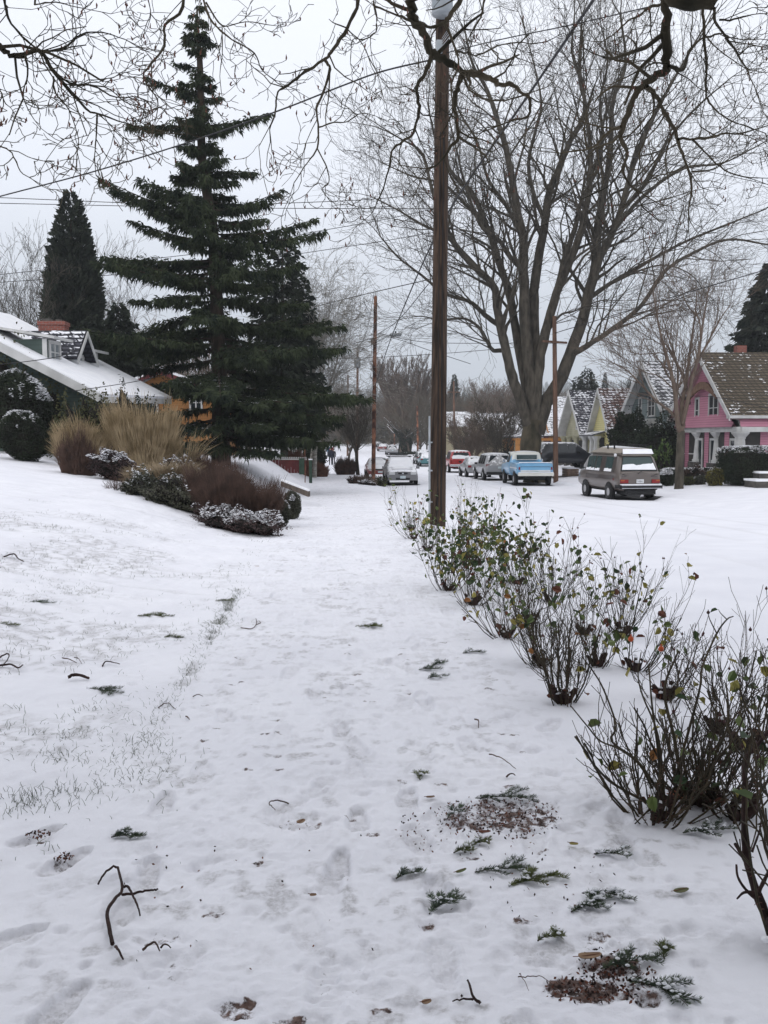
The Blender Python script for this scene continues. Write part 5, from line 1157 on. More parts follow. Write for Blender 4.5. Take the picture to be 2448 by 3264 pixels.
t, _ = make_car('silver sedan with snowy boot between the silver utility car and the red truck', SED, 'silver', place(1530, 1524, 65.5), R_(1), (.85, 3.55), .32, [(3, 4, .05, .48), (3, 4, .52, .97)], (2, 3), (5, 4), snow=((1, 2), (3, 4), (5, 6)), rsnow=.8, wsnow=.9); rearkit(t, .89, .80, .48, 'silver', plate='plate')
t, _ = make_car('bright red truck-like wagon with snow-clumped rear glass', BIG, 'red', place(1470, 1509, 78.5), R_(-1), (1.0, 4.2), .38, [(4, 4, 0, 1)][:0] + [(3, 4, .04, .34), (3, 4, .38, .66), (3, 4, .70, .97)], (1, 2), (5, 4), snow=((2, 4), (5, 6)), rsnow=.45, wsnow=.9, cat='truck', name='parked_truck')
lights(t, [('tail_light', (.88, -.01, .98), (.10, .06, .28), 'redlens')]); m = MB(); m.box((0, -.12, .64), (1.9, .14, .17)); o = m.build('rear_bumper', M['chrome'], t); m = MB(); m.box((0, -.12, .735), (1.86, .14, .03)); m.build('snow', M['snow'], o)
m = MB(); m.box((0, -.2, .66), (.32, .02, .13)); m.build('number_plate', M['white'], t); m = MB(); m.box((0, 2.4, .42), (1.2, 4.6, .14)); m.build('underbody', M['black'], t)
t, _ = make_car('teal sedan under snow left of the big pole, farther up the street', SED, 'tealp', place(1366, 1492, 101), 0, (.85, 3.55), .31, [(3, 4, .05, .48), (3, 4, .52, .97)], (2, 3), (5, 4), snow=((1, 3), (3, 4), (5, 6)), rsnow=.95, wsnow=.9, g='glass', th=.07); rearkit(t, .89, .82, .48, 'tealp')
t, _ = make_car('dark charcoal hatchback parked ahead of the teal sedan', WAG, 'charcoal', place(1352, 1484, 108), R_(1), (.85, 3.6), .31, [(3, 4, .05, .48), (3, 4, .52, .97)], (1, 2), (5, 4), snow=((2, 4), (5, 6)), wsnow=.9); rearkit(t, .87, .86, .48)
t, _ = make_car('grey car farther up the street with its roof white, before the dark hatchback', WAG, 'silver_dk', place(1356, 1472, 122), R_(2), (.85, 3.6), .31, [(3, 4, .05, .48), (3, 4, .52, .97)], (1, 2), (5, 4), snow=((2, 4), (5, 6)), wsnow=.9); rearkit(t, .87, .86, .48)
t, _ = make_car('silver utility car parked at the foot of the ivy-clad round tree', SUV, 'silver', place(1252, 1450, 158), R_(2), (.9, 3.6), .36, [(4, 5, .30, .62), (4, 5, .65, .97)], (2, 3), (6, 5), snow=((3, 5),)); rearkit(t, .94, .98, .50, 'charcoal', yl=.10)
t, _ = make_car('small grey-red sedan just beyond the farthest silver utility car', SED, 'redold', place(1222, 1441, 178), R_(2), (.85, 3.55), .31, [(3, 4, .05, .48), (3, 4, .52, .97)], (2, 3), (5, 4), snow=((1, 3), (3, 4), (5, 6)), rsnow=.9, th=.06); rearkit(t, .89, .80, .48, 'silver')
t, _ = make_car('farthest dark car at the left end of the parked row', WAG, 'dkpaint', place(1205, 1436, 192), R_(2), (.85, 3.6), .31, [(3, 4, .05, .48), (3, 4, .52, .97)], (1, 2), (5, 4), snow=((3, 4),)); rearkit(t, .87, .86, .48)
t, _ = make_car('black utility car standing in the driveway before the cream house', SUV, 'dkpaint', (P(1800, 1497, 62)[0] - 2.1, P(1800, 1497, 62)[1], -.55), R_(-80), (.9, 3.6), .36, [(4, 5, .02, .32), (4, 5, .36, .66), (4, 5, .70, .97)], (2, 3), (6, 5), snow=((3, 5),), th=.02, group=None); rearkit(t, .94, .98, .5, 'black', yl=.1)
# ---- grey wagon facing us on the left kerb, red car behind it
p = place(1284, 1540, 51.5); 
t, Rn = make_car('grey wagon facing the viewer with its windscreen and bonnet white with snow', WAG, 'silver_dk', (p[0], p[1] + 4.62, p[2]), R_(180), (.9, 3.7), .33, [(3, 4, .05, .45), (3, 4, .5, .97)], (1, 2), (5, 4), snow=((2, 4), (5, 6)), wsnow=.97, th=.05)
m = MB(); patch(m, Rn[5][5], Rn[5][-5], Rn[4][-6], Rn[4][6], .03, .97, .02, .99, .03, th=.03, nrm=(0, 1, .3)); m.build('snow', M['snow'], t)
lights(t, [('headlight', (.60, 4.53, .70), (.32, .22, .15), 'lens'), ('fog_lamp', (.62, 4.60, .45), (.14, .08, .13), 'lens')])
m = MB(); m.box((0, 4.60, .70), (.52, .10, .08)); m.build('grille', M['black'], t); m = MB(); m.box((0, 4.66, .70), (.10, .03, .07)); m.build('badge', M['chrome'], t)
m = MB(); m.box((0, 4.60, .44), (1.66, .16, .26)); o = m.build('front_bumper', M['silver_dk'], t); m = MB(); m.box((0, 4.685, .40), (.78, .012, .11)); m.build('air_intake', M['black'], o)
m = MB(); m.box((0, 4.70, .49), (.31, .02, .15)); m.build('number_plate', M['plate'], t)
for s in (1, -1): m = MB(); m.box((s * .97, 3.1, .98), (.2, .1, .14)); m.build('wing_mirror', M['silver_dk'], t)
m = MB()
for y in (1.3, 2.2): m.box((0, y, 1.60), (1.5, .05, .035))
for s in (1, -1): m.box((s * .6, 1.75, 1.565), (.04, 1.7, .04))
m.build('roof_rack', M['black'], t)
p = place(1212, 1516, 62); t, Rn = make_car('faded red car half hidden behind the grey wagon and the spotted pole', SED, 'redold', (p[0], p[1] + 4.6, p[2]), R_(180), (.85, 3.6), .31, [(3, 4, .05, .48), (3, 4, .52, .97)], (2, 3), (5, 4), snow=((1, 2), (3, 4)), g='glass_green', wsnow=.25)
lights(t, [('headlight', (.62, 4.44, .68), (.30, .2, .13), 'lens')]); m = MB(); m.box((0, 4.58, .50), (1.6, .16, .2)); o = m.build('front_bumper', M['redold'], t); m = MB(); m.box((0, 4.67, .54), (.31, .02, .13)); m.build('number_plate', M['plate'], t); m = MB(); m.box((0, 4.57, .69), (.8, .06, .1)); m.build('grille', M['black'], t)
# wooden box by the kerb
b = G(1818, 1518); t = thing('planter_box', 'low wooden box in the snow between the pole and the van', 'box', b, R_(12))
m = MB()
for k in range(3): m.box((0, 0, .10 + .17 * k), (.82, .82, .155))
m.build('planks', M['boxwood'] if 'boxwood' in M else mat('weathered_boards', (0.16, 0.11, 0.08), (0.24, 0.17, 0.13), scale=5), t); m = MB(); m.box((0, 0, .54), (.86, .86, .07)); m.build('snow', M['snow'], t)
# bare dark ground under the cars where no snow fell
# ================================================================== POLES, WIRES, FENCES, PEOPLE
M['pole'] = mat('weathered_pole', (0.016, 0.011, 0.008), (0.078, 0.050, 0.035), scale=5, stretch=(3, 3, .22), rough=.95, bump=.7, bscale=12, detail=8)
M['pole_red'] = mat('rusty_red_pole', (0.055, 0.022, 0.015), (0.30, 0.135, 0.08), scale=2.4, stretch=(1, 1, .5), rough=.9, bump=.3, contrast=(.42, .58))
M['pole_brown'] = mat('brown_pole', (0.09, 0.05, 0.035), (0.17, 0.10, 0.07), scale=4, stretch=(2, 2, .3), rough=.9, bump=.3)
M['wire'] = mat('black_wire', (0.015, 0.015, 0.018), (0.03, 0.03, 0.032), rough=.6)
M['galv'] = mat('galvanised_metal', (0.30, 0.33, 0.35), (0.40, 0.42, 0.44), scale=4, rough=.5, metal=.3)
M['green_post'] = mat('green_post', (0.02, 0.045, 0.03), (0.04, 0.07, 0.05), scale=5)
M['fence_red'] = mat('dark_red_panel', (0.085, 0.018, 0.02), (0.13, 0.03, 0.03), scale=3)
M['plank'] = mat('old_timber', (0.06, 0.045, 0.035), (0.13, 0.10, 0.08), scale=5, snow=.55)
def pole(label, px, py, dep, toppx, toppy, r0, r1, m, ground=None, name='utility_pole'):
    p = P(px, py, dep); top = P(toppx, toppy, dep); b = np.array([p[0], p[1], Tz(p[0], p[1])]) 
    t = thing(name, label, 'utility pole', b); H = top[2] - b[2]; lean = (top - p)[:2] * 1.0
    c = MB(); n = 18; zz = np.linspace(-.3, H, 30); path = np.stack([lean[0] * zz / H, lean[1] * zz / H, zz], 1)
    c.tube(path, np.linspace(r0, r1, 30), n); c.build('shaft', M[m], t, True); return t, H, path
# the big near pole
D0 = 19.0
t, H, pth = pole('massive weathered timber pole rising among the roses in the middle', 1395, 1650, D0, 1414, -260, .165, .135, 'pole')
at = lambda px, py, d=D0: P(px, py, d) - np.array(root_loc(t))
m = MB(); q = np.array([at(1369, y, D0 - .17) for y in (1640, 1500, 1400, 1327)]); m.tube(q, .021, 8); m.build('conduit', M['galv'], t, True)
m = MB()
for y in (1600, 1500, 1410): m.box(at(1371, y, D0 - .16), (.09, .05, .03))
m.build('conduit_strap', M['galv'], t)
m = MB(); 
for x, w_ in ((1398, .012), (1409, .016)):
    q = np.array([at(x + dx, y, D0 - .15) for y, dx in ((1640, -3), (1400, -2), (1100, 0), (900, 1), (700, 3), (420, 6))]); m.tube(q, w_ * .8, 5)
m.build('drying_crack', M['black'], t, True)
m = MB(); c = at(1410, 48, D0 - .36); m.lathe([(.01, 0), (.20, 0), (.213, .015), (.213, .85), (.18, .93), (.01, .95)], c, 24); m.build('transformer', M['galv'], t, True)
m = MB(); c = at(1413, -60, D0); m.box(c, (2.4, .12, .12)); m.build('crossarm', M['pole'], t)
m = MB(); c = at(1400, 150, D0 - .16); m.box(c, (.12, .1, .25)); 
for k in range(4): m.tube([c + [.05, -.05, .05 * k], at(1440 + 12 * k, 110 - 30 * k, D0 - .5)], .008, 4)
m.build('bracket', M['galv'], t)
# spotted reddish pole with street lamp
D1 = 61.5
t, H, pth = pole('rust-red spotted pole carrying a lamp arm, left of the grey wagon', 1190, 1520, D1, 1197, 943, .14, .115, 'pole_red')
at1 = lambda px, py, d=D1: P(px, py, d) - np.array(root_loc(t))
m = MB(); m.tube([at1(1197, 944), at1(1198, 931)], .03, 6); m.box(at1(1197, 945), (.22, .2, .06)); m.build('pole_cap', M['galv'], t)
m = MB(); m.tube(spl([at1(1196, 1090), at1(1215, 1083), at1(1235, 1073), at1(1252, 1066)], 4), .03, 6); m.build('lamp_arm', M['galv'], t)
m = MB(); c = at1(1261, 1067); m.lathe([(.01, -.42), (.10, -.36), (.13, 0), (.10, .35), (.01, .42)], c, 10, 'x'); o = m.build('lamp_head', M['galv'], t, True); m = MB(); m.lathe([(.05, 0), (.06, .12), (.01, .14)], c + [0, 0, .1], 8); m.build('photocell', M['black'], o)
m = MB(); m.box(at1(1190, 1090), (.3, .2, .35)); m.build('bracket', M['pole_brown'], t)
# farther poles
for lb, px, py, d, tx, ty, r, mm in (
    ('slim dark pole with a pale drum transformer left of the spotted pole', 1138, 1440, 104, 1140, 1113, .15, 'pole_brown'),
    ('most distant pole stub above the woods, left of the drum transformer pole', 1108, 1420, 150, 1109, 1195, .17, 'pole_brown'),
    ('brown pole with crossarm standing behind the blue pickup', 1772, 1527, 55, 1767, 1008, .155, 'pole_brown'),
    ('short orange-brown pole beside the ivy-clad round tree', 1332, 1448, 130, 1330, 1295, .15, 'pole_red'),
    ('thin grey pole among bare trees, just right of the massive pole', 1450, 1445, 120, 1446, 1215, .15, 'pole_brown'),
    ('small orange pole directly left of the ivy-clad trunk', 1257, 1432, 200, 1257, 1370, .14, 'pole_red')):
    t, H, _ = pole(lb, px, py, d, tx, ty, r, r * .8, mm)
    if 'drum' in lb:
        c = P(1139, 1155, 104) - np.array(root_loc(t)); m = MB(); m.lathe([(.01, -.6), (.35, -.6), (.37, .55), (.01, .62)], c, 12); m.build('transformer', M['galv'], t, True)
        m = MB(); m.tube([c + [0, 0, 1.2], c + [0, 0, 1.75]], .05, 6); m.build('pole_cap', M['galv'], t)
    if 'crossarm' in lb:
        m = MB(); c = P(1768, 1090, 54.8) - np.array(root_loc(t)); m.box(c, (.12, .12, .12)); m.box(c, (1.9, .12, .12), rz=.5); m.build('crossarm', M['pole_brown'], t)
    if 'thin grey' in lb:
        m = MB(); c = P(1446, 1250, 119.8) - np.array(root_loc(t)); m.box(c, (1.7, .12, .12)); m.build('crossarm', M['pole_brown'], t)
# wires: (label, [(px, py, distance)...], radius)
WR_ = [
 ('thick black cable sweeping down from the top right to the spotted pole', [(1935, -60, 11), (1892, 0, 12), (1669, 325, 16), (1466, 617, 21), (1366, 800, 27), (1268, 1025, 40), (1230, 1125, 52), (1196, 1230, 61)], .017),
 ('twisted service line climbing from the left edge to the massive pole', [(-60, 646, 27), (0, 626, 26), (295, 548, 25), (590, 457, 24), (885, 354, 22), (1092, 273, 21), (1224, 226, 20), (1402, 185, 19)], .014),
 ('upper of the two level wires crossing the sky behind the cedar', [(-60, 628, 60), (0, 630, 60), (640, 655, 60), (900, 648, 60), (1224, 632, 60), (1600, 590, 60)], .018),
 ('lower of the two level wires crossing the sky behind the cedar', [(-60, 646, 60), (0, 648, 60), (700, 662, 60), (1224, 665, 60), (1500, 664, 60), (2000, 655, 60)], .018),
 ('rising wire reaching the big bare tree from behind the cedar', [(-60, 880, 66), (0, 875, 66), (700, 800, 66), (970, 745, 66), (1224, 700, 66), (1500, 640, 66)], .018),
 ('second rising wire, just under its neighbour at the dark columnar conifer', [(-60, 905, 66), (0, 900, 66), (640, 855, 66), (980, 805, 66), (1224, 768, 66), (1500, 720, 66)], .018),
 ('twisted line resting on the top of the spotted pole', [(900, 1010, 70), (1045, 967, 66), (1197, 930, 61.5), (1346, 896, 58), (1500, 860, 55)], .022),
 ('wire from the left meeting the lamp-arm level of the spotted pole', [(950, 1115, 72), (1065, 1110, 68), (1192, 1077, 61.5)], .016),
 ('long low wire running right from behind the cedar past both poles', [(900, 1146, 80), (1040, 1143, 80), (1224, 1138, 80), (1500, 1120, 80), (1800, 1090, 80)], .018),
 ('slack wire falling right from the spotted pole to behind the maple', [(1202, 1062, 61.5), (1300, 1083, 62), (1400, 1093, 62), (1600, 1094, 60), (1768, 1092, 55)], .015),
 ('steeper slack wire falling right from the spotted pole', [(1202, 1066, 61.5), (1280, 1085, 62), (1358, 1113, 62), (1500, 1160, 62)], .015),
 ('wire slanting up to the drum transformer pole', [(1055, 1225, 118), (1100, 1190, 110), (1139, 1165, 104)], .03),
 ('heavy wire rising to the right edge above the pink house', [(1768, 1062, 55), (1900, 1022, 50), (2150, 945, 44), (2448, 858, 38), (2520, 836, 37)], .017),
 ('wire from the massive pole across the maple crown to the top right', [(1408, 172, 19), (1600, 125, 18), (1831, 77, 17), (2116, 10, 16), (2250, -30, 15)], .008),
 ('thin line crossing the maple crown down to the right edge', [(1416, 330, 22), (1669, 398, 24), (1831, 463, 26), (2200, 535, 30), (2448, 588, 33), (2520, 600, 34)], .009),
 ('low service wire crossing in front of the pink house windows', [(1775, 1180, 55), (1950, 1290, 52), (2150, 1268, 48), (2270, 1265, 44), (2448, 1300, 40), (2520, 1312, 39)], .009),
 ('service drop running along the snowy roof of the green house', [(-60, 1165, 22), (45, 1157, 23), (180, 1138, 24), (250, 1115, 25)], .008),
 ('service drop rising over the green house eave toward the orange house', [(230, 1247, 28), (420, 1218, 33), (560, 1185, 40), (640, 1150, 46)], .010),
 ('thin wire dropping steeply from the main pole side to the spotted pole', [(1366, 905, 30), (1275, 1015, 42), (1205, 1065, 61)], .012),
 ('fine guy wire left of the spotted pole running down to the drum transformer pole', [(1192, 935, 62), (1170, 1050, 80), (1142, 1115, 103)], .014),
]
for lb, pts, r in WR_:
    p = spl([(x, y, 1 / d) for x, y, d in pts], 8); p = [P(x, y, 1 / k) for x, y, k in p]
    m = MB(); m.tube(p, r * 1.35, 5); o = m.build('wire', M['wire'], None, True); tag(o, lb, 'wire', 'overhead wires')
# small sloping timber wall, red fence, posts
t = thing('timber_edging', 'snow-topped timber beam edging the bank beyond the round bushes', 'edging', G(940, 1568))
a = P(895, 1533, 30.5); b_ = P(982, 1566, 28.0); m = MB(); d = b_ - a; m.slab([a, b_, b_ - [0, 0, .17], a - [0, 0, .17]], (.3, .95, 0), .2); m.build('beam', M['plank'], t, world=True)
m = MB(); m.slab([a, b_, b_ + [0, 0, .05], a + [0, 0, .05]], (.3, .95, 0), .2); m.build('snow', M['snow'], t, world=True)
fb = P(985, 1512, 52); t = thing('picket_fence', 'dark red panel fence with white-dotted top behind the snowy bank', 'fence', (fb[0], fb[1], Tz(fb[0], fb[1])))
A, Bq = P(840, 1500, 53), P(978, 1505, 52); zt = P(900, 1466, 52)[2]
m = MB(); 
for k in range(14):
    f0, f1 = k / 14, (k + .93) / 14; p0, p1 = A + (Bq - A) * f0, A + (Bq - A) * f1; m.slab([(p0[0], p0[1], zt - .75), (p1[0], p1[1], zt - .75), (p1[0], p1[1], zt), (p0[0], p0[1], zt)], (0, 1, 0), .05)
m.build('panel', M['fence_red'], t, world=True)
m = MB(); m.slab([(A[0], A[1] - .03, zt), (Bq[0], Bq[1] - .03, zt), (Bq[0], Bq[1] - .03, zt + .06), (A[0], A[1] - .03, zt + .06)], (0, 1, 0), .1)
for k in range(24): p0 = A + (Bq - A) * ((k + .5) / 24); m.box((p0[0], p0[1], zt + .12), (.055, .055, .08))
m.build('top_rail', M['trim_snowy'], t, world=True)
m = MB(); m.box((P(962, 1490, 52)[0], 52 + .0, zt - .35), (.3, .05, .9)); m.build('lattice', M['green_post'], t, world=True)
c = P(990, 1512, 50.5); zb = Tz(c[0], c[1]); t = thing('fence_post', 'green square post at the end of the red fence by the walk', 'post', (c[0], c[1], zb)); m = MB(); h = P(990, 1466, 50.5)[2] - zb; m.box((0, 0, h / 2), (.17, .17, h)); m.build('post', M['green_post'], t); m = MB(); m.box((0, 0, h + .03), (.22, .22, .06)); m.build('cap', M['snow'], t)
c = P(972, 1510, 49.5); zb = Tz(c[0], c[1]); t = thing('slender_sapling', 'thin rust-brown stake standing beside the green post', 'stake', (c[0], c[1], zb)); m = MB(); m.tube([(0, 0, -.1), (.02, 0, .7), (0, 0, 1.9)], [.03, .025, .02], 6); m.build('stem', M['pole_red'], t, True)
# stone steps on the right
b = P(2440, 1556, 41.5); t = thing('stone_steps', 'dark stone steps with thick snow beside the clipped hedge', 'steps', (b[0] + 1.2, b[1], Tz(b[0], b[1])))
for k, (x0, w_, z, y) in enumerate(((-1.9, 4.2, .18, 0), (-1.35, 3.6, .50, .9), (-.55, 3.0, .84, 1.8))):
    m = MB(); m.box((x0 + w_ / 2, y, z - .15), (w_, 1.2, .52)); o = m.build('step', M['stone'], t); m = MB(); m.box((x0 + w_ / 2, y, z + .14), (w_ + .06, 1.26, .09)); m.build('snow', M['snow'], o)
# ---- people on the far walk
def skinned(name, verts, edges, radii, mats, sub=1, parent=None, cuts=None, root=0):
    me = bpy.data.meshes.new(name); me.from_pydata([tuple(v) for v in verts], edges, []); o = bpy.data.objects.new(name, me); C.objects.link(o)
    sk = o.modifiers.new('s', 'SKIN'); sk.use_smooth_shade = True
    for i, r in enumerate(radii): sv = me.skin_vertices[0].data[i]; sv.radius = (r if not isinstance(r, tuple) else r[0], r if not isinstance(r, tuple) else r[1]); sv.use_root = (i == root)
    ss_ = o.modifiers.new('u', 'SUBSURF'); ss_.levels = sub; ss_.render_levels = sub
    bpy.context.view_layer.update(); dg = bpy.context.evaluated_depsgraph_get(); m2 = bpy.data.meshes.new_from_object(o.evaluated_get(dg)); o.modifiers.clear(); o.data = m2; m2.name = name
    for m_ in mats: m2.materials.append(m_)
    if cuts:
        for p in m2.polygons: p.material_index = cuts(p.center); p.use_smooth = True
    if parent: o.parent = parent
    return o
M['skin'] = mat('skin', (0.45, 0.27, 0.20)); M['hair'] = mat('dark_hair', (0.03, 0.02, 0.015)); M['shoe'] = M['black']
def person(label, px, py, dep, H, jacket, trousers, phase, hat=None):
    p = P(px, py, dep); t = thing('person', label, 'person', (p[0], p[1], Tz(p[0], p[1]) + .0), R_(2)); s = H / 1.75; f = .24 * phase
    V = [(0, 0, .95), (0, 0, 1.15), (0, 0, 1.38), (0, 0, 1.50), (0, .01, 1.58), (0, .02, 1.72),
         (-.10, 0, .90), (-.10, f * .6, .50), (-.10, f * .75 - .04, .08), (-.10, f * .75 + .13, .04),
         (.10, 0, .90), (.10, -f * .35, .50), (.10, -f * .95 - .05, .10), (.10, -f * .95 + .12, .05),
         (-.19, 0, 1.43), (-.24, -.05 - f * .3, 1.16), (-.23, -f * .5 + .06, .90), (-.23, -f * .5 + .09, .82),
         (.19, 0, 1.43), (.24, -.05 + f * .3, 1.16), (.23, f * .5 + .08, .92), (.23, f * .5 + .11, .84)]
    E_ = [(0, 1), (1, 2), (2, 3), (3, 4), (4, 5), (0, 6), (6, 7), (7, 8), (8, 9), (0, 10), (10, 11), (11, 12), (12, 13), (2, 14), (14, 15), (15, 16), (16, 17), (2, 18), (18, 19), (19, 20), (20, 21)]
    Rr = [(.17, .12), (.16, .12), (.18, .12), .06, .075, .085, .095, .07, .05, .045, .095, .07, .05, .045, .075, .06, .045, .04, .075, .06, .045, .04]
    cuts = lambda c: 0 if c.z / s > 1.51 else (1 if (c.z / s > .88 or (abs(c.x) / s > .17 and c.z / s > .84)) else (3 if c.z / s < .09 else 2))
    o = skinned('body', np.array(V) * s, E_, [tuple(k * s for k in (r if isinstance(r, tuple) else (r, r))) for r in Rr], [M['skin'], jacket, trousers, M['shoe']], 1, t, cuts)
    m = MB(); a = np.linspace(-.05, 1, 7) * math.pi / 2; m.lathe([(.115 * s * math.cos(k), .12 * s * math.sin(k)) for k in a], (0, -.005, 1.67 * s), 12); m.build('hair' if hat is None else 'hat', hat or M['hair'], t, True)
J1 = mat('navy_jacket', (0.02, 0.024, 0.04)); J2 = mat('black_jacket', (0.012, 0.012, 0.016)); J3 = mat('red_jacket', (0.28, 0.02, 0.025)); J4 = mat('blue_jacket', (0.02, 0.12, 0.28)); TR = mat('dark_trousers', (0.018, 0.02, 0.032))
person('person in a dark jacket walking away, left one of the nearer pair', 1054, 1479, 93, 1.76, J1, TR, 1)
person('shorter person in black walking away beside the dark-jacketed one', 1063, 1478.5, 94, 1.62, J2, TR, -1)
person('person in a red jacket farther up the walk', 1057, 1461, 125, 1.74, J3, TR, 1)
person('person in a bright blue jacket at the hedge side of the far walk', 1047, 1459, 128, 1.72, J4, TR, -1)
# ================================================================== SHRUBS, HEDGES, GRASSES
def leafm(name, c1, c2, sc=1.5): return mat(name, c1, c2, scale=sc, rough=.7, spec=.25, detail=7)
M['hedge'] = leafm('hedge_leaves', (0.006, 0.010, 0.006), (0.026, 0.036, 0.018))
M['olive'] = leafm('olive_leaves', (0.035, 0.04, 0.015), (0.085, 0.085, 0.035))
M['brownleaf'] = leafm('brown_shrub_leaves', (0.035, 0.020, 0.016), (0.095, 0.055, 0.040))
M['greyleaf'] = leafm('grey_green_leaves', (0.030, 0.034, 0.024), (0.085, 0.085, 0.06))
M['purple'] = leafm('dark_purple_leaves', (0.022, 0.013, 0.014), (0.065, 0.04, 0.038))
M['brightleaf'] = leafm('bright_green_leaves', (0.03, 0.06, 0.015), (0.09, 0.13, 0.04))
M['yellowleaf'] = leafm('yellow_green_leaves', (0.07, 0.065, 0.015), (0.17, 0.15, 0.04))
M['tangrass'] = leafm('tan_dry_grass', (0.20, 0.145, 0.075), (0.40, 0.31, 0.19), 3)
M['palegrass'] = leafm('pale_dry_grass', (0.18, 0.14, 0.09), (0.32, 0.25, 0.165), 3)
M['redtwig'] = mat('red_brown_twigs', (0.045, 0.028, 0.022), (0.115, 0.070, 0.054), scale=5, rough=.9)
M['rusttwig'] = mat('rust_twigs', (0.10, 0.045, 0.03), (0.19, 0.09, 0.055), scale=5, rough=.9)
M['core'] = mat('inner_shade_core', (0.008, 0.007, 0.006), (0.018, 0.015, 0.012), scale=8, rough=1)  # near-black colour paints the shade inside the shrubs
def shape_pts(r, n, w, d, h, box, ro, lump=.12, seed=0):
    """points near the surface of a rounded body (sits on z=0)"""
    v = r.normal(size=(n, 3)); v /= np.linalg.norm(v, axis=1, keepdims=True)
    p = 2.0 if not box else 7.0
    k = (np.abs(v) ** p).sum(1) ** (-1 / p); q = v * k[:, None]
    lum = 1 + lump * (np.sin(v[:, 0] * 7 + seed) * np.sin(v[:, 1] * 6 + 2 * seed) + .6 * np.sin(v[:, 2] * 9 + v[:, 0] * 5 + seed))
    q = q * (lum * ro)[:, None]; q[:, 2] = (q[:, 2] + 1) / 2
    q[:, 2] = np.clip(q[:, 2], .0, None)
    return q * [w / 2, d / 2, h], v
def drape(q, base, rz, box=False):
    if box: return q
    c, s_ = math.cos(rz), math.sin(rz); X = base[0] + q[..., 0] * c - q[..., 1] * s_; Y = base[1] + q[..., 0] * s_ + q[..., 1] * c
    o = q.copy(); o[..., 2] += T(X, Y) - Tz(base[0], base[1]); return o
def clump(q, lump, seed):
    if lump < .25: return q
    o = q.copy(); o[..., 2] *= 1 + .9 * vn(q[..., 0], q[..., 1], .28, seed) + .5 * vn(q[..., 0], q[..., 1], .11, seed + 2); return o
def leaf_quads(pos, nrm, L, Wd, r, tilt=.6):
    n = len(pos); d = nrm * .5 + r.normal(0, tilt, (n, 3)); d /= np.linalg.norm(d, axis=1, keepdims=True)
    s = np.cross(d, r.normal(size=(n, 3))); s /= np.linalg.norm(s, axis=1, keepdims=True) + 1e-9
    L = np.broadcast_to(L, (n,)) * r.uniform(.7, 1.3, n); W2 = np.broadcast_to(Wd, (n,)) * .5
    V = np.stack([pos - d * (L * .5)[:, None], pos + s * W2[:, None], pos + d * (L * .5)[:, None], pos - s * W2[:, None]], 1)
    return V.reshape(-1, 3), np.arange(n * 4).reshape(n, 4)
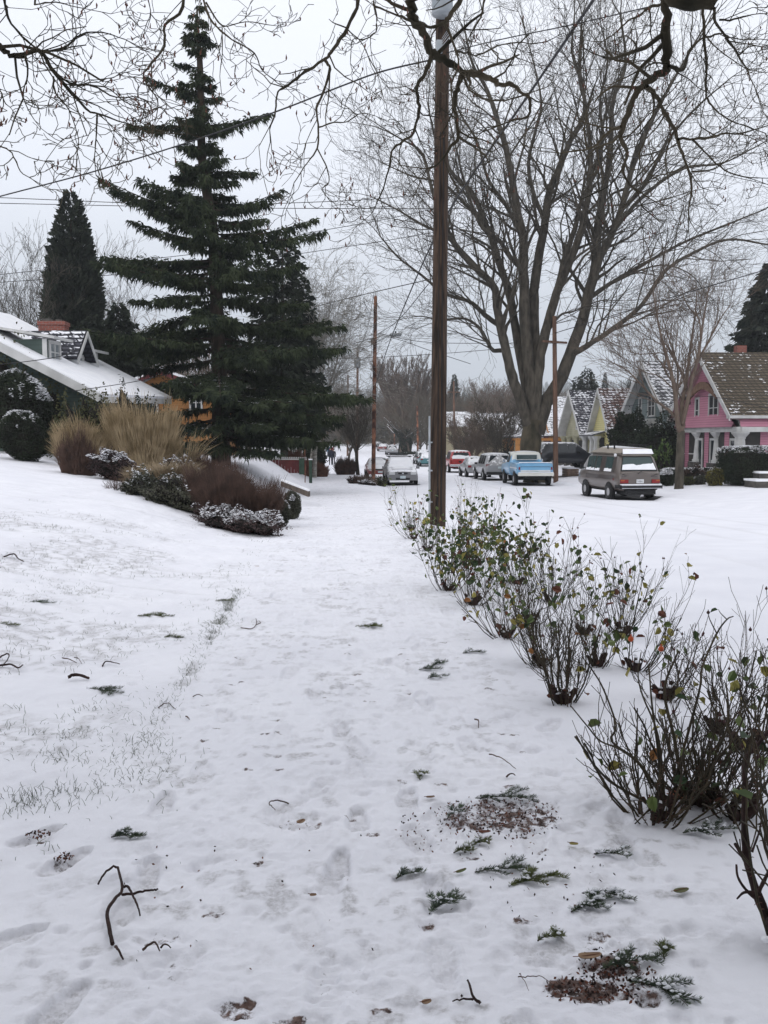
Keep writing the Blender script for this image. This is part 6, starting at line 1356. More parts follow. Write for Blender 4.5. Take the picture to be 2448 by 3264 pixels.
def shrub(label, base, w, h, m, n, leaf, seed, d=None, box=False, snow=0.0, name='shrub', rz=0, group=None, lump=.16, cat='shrub', ssc=.35, twig=None):
    d = d or w; r = np.random.default_rng(seed); t = thing(name, label, cat, base, rz, group)
    q, v = shape_pts(r, n, w, d, h, box, r.uniform(.82, 1.02, n), lump, seed)
    q = drape(clump(q, lump, seed), base, rz, box); mb = MB(); V, F = leaf_quads(q, v, leaf, leaf * .62, r); mb.add(V, F)
    if lump >= .15:   # stray shoots break the outline
        ns_ = max(40, n // 60); qs, vs = shape_pts(r, ns_, w, d, h, box, r.uniform(.9, 1.0, ns_), lump, seed); qs = drape(clump(qs, lump, seed), base, rz, box); L_ = (h * .16 + .05) * r.uniform(.4, 1.3, ns_); dd = vs * [1, 1, .6] + [0, 0, .7] + r.normal(0, .25, (ns_, 3)); dd /= np.linalg.norm(dd, axis=1, keepdims=True)
        f_ = r.random((ns_, 5)); pq = (qs[:, None] + dd[:, None] * (L_[:, None] * f_)[..., None]).reshape(-1, 3); V, F = leaf_quads(pq, np.repeat(vs, 5, 0), leaf * .8, leaf * .45, r); mb.add(V, F)
    mb.build('foliage', M[m], t)
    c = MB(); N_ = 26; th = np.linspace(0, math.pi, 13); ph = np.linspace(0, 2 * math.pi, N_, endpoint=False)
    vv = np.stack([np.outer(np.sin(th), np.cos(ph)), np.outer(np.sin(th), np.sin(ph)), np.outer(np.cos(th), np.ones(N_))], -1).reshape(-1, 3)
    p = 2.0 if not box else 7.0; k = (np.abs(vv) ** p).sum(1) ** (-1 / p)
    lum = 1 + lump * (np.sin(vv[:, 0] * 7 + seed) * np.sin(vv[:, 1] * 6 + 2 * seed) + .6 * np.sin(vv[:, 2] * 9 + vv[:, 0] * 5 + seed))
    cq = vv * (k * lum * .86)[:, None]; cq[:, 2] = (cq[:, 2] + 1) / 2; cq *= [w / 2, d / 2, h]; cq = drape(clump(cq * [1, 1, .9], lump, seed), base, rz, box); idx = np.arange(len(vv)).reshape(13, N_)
    c.add(cq, np.stack([idx[:-1], np.roll(idx[:-1], -1, 1), np.roll(idx[1:], -1, 1), idx[1:]], -1).reshape(-1, 4)[:, ::-1]); c.build('branches', M['core'], t, True)  # solid core, its dark colour standing for shade within the foliage
    if snow > 0:
        ns = int(n * snow * .5); q, v = shape_pts(r, ns * 4, w, d, h, box, r.uniform(.98, 1.05, ns * 4), lump, seed)
        keep = (v[:, 2] > (.35 if not box else .55)) & (vn(q[:, 0], q[:, 1], ssc, seed) + vn(q[:, 0], q[:, 1], ssc * .3, seed + 1) * .8 > .35 - snow * .6)
        q, v = q[keep], v[keep]; q = drape(clump(q, lump, seed), base, rz, box); v = v * .15 + [0, 0, 0]; V, F = leaf_quads(q, np.zeros_like(v), leaf * 1.25, leaf * 1.0, r, 1)
        # flatten so the flakes lie level
        Vc = V.reshape(-1, 4, 3); c0 = Vc.mean(1, keepdims=True); Vc[:, :, 2] = c0[:, :, 2] + (Vc[:, :, 2] - c0[:, :, 2]) * .25
        s = MB(); s.add(Vc.reshape(-1, 3), F); s.build('snow', M['snow'], t)
    return t
def twig_shrub(label, base, w, h, m, n, seed, name='twiggy_shrub', lean=.35, flat=.2, r0=.006, d=None, sub=3, cat='shrub', rz=0, dome=.35, group=None):
    r = np.random.default_rng(seed); t = thing(name, label, cat, base, rz, group); d = d or w
    a = r.random(n) * 6.283; q = np.sqrt(r.random(n)); bx = np.cos(a) * q * w * .43; by = np.sin(a) * q * d * .43
    hh = h * (1 - dome * q ** 2) * r.uniform(.62, 1.08, n) * (1 + .30 * np.sin(bx * 5.1 / w * 2 + seed) * np.sin(by * 4.3 / d * 2 + 1)); K = 5; s = np.linspace(0, 1, K)
    dx = np.cos(a) * q * w * .15 + r.normal(0, .07 * h, n); dy = np.sin(a) * q * d * .15 + r.normal(0, .07 * h, n)
    Pn = np.stack([bx[:, None] + dx[:, None] * s ** 1.3 + r.normal(0, .012, (n, K)), by[:, None] + dy[:, None] * s ** 1.3 + r.normal(0, .012, (n, K)), hh[:, None] * s - .03], -1)
    Pn = drape(Pn, base, rz); mb = MB(); mb.tubes(Pn, np.outer(r.uniform(.7, 1.3, n), np.linspace(1, .35, K)) * r0, 3)
    for _ in range(sub):
        f = r.uniform(.25, .85, n); i = np.minimum((f * (K - 1)).astype(int), K - 2); o = Pn[np.arange(n), i]; L = h * r.uniform(.12, .35, n)
        dr = np.stack([r.normal(0, lean, n), r.normal(0, lean, n), np.ones(n)], 1); dr /= np.linalg.norm(dr, axis=1, keepdims=True)
        Q = o[:, None] + dr[:, None] * (L[:, None] * np.linspace(0, 1, 4))[..., None] + r.normal(0, .008, (n, 4, 3)); mb.tubes(Q, np.tile(np.linspace(.6, .3, 4), (n, 1)) * r0, 3)
    mb.build('stems', M[m], t); return t
def grass_clump(label, base, w, h, m, n, seed, name='grass_clump', r0=.004, arch=.3, d=None, core=True):
    r = np.random.default_rng(seed); t = thing(name, label, 'ornamental grass', base); d = d or w
    a = r.random(n) * 6.283; q = np.sqrt(r.random(n)); K = 6; s = np.linspace(0, 1, K); hh = h * r.uniform(.40, 1.0, n) * (1 - .25 * q ** 2)
    ox, oy = np.cos(a) * q * w * .36, np.sin(a) * q * d * .36; ar = arch * r.uniform(.2, 1.3, n) * h * .5; b = a + r.normal(0, .7, n)
    hh = hh * (1 + .7 * vn(ox, oy, w * .22, seed)) * np.where(r.random(n) < .06, 1.22, 1)
    Pn = np.stack([ox[:, None] + (np.cos(b) * ar)[:, None] * s ** 2.2, oy[:, None] + (np.sin(b) * ar)[:, None] * s ** 2.2, hh[:, None] * (s - .12 * arch * s ** 3) - .02], -1)
    mb = MB(); mb.tubes(Pn, np.outer(r.uniform(.7, 1.4, n), [1, .9, .8, .6, .9, .3]) * r0, 3); mb.build('blades', M[m], t)
    return t
def Bp(px, py, dep):
    p = P(px, py, dep); return np.array([p[0], p[1], Tz(p[0], p[1]) - .03])
mp = lambda px, dep: px / FPX * dep
# left bank, back to front
shrub('big rounded dark hedge dusted with snow at the left edge', Bp(62, 1470, 29.5), 2.15, mp(262, 29.5), 'hedge', 15000, .07, 1, snow=.42, name='clipped_hedge', cat='hedge', lump=.05, box=False)
shrub('smaller clipped dome hedge in front of the big snow-dusted one', Bp(80, 1478, 26), 1.42, mp(162, 26), 'hedge', 11000, .05, 2, snow=.34, name='clipped_hedge', cat='hedge', lump=.03, ssc=.5)
shrub('loose olive bush rising behind the big hedge at the left edge', Bp(40, 1400, 31.5), 1.8, 2.9, 'olive', 4000, .10, 3, lump=.3)
shrub('loose olive bush against the green house wall', Bp(120, 1400, 31.2), 1.6, 2.75, 'olive', 3500, .10, 33, lump=.3)
shrub('dark green bush between the house wall and the tall dry grass', Bp(265, 1440, 28.5), 1.7, 1.65, 'olive', 5200, .09, 4, lump=.35)
shrub('dark evergreen bush filling in behind the tall dry grass', Bp(430, 1440, 29.5), 3.2, 1.7, 'hedge', 7000, .09, 44, d=1.2, lump=.3)
grass_clump('tall golden clump of dry ornamental grass before the green house', Bp(455, 1495, 26), mp(275, 26), mp(235, 26), 'tangrass', 6000, 5, d=1.6, r0=.0055, arch=.33)
grass_clump('shorter tan grass clump left of the tall golden one', Bp(265, 1500, 25.6), mp(190, 25.6), mp(165, 25.6), 'tangrass', 3200, 6, r0=.005, arch=.5, d=1.2)
grass_clump('low tan grass spilling out right of the tall golden clump', Bp(585, 1490, 26.5), 1.1, 1.5, 'tangrass', 260, 66, r0=.004, arch=.9)
twig_shrub('dark red-brown twiggy shrub below the short tan grass', Bp(250, 1518, 23.2), .95, mp(135, 23.2), 'redtwig', 900, 7, r0=.006, lean=.5)
shrub('mounded purple-brown shrub capped with snow beside the tan grass', Bp(362, 1516, 22.6), mp(135, 22.6), mp(95, 22.6), 'purple', 4200, .05, 8, snow=.7, lump=.2)
shrub('low snowy purple-brown shrub behind the fine pale grass', Bp(575, 1440, 25.5), mp(120, 25.5), mp(55, 25.5), 'purple', 3000, .06, 9, snow=.75, lump=.3)
twig_shrub('wide thicket of wine-brown twigs under the cedar boughs', Bp(690, 1462, 26.5), mp(230, 26.5), mp(85, 26.5), 'redtwig', 2200, 10, d=1.6, r0=.007, lean=.7)
grass_clump('fine pale tan grass mound in the middle of the bed', Bp(520, 1575, 20.6), mp(215, 20.6), mp(128, 20.6), 'palegrass', 6500, 11, d=1.2, r0=.0035, arch=.9)
twig_shrub('small bare snow-flecked twigs at the front left of the bed', Bp(395, 1583, 19.8), .75, .42, 'twig_dark', 160, 12, lean=.9, r0=.004)
shrub('grey-green sprawling shrub along the front edge of the bed', Bp(540, 1628, 18.7), 2.3, .48, 'greyleaf', 9500, .045, 13, d=1.0, snow=.35, lump=.4, rz=-.85)
shrub('small grey-green shrub with snow specks left of the sprawling one', Bp(455, 1600, 19.2), mp(110, 19.2), mp(60, 19.2), 'greyleaf', 2600, .045, 14, snow=.5, lump=.3)
for i, (x, y, d_, s_) in enumerate(((700, 1468, 24, .32), (467, 1453, 24.2, .26), (452, 1480, 23, .3), (512, 1470, 23.5, .25))[1:]):
    b = Bp(x, y, d_); t = thing('boulder', ('roundest snow-capped boulder at the foot of the tall grass', 'flat snow-capped boulder just left of the pale grass', 'small snow-capped boulder tucked behind the pale grass')[i], 'boulder', b)
    m = MB(); r = np.random.default_rng(i); th = np.linspace(0, math.pi, 9); ph = np.linspace(0, 6.283, 14, endpoint=False)
    vv = np.stack([np.outer(np.sin(th), np.cos(ph)), np.outer(np.sin(th), np.sin(ph)), np.outer(np.cos(th), np.ones(14))], -1).reshape(-1, 3); vv *= s_ * (1 + .1 * np.sin(vv[:, :1] * 5 + i)); vv[:, 2] *= .75; vv[:, 2] += s_ * .4
    idx = np.arange(len(vv)).reshape(9, 14); m.add(vv, np.stack([idx[:-1], np.roll(idx[:-1], -1, 1), np.roll(idx[1:], -1, 1), idx[1:]], -1).reshape(-1, 4)[:, ::-1]); m.build('rock', M['stone_snowy'] if 'stone_snowy' in M else M['stone'], t, True)
twig_shrub('big upright dark brown bush beside the sidewalk', Bp(742, 1640, 17.9), 2.6, 1.05, 'redtwig', 4600, 15, d=1.25, r0=.0040, lean=.40, sub=4, dome=.22, rz=-.95)
shrub('snow-crusted ground cover spilling to the sidewalk edge', Bp(765, 1672, 16.2), 2.5, .36, 'purple', 9000, .036, 16, d=.85, snow=.95, lump=.38, rz=-1.0, ssc=.16)
shrub('nearer round clipped ball beside the brown bush', Bp(888, 1678, 17.9), mp(78, 17.9), mp(92, 17.9), 'greyleaf', 5200, .03, 17, snow=.35, lump=.05, name='clipped_ball')
shrub('farther round clipped ball before the timber beam', Bp(928, 1642, 20.6), mp(64, 20.6), mp(95, 20.6), 'greyleaf', 4500, .035, 18, snow=.4, lump=.06, name='clipped_ball')
shrub('brownish clipped ball joined to the farther one', Bp(898, 1640, 21.2), mp(60, 21.2), mp(80, 21.2), 'brownleaf', 3500, .035, 19, snow=.4, lump=.06, name='clipped_ball')
twig_shrub('rust-orange twiggy bush behind the red fence', Bp(952, 1475, 60), mp(80, 60), mp(68, 60), 'rusttwig', 1500, 20, r0=.012, lean=.6)
shrub('dark evergreen bush crowding the far sidewalk on the left', Bp(1002, 1494, 66), mp(62, 66), mp(125, 66), 'hedge', 6500, .14, 21, snow=.1, lump=.3)
twig_shrub('brown-red bush at the foot of the dark evergreen by the far walk', Bp(1020, 1502, 62), mp(50, 62), mp(44, 62), 'rusttwig', 900, 22, r0=.012, lean=.7)
twig_shrub('wine-brown hedge right of the far sidewalk', Bp(1102, 1507, 66), mp(64, 66), mp(55, 66), 'redtwig', 2000, 23, r0=.011, lean=.7)
shrub('dark stubbly bush left of the spotted pole, sprinkled with snow', Bp(1133, 1538, 50), mp(48, 50), mp(26, 50), 'brownleaf', 1500, .06, 24, snow=.5, lump=.3)
shrub('dark green low bush right of the spotted pole', Bp(1216, 1538, 50), mp(34, 50), mp(28, 50), 'olive', 1200, .06, 25, snow=.3, lump=.3)
twig_shrub('thin leafless weeds at the foot of the spotted pole', Bp(1170, 1538, 50), mp(70, 50), mp(38, 50), 'twig', 260, 26, r0=.009, lean=.8)
shrub('mound of snowy leaves between the two low bushes by the spotted pole', Bp(1170, 1541, 48.5), mp(50, 48), .22, 'purple', 900, .06, 27, snow=.9, lump=.3)
# right side gardens
shrub('tall dark evergreen bush filling the gap left of the grey-green house', Bp(2006, 1470, 60), mp(128, 60), mp(196, 60), 'hedge', 9000, .17, 28, lump=.22)
shrub('wide olive-brown bush behind the slender street tree', Bp(2092, 1475, 55), mp(140, 55), mp(150, 55), 'hedge', 8000, .15, 29, lump=.28, snow=.06)
shrub('bright green broadleaf shrub right of the van roof', Bp(2100, 1500, 48), mp(62, 48), mp(98, 48), 'brightleaf', 900, .17, 30, lump=.35)
shrub('low flat hedge with a white snow top behind the street tree', Bp(2215, 1506, 47.5), mp(215, 47.5), mp(46, 47.5), 'hedge', 6000, .08, 31, d=1.1, box=True, snow=1.0, name='low_hedge', cat='hedge', lump=.02, ssc=.9)
shrub('small bush with snow cap between the van and the street tree', Bp(2130, 1532, 45.5), mp(52, 45.5), mp(58, 45.5), 'hedge', 3200, .07, 32, snow=.9, lump=.08, ssc=.9)
shrub('red-brown bare azalea under the low snowy hedge', Bp(2208, 1520, 46), mp(70, 46), mp(52, 46), 'brownleaf', 1600, .07, 34, snow=.15, lump=.3)
shrub('small green shrub at the right foot of the street tree', Bp(2194, 1531, 45), mp(38, 45), mp(30, 45), 'olive', 1200, .06, 35, snow=.3, lump=.2)
shrub('small green shrub midway between street tree and clipped hedge', Bp(2232, 1531, 45), mp(42, 45), mp(30, 45), 'greyleaf', 1200, .06, 36, snow=.45, lump=.2)
shrub('yellow-green rounded shrub hugging the clipped hedge', Bp(2280, 1546, 43.5), mp(58, 43.5), mp(58, 43.5), 'yellowleaf', 2400, .06, 37, snow=.15, lump=.12)
shrub('tall square clipped dark hedge in front of the pink house', Bp(2410, 1556, 43.2) + [.2, .2, 0], mp(240, 43.2), mp(122, 43.2), 'hedge', 22000, .075, 38, d=2.2, box=True, snow=.5, name='clipped_hedge', cat='hedge', lump=.01, ssc=.25)
shrub('dark evergreen bush at the left foot of the huge bare tree', Bp(1628, 1452, 72), mp(86, 72), mp(64, 72), 'hedge', 3500, .15, 39, lump=.25)
shrub('green low plants beside the black utility car', Bp(1738, 1498, 60), mp(42, 60), mp(30, 60), 'greyleaf', 900, .09, 40, snow=.4, lump=.3)
shrub('ivy sprawling over the snow at the foot of the round tree', Bp(1292, 1452, 160), mp(100, 160), mp(9, 160), 'hedge', 1600, .25, 41, snow=.2, d=3)
# background and flanking trees
conifer(236, 615, 1080, 56, 165, 'dark columnar conifer standing behind the green house', 51, dens=2.0, narrow=True, ragged=.14, name='columnar_conifer')
conifer(262, 640, 1080, 57, 120, 'second narrow conifer spire merged with the columnar one', 52, dens=1.2, narrow=True, ragged=.18, name='columnar_conifer')
conifer(385, 965, 1300, 52, 210, 'broad dark conifer directly behind the green house roof', 53, dens=1.5, ragged=.4, taper=.6)
conifer(300, 1000, 1300, 50, 200, 'shaggy dark evergreen behind the brick chimney', 54, dens=1.2, ragged=.4, taper=.6)
conifer(905, 748, 1400, 56, 200, 'ragged dark pine showing behind the cedar', 55, dens=1.15, ragged=.6, taper=.40, m='needle_dk')
conifer(2440, 835, 1300, 78, 330, 'large dark conifer behind the pink house at the right edge', 56, dens=1.7, ragged=.3, taper=.75)
conifer(1868, 1172, 1420, 125, 90, 'round-topped dark evergreen behind the yellow and cream houses', 57, dens=.7, ragged=.3, taper=.42)
conifer(1838, 1195, 1420, 130, 75, 'dark evergreen just left of the round-topped one', 58, dens=.5, ragged=.3, taper=.45)
conifer(1925, 1185, 1400, 190, 55, 'pointed fir right of the round-topped evergreen', 59, dens=.4)
conifer(2002, 1200, 1400, 190, 52, 'pointed fir above the yellow house chimney', 60, dens=.4)
conifer(1447, 1190, 1420, 210, 80, 'dark fir rising right of the massive pole', 61, dens=.5)
conifer(1412, 1232, 1420, 205, 60, 'lower dark fir hugging the right of the massive pole', 62, dens=.4)
bare_tree(85, 1120, 60, 400, 'thin bare tree behind the green house at the left edge', 70, spread=.6, r=.12)
bare_tree(28, 1150, 55, 330, 'bare tree with crossing limbs in the left margin', 71, spread=.8, r=.12)
bare_tree(335, 1150, 72, 300, 'small bare tree between the columnar conifer and the cedar', 72, spread=.6, r=.12)
M['birch'] = mat('birch_bark', (0.16, 0.15, 0.13), (0.40, 0.38, 0.34), scale=3, stretch=(1, 1, 3), rough=.8)
for i, (x, y, tp, lb) in enumerate(((1000, 1440, 815, 'weeping birch with the widest crown, right of the cedar'), (948, 1440, 860, 'pale-trunked birch half behind the cedar'), (985, 1440, 930, 'shortest pale birch at the right rim of the cedar'))):
    bare_tree(x, y, 60 + i * 2, y - tp, lb, 80 + i, spread=.42, m='birch', name='birch_tree', r=.15, up=-.10, fork=.3, nb=(5, 4, 4, 3))
bare_tree(1142, 1502, 66, 240, 'small brown bare tree beside the wine-brown hedge', 84, spread=.5, r=.12, nb=(4, 3, 2, 2), fork=.35)
bare_tree(1112, 1470, 100, 210, 'brown bare tree overhanging the far walk', 85, spread=.7, r=.12)
bare_tree(1020, 1470, 90, 270, 'reddish bare tree behind the dark evergreen bush', 86, spread=.7, r=.12, m='twig')
# the round pruned tree in the distance
t = bare_tree(1290, 1444, 172, 335, 'broad fan-shaped bare tree with a thick ivy-clad trunk in the distance', 87, spread=.62, r=.85, fork=.13, nst=22, nb=(5, 4, 3.5, 3), name='fan_shaped_tree', up=.16, rmin=.028, splen=.8, m='twig')
b = Vector(root_loc(t)); m = MB(); r = np.random.default_rng(4); n = 3500; a = r.random(n) * 6.283; h_ = r.random(n) * 4.2; rr = 1.0 + .3 * np.sin(a * 3 + h_) + np.maximum(h_ - 2.6, 0) * .7
q = np.stack([np.cos(a) * rr, np.sin(a) * rr, h_], 1); V, F = leaf_quads(q, q * [1, 1, 0], .3, .2, r); m.add(V, F); m.build('ivy', M['hedge'], t)
m = MB()
for k in range(16):
    a = r.random() * 6.28; L = r.uniform(2, 5); p0 = np.array([math.cos(a), math.sin(a), 2.6 + r.random()]); d = np.array([math.cos(a), math.sin(a), r.uniform(.35, .6)]); q = np.array([p0, p0 + d * L * .5, p0 + d * L + [0, 0, .6]]); m.tube(q, [.16, .12, .07], 6)
m.build('pollard_limbs', M['limb_snow'] if 'limb_snow' in M else mat('snow_dusted_limb', (0.03, 0.03, 0.025), (0.08, 0.07, 0.055), snow=.15), t, True)
for i, (x, d_, tp, w_, mm, lb) in enumerate(((1500, 92, 1290, .9, 'twig', 'reddish bare thicket right of the massive pole'), (1560, 96, 1270, .9, 'twig', 'bare many-stemmed shrub in front of the tan house'), (1615, 88, 1240, .7, 'bark', 'bare tree leaning beside the huge trunk'), (1480, 110, 1330, .8, 'bark', 'low bare bush above the red truck'),
        (1700, 105, 1220, .6, 'bark', 'bare tree just behind the huge trunk'), (1590, 150, 1180, .6, 'twig', 'tall tan bare tree behind the snowy roofs'), (2120, 95, 1180, .7, 'bark', 'bare tree behind the grey-green house'))):
    bare_tree(x, 1450, d_, 1450 - tp, lb, 90 + i, spread=w_, r=.12, m=mm, fork=.08, nst=9, nb=(5, 4, 3, 2))
# distant woods: one mass
def template(seed, H=1.0):
    tw = Twigs(seed); r = tw.r; o = dict(wig=.14, up=.08, ang=(.3, .8), ratio=(.5, .75), nb=[5, 4, 3], rmin=.0022, lift=.12, tip=.4)
    tw.add(np.array([[0, 0, -.05], [0, 0, .1], [0, 0, .25]]), np.array([.02, .017, .014]))
    for k in range(7):
        a = k * .9 + r.random(); s = r.uniform(.3, .9); d = np.array([math.cos(a) * s, math.sin(a) * s, 1]); d /= np.linalg.norm(d)
        tw.branch(np.array([0, 0, .15 + .1 * r.random()]), d, .75 * r.uniform(.7, 1.05), .011, 0, 3, o)
    mb = tw.mesh(lambda q: 3); return np.vstack(mb.v), np.vstack(mb.f), tw.count
tmp = [template(200 + k) for k in range(4)]; print('woods template', [x[2] for x in tmp], [len(x[0]) for x in tmp])
r = np.random.default_rng(66); W1, W2 = MB(), MB()
spots = [(r.uniform(950, 2000), r.uniform(185, 330), r.uniform(7, 11)) for _ in range(58)] + [(r.uniform(1060, 1330), r.uniform(205, 260), r.uniform(8, 10)) for _ in range(14)] + [(r.uniform(350, 980), r.uniform(90, 200), r.uniform(8, 12)) for _ in range(14)] + [(r.uniform(1330, 1650), r.uniform(140, 180), r.uniform(6, 9)) for _ in range(10)] + [(r.uniform(2000, 2500), r.uniform(110, 200), r.uniform(8, 11)) for _ in range(9)]
for i, (px, d_, H) in enumerate(spots):
    p = P(px, 1400, d_); z = min(Tz(p[0], p[1]), .5); V, F, _ = tmp[i % 4]; a = r.random() * 6.28; c, s = math.cos(a), math.sin(a)
    if 3.5 < p[0] < 13 and d_ < 250: continue
    if -1.5 < p[0] < 3.5 and d_ < 200: continue
    V = V * [H * 1.25, H * 1.25, H]; V = np.stack([V[:, 0] * c - V[:, 1] * s, V[:, 0] * s + V[:, 1] * c, V[:, 2]], 1); (W1 if i % 2 else W2).add(V + [p[0], p[1], z], F)
M['woods_a'] = mat('far_brown_twigs', (0.075, 0.055, 0.04), (0.14, 0.10, 0.075), scale=.1); M['woods_b'] = mat('far_grey_twigs', (0.05, 0.045, 0.035), (0.10, 0.085, 0.06), scale=.1)
for mb, k, lb in ((W1, 'woods_a', 'brown leafless woods beyond the end of the street'), (W2, 'woods_b', 'grey-brown leafless woods mixed into the far tree line')):
    o = mb.build('woods', M[k]); struct(o, lb, 'stuff')
# far undergrowth that closes the view at eye level
m = MB(); n = 26000; px = r.uniform(900, 2300, n); d_ = r.uniform(215, 300, n); pts = np.array([P(a, 1400, b) for a, b in zip(px, d_)]); pts[:, 2] = .0 + r.random(n) ** 1.6 * 5.5
V, F = leaf_quads(pts, r.normal(0, .3, (n, 3)), 1.1, .5, r); m.add(V, F); o = m.build('undergrowth', M['woods_b']); struct(o, 'dense brown undergrowth closing the end of the street', 'stuff')
# wooded hills with firs along the crest
def hill(y0, h, x0, x1, seed, nm, fir_h, fir_n, label, base=0):
    xs = np.linspace(x0, x1, 90); ds = np.linspace(0, 1, 12); X, D_ = np.meshgrid(xs, ds); cr = h * (1 + .5 * vn(xs, xs * 0, (x1 - x0) / 7, seed) + .12 * vn(xs, xs * 0, (x1 - x0) / 25, seed + 1))
    Zh = base + cr[None] * np.sin(D_ * math.pi * .5) ** .8; Yh = y0 + D_ * h * 5; V = np.stack([X, Yh, Zh], -1).reshape(-1, 3); idx = np.arange(12 * 90).reshape(12, 90)
    F = np.stack([idx[:-1, :-1], idx[:-1, 1:], idx[1:, 1:], idx[1:, :-1]], -1).reshape(-1, 4); m = MB(); m.add(V, F); o = m.build('hill', M['hill'], None, True); struct(o, label)
    rr = np.random.default_rng(seed); k = fir_n; fx = rr.uniform(x0, x1, k); fd = 1 - rr.random(k) ** 1.6 * .9; hx = np.interp(fx, xs, cr); fz = base + hx * np.sin(fd * math.pi * .5) ** .8; fy = y0 + fd * h * 5; H = fir_h * rr.uniform(.5, 1.25, k); R0 = H * rr.uniform(.14, .26, k)
    m = MB(); a = np.linspace(0, 6.283, 7, endpoint=False); lv = [(0, 1), (.25, .62), (.27, .85), (.5, .42), (.52, .62), (.78, .18), (.8, .30), (1, .01)]
    V = np.stack([np.stack([fx[:, None] + R0[:, None] * q * np.cos(a), fy[:, None] + R0[:, None] * q * np.sin(a), np.repeat((fz + H * z)[:, None], 7, 1)], -1) for z, q in lv], 1)
    V = V + rr.normal(0, .04, V.shape) * R0[:, None, None, None] * 3; K = len(lv); idx = np.arange(k * K * 7).reshape(k, K, 7); A = idx[:, :-1]; B = idx[:, 1:]
    m.add(V.reshape(-1, 3), np.stack([A, np.roll(A, -1, 2), np.roll(B, -1, 2), B], -1).reshape(-1, 4)); o = m.build('forest', M['needle_far']); struct(o, nm, 'stuff')
hill(1000, 55, -500, 1500, 5, 'dark firs covering the far hillside', 19, 2600, 'far wooded hill behind the whole street', -8)
hill(560, 20, -250, 800, 8, 'firs and scrub on the nearer low rise', 12, 1500, 'nearer low wooded rise', -4)
# ================================================================== FOREGROUND: ROSES AND LITTER
M['cane'] = mat('rose_cane', (0.020, 0.017, 0.011), (0.060, 0.045, 0.024), scale=9, rough=.75)
M['cane_red'] = mat('reddish_cane', (0.06, 0.022, 0.02), (0.12, 0.06, 0.04), scale=9, rough=.75)
M['leaf1'] = mat('rose_leaf_green', (0.060, 0.095, 0.025), (0.13, 0.165, 0.05), scale=8, rough=.55)
M['leaf2'] = mat('rose_leaf_dark', (0.022, 0.045, 0.018), (0.05, 0.085, 0.03), scale=8, rough=.55)
M['leaf3'] = mat('rose_leaf_yellow', (0.22, 0.20, 0.045), (0.32, 0.27, 0.07), scale=8, rough=.6)
M['leaf4'] = mat('rose_leaf_orange', (0.24, 0.10, 0.03), (0.32, 0.15, 0.05), scale=8, rough=.6)
M['leaf5'] = mat('dead_leaf_brown', (0.10, 0.035, 0.022), (0.17, 0.07, 0.045), scale=8, rough=.8)
M['hip'] = mat('rose_hip_dark', (0.035, 0.012, 0.012), (0.08, 0.02, 0.018), rough=.5); M['hip_red'] = mat('rose_hip_red', (0.45, 0.07, 0.02), (0.55, 0.12, 0.03), rough=.4)
M['leafolive'] = mat('olive_leaf', (0.07, 0.075, 0.03), (0.12, 0.12, 0.055), scale=20); M['leaftan'] = mat('tan_leaf', (0.16, 0.10, 0.06), (0.28, 0.18, 0.11), scale=20); M['leafrust'] = mat('rust_leaf', (0.17, 0.055, 0.03), (0.27, 0.10, 0.055), scale=20)
LM = ['leaf1', 'leaf2', 'leaf3', 'leaf4', 'leaf5']
def leaves(mb, O, D_, L, Wd, r, mi):
    """folded ovate leaves"""
    n = len(O); D_ = D_ / np.linalg.norm(D_, axis=1, keepdims=True); s = np.cross(D_, r.normal(size=(n, 3)) + [0, 0, 1.2]); s /= np.linalg.norm(s, axis=1, keepdims=True) + 1e-9; u = np.cross(s, D_)
    f = lambda a, b, c: O + D_ * (L * a)[:, None] + s * (Wd * b)[:, None] + u * (Wd * c)[:, None]
    V = np.stack([f(0, 0, 0), f(.3, .48, .22), f(.7, .40, .2), f(1, 0, -.15), f(.7, -.40, .2), f(.3, -.48, .22)], 1).reshape(-1, 3); i = np.arange(n)[:, None] * 6
    for k in range(5):
        q = i[mi == k]
        if len(q): 
            F = np.concatenate([q + [0, 1, 2, 3], q + [0, 3, 4, 5]]); mb.f.append(F + mb.n); mb.m.append(np.full(len(F), k))
    mb.v.append(V); mb.n += len(V)
def hips(mb, pts, rad):
    for p in pts: mb.lathe([(.001, -rad), (rad * .8, -rad * .6), (rad, 0), (rad * .75, rad * .65), (rad * .2, rad * .95), (rad * .35, rad * 1.5)], p, 6)
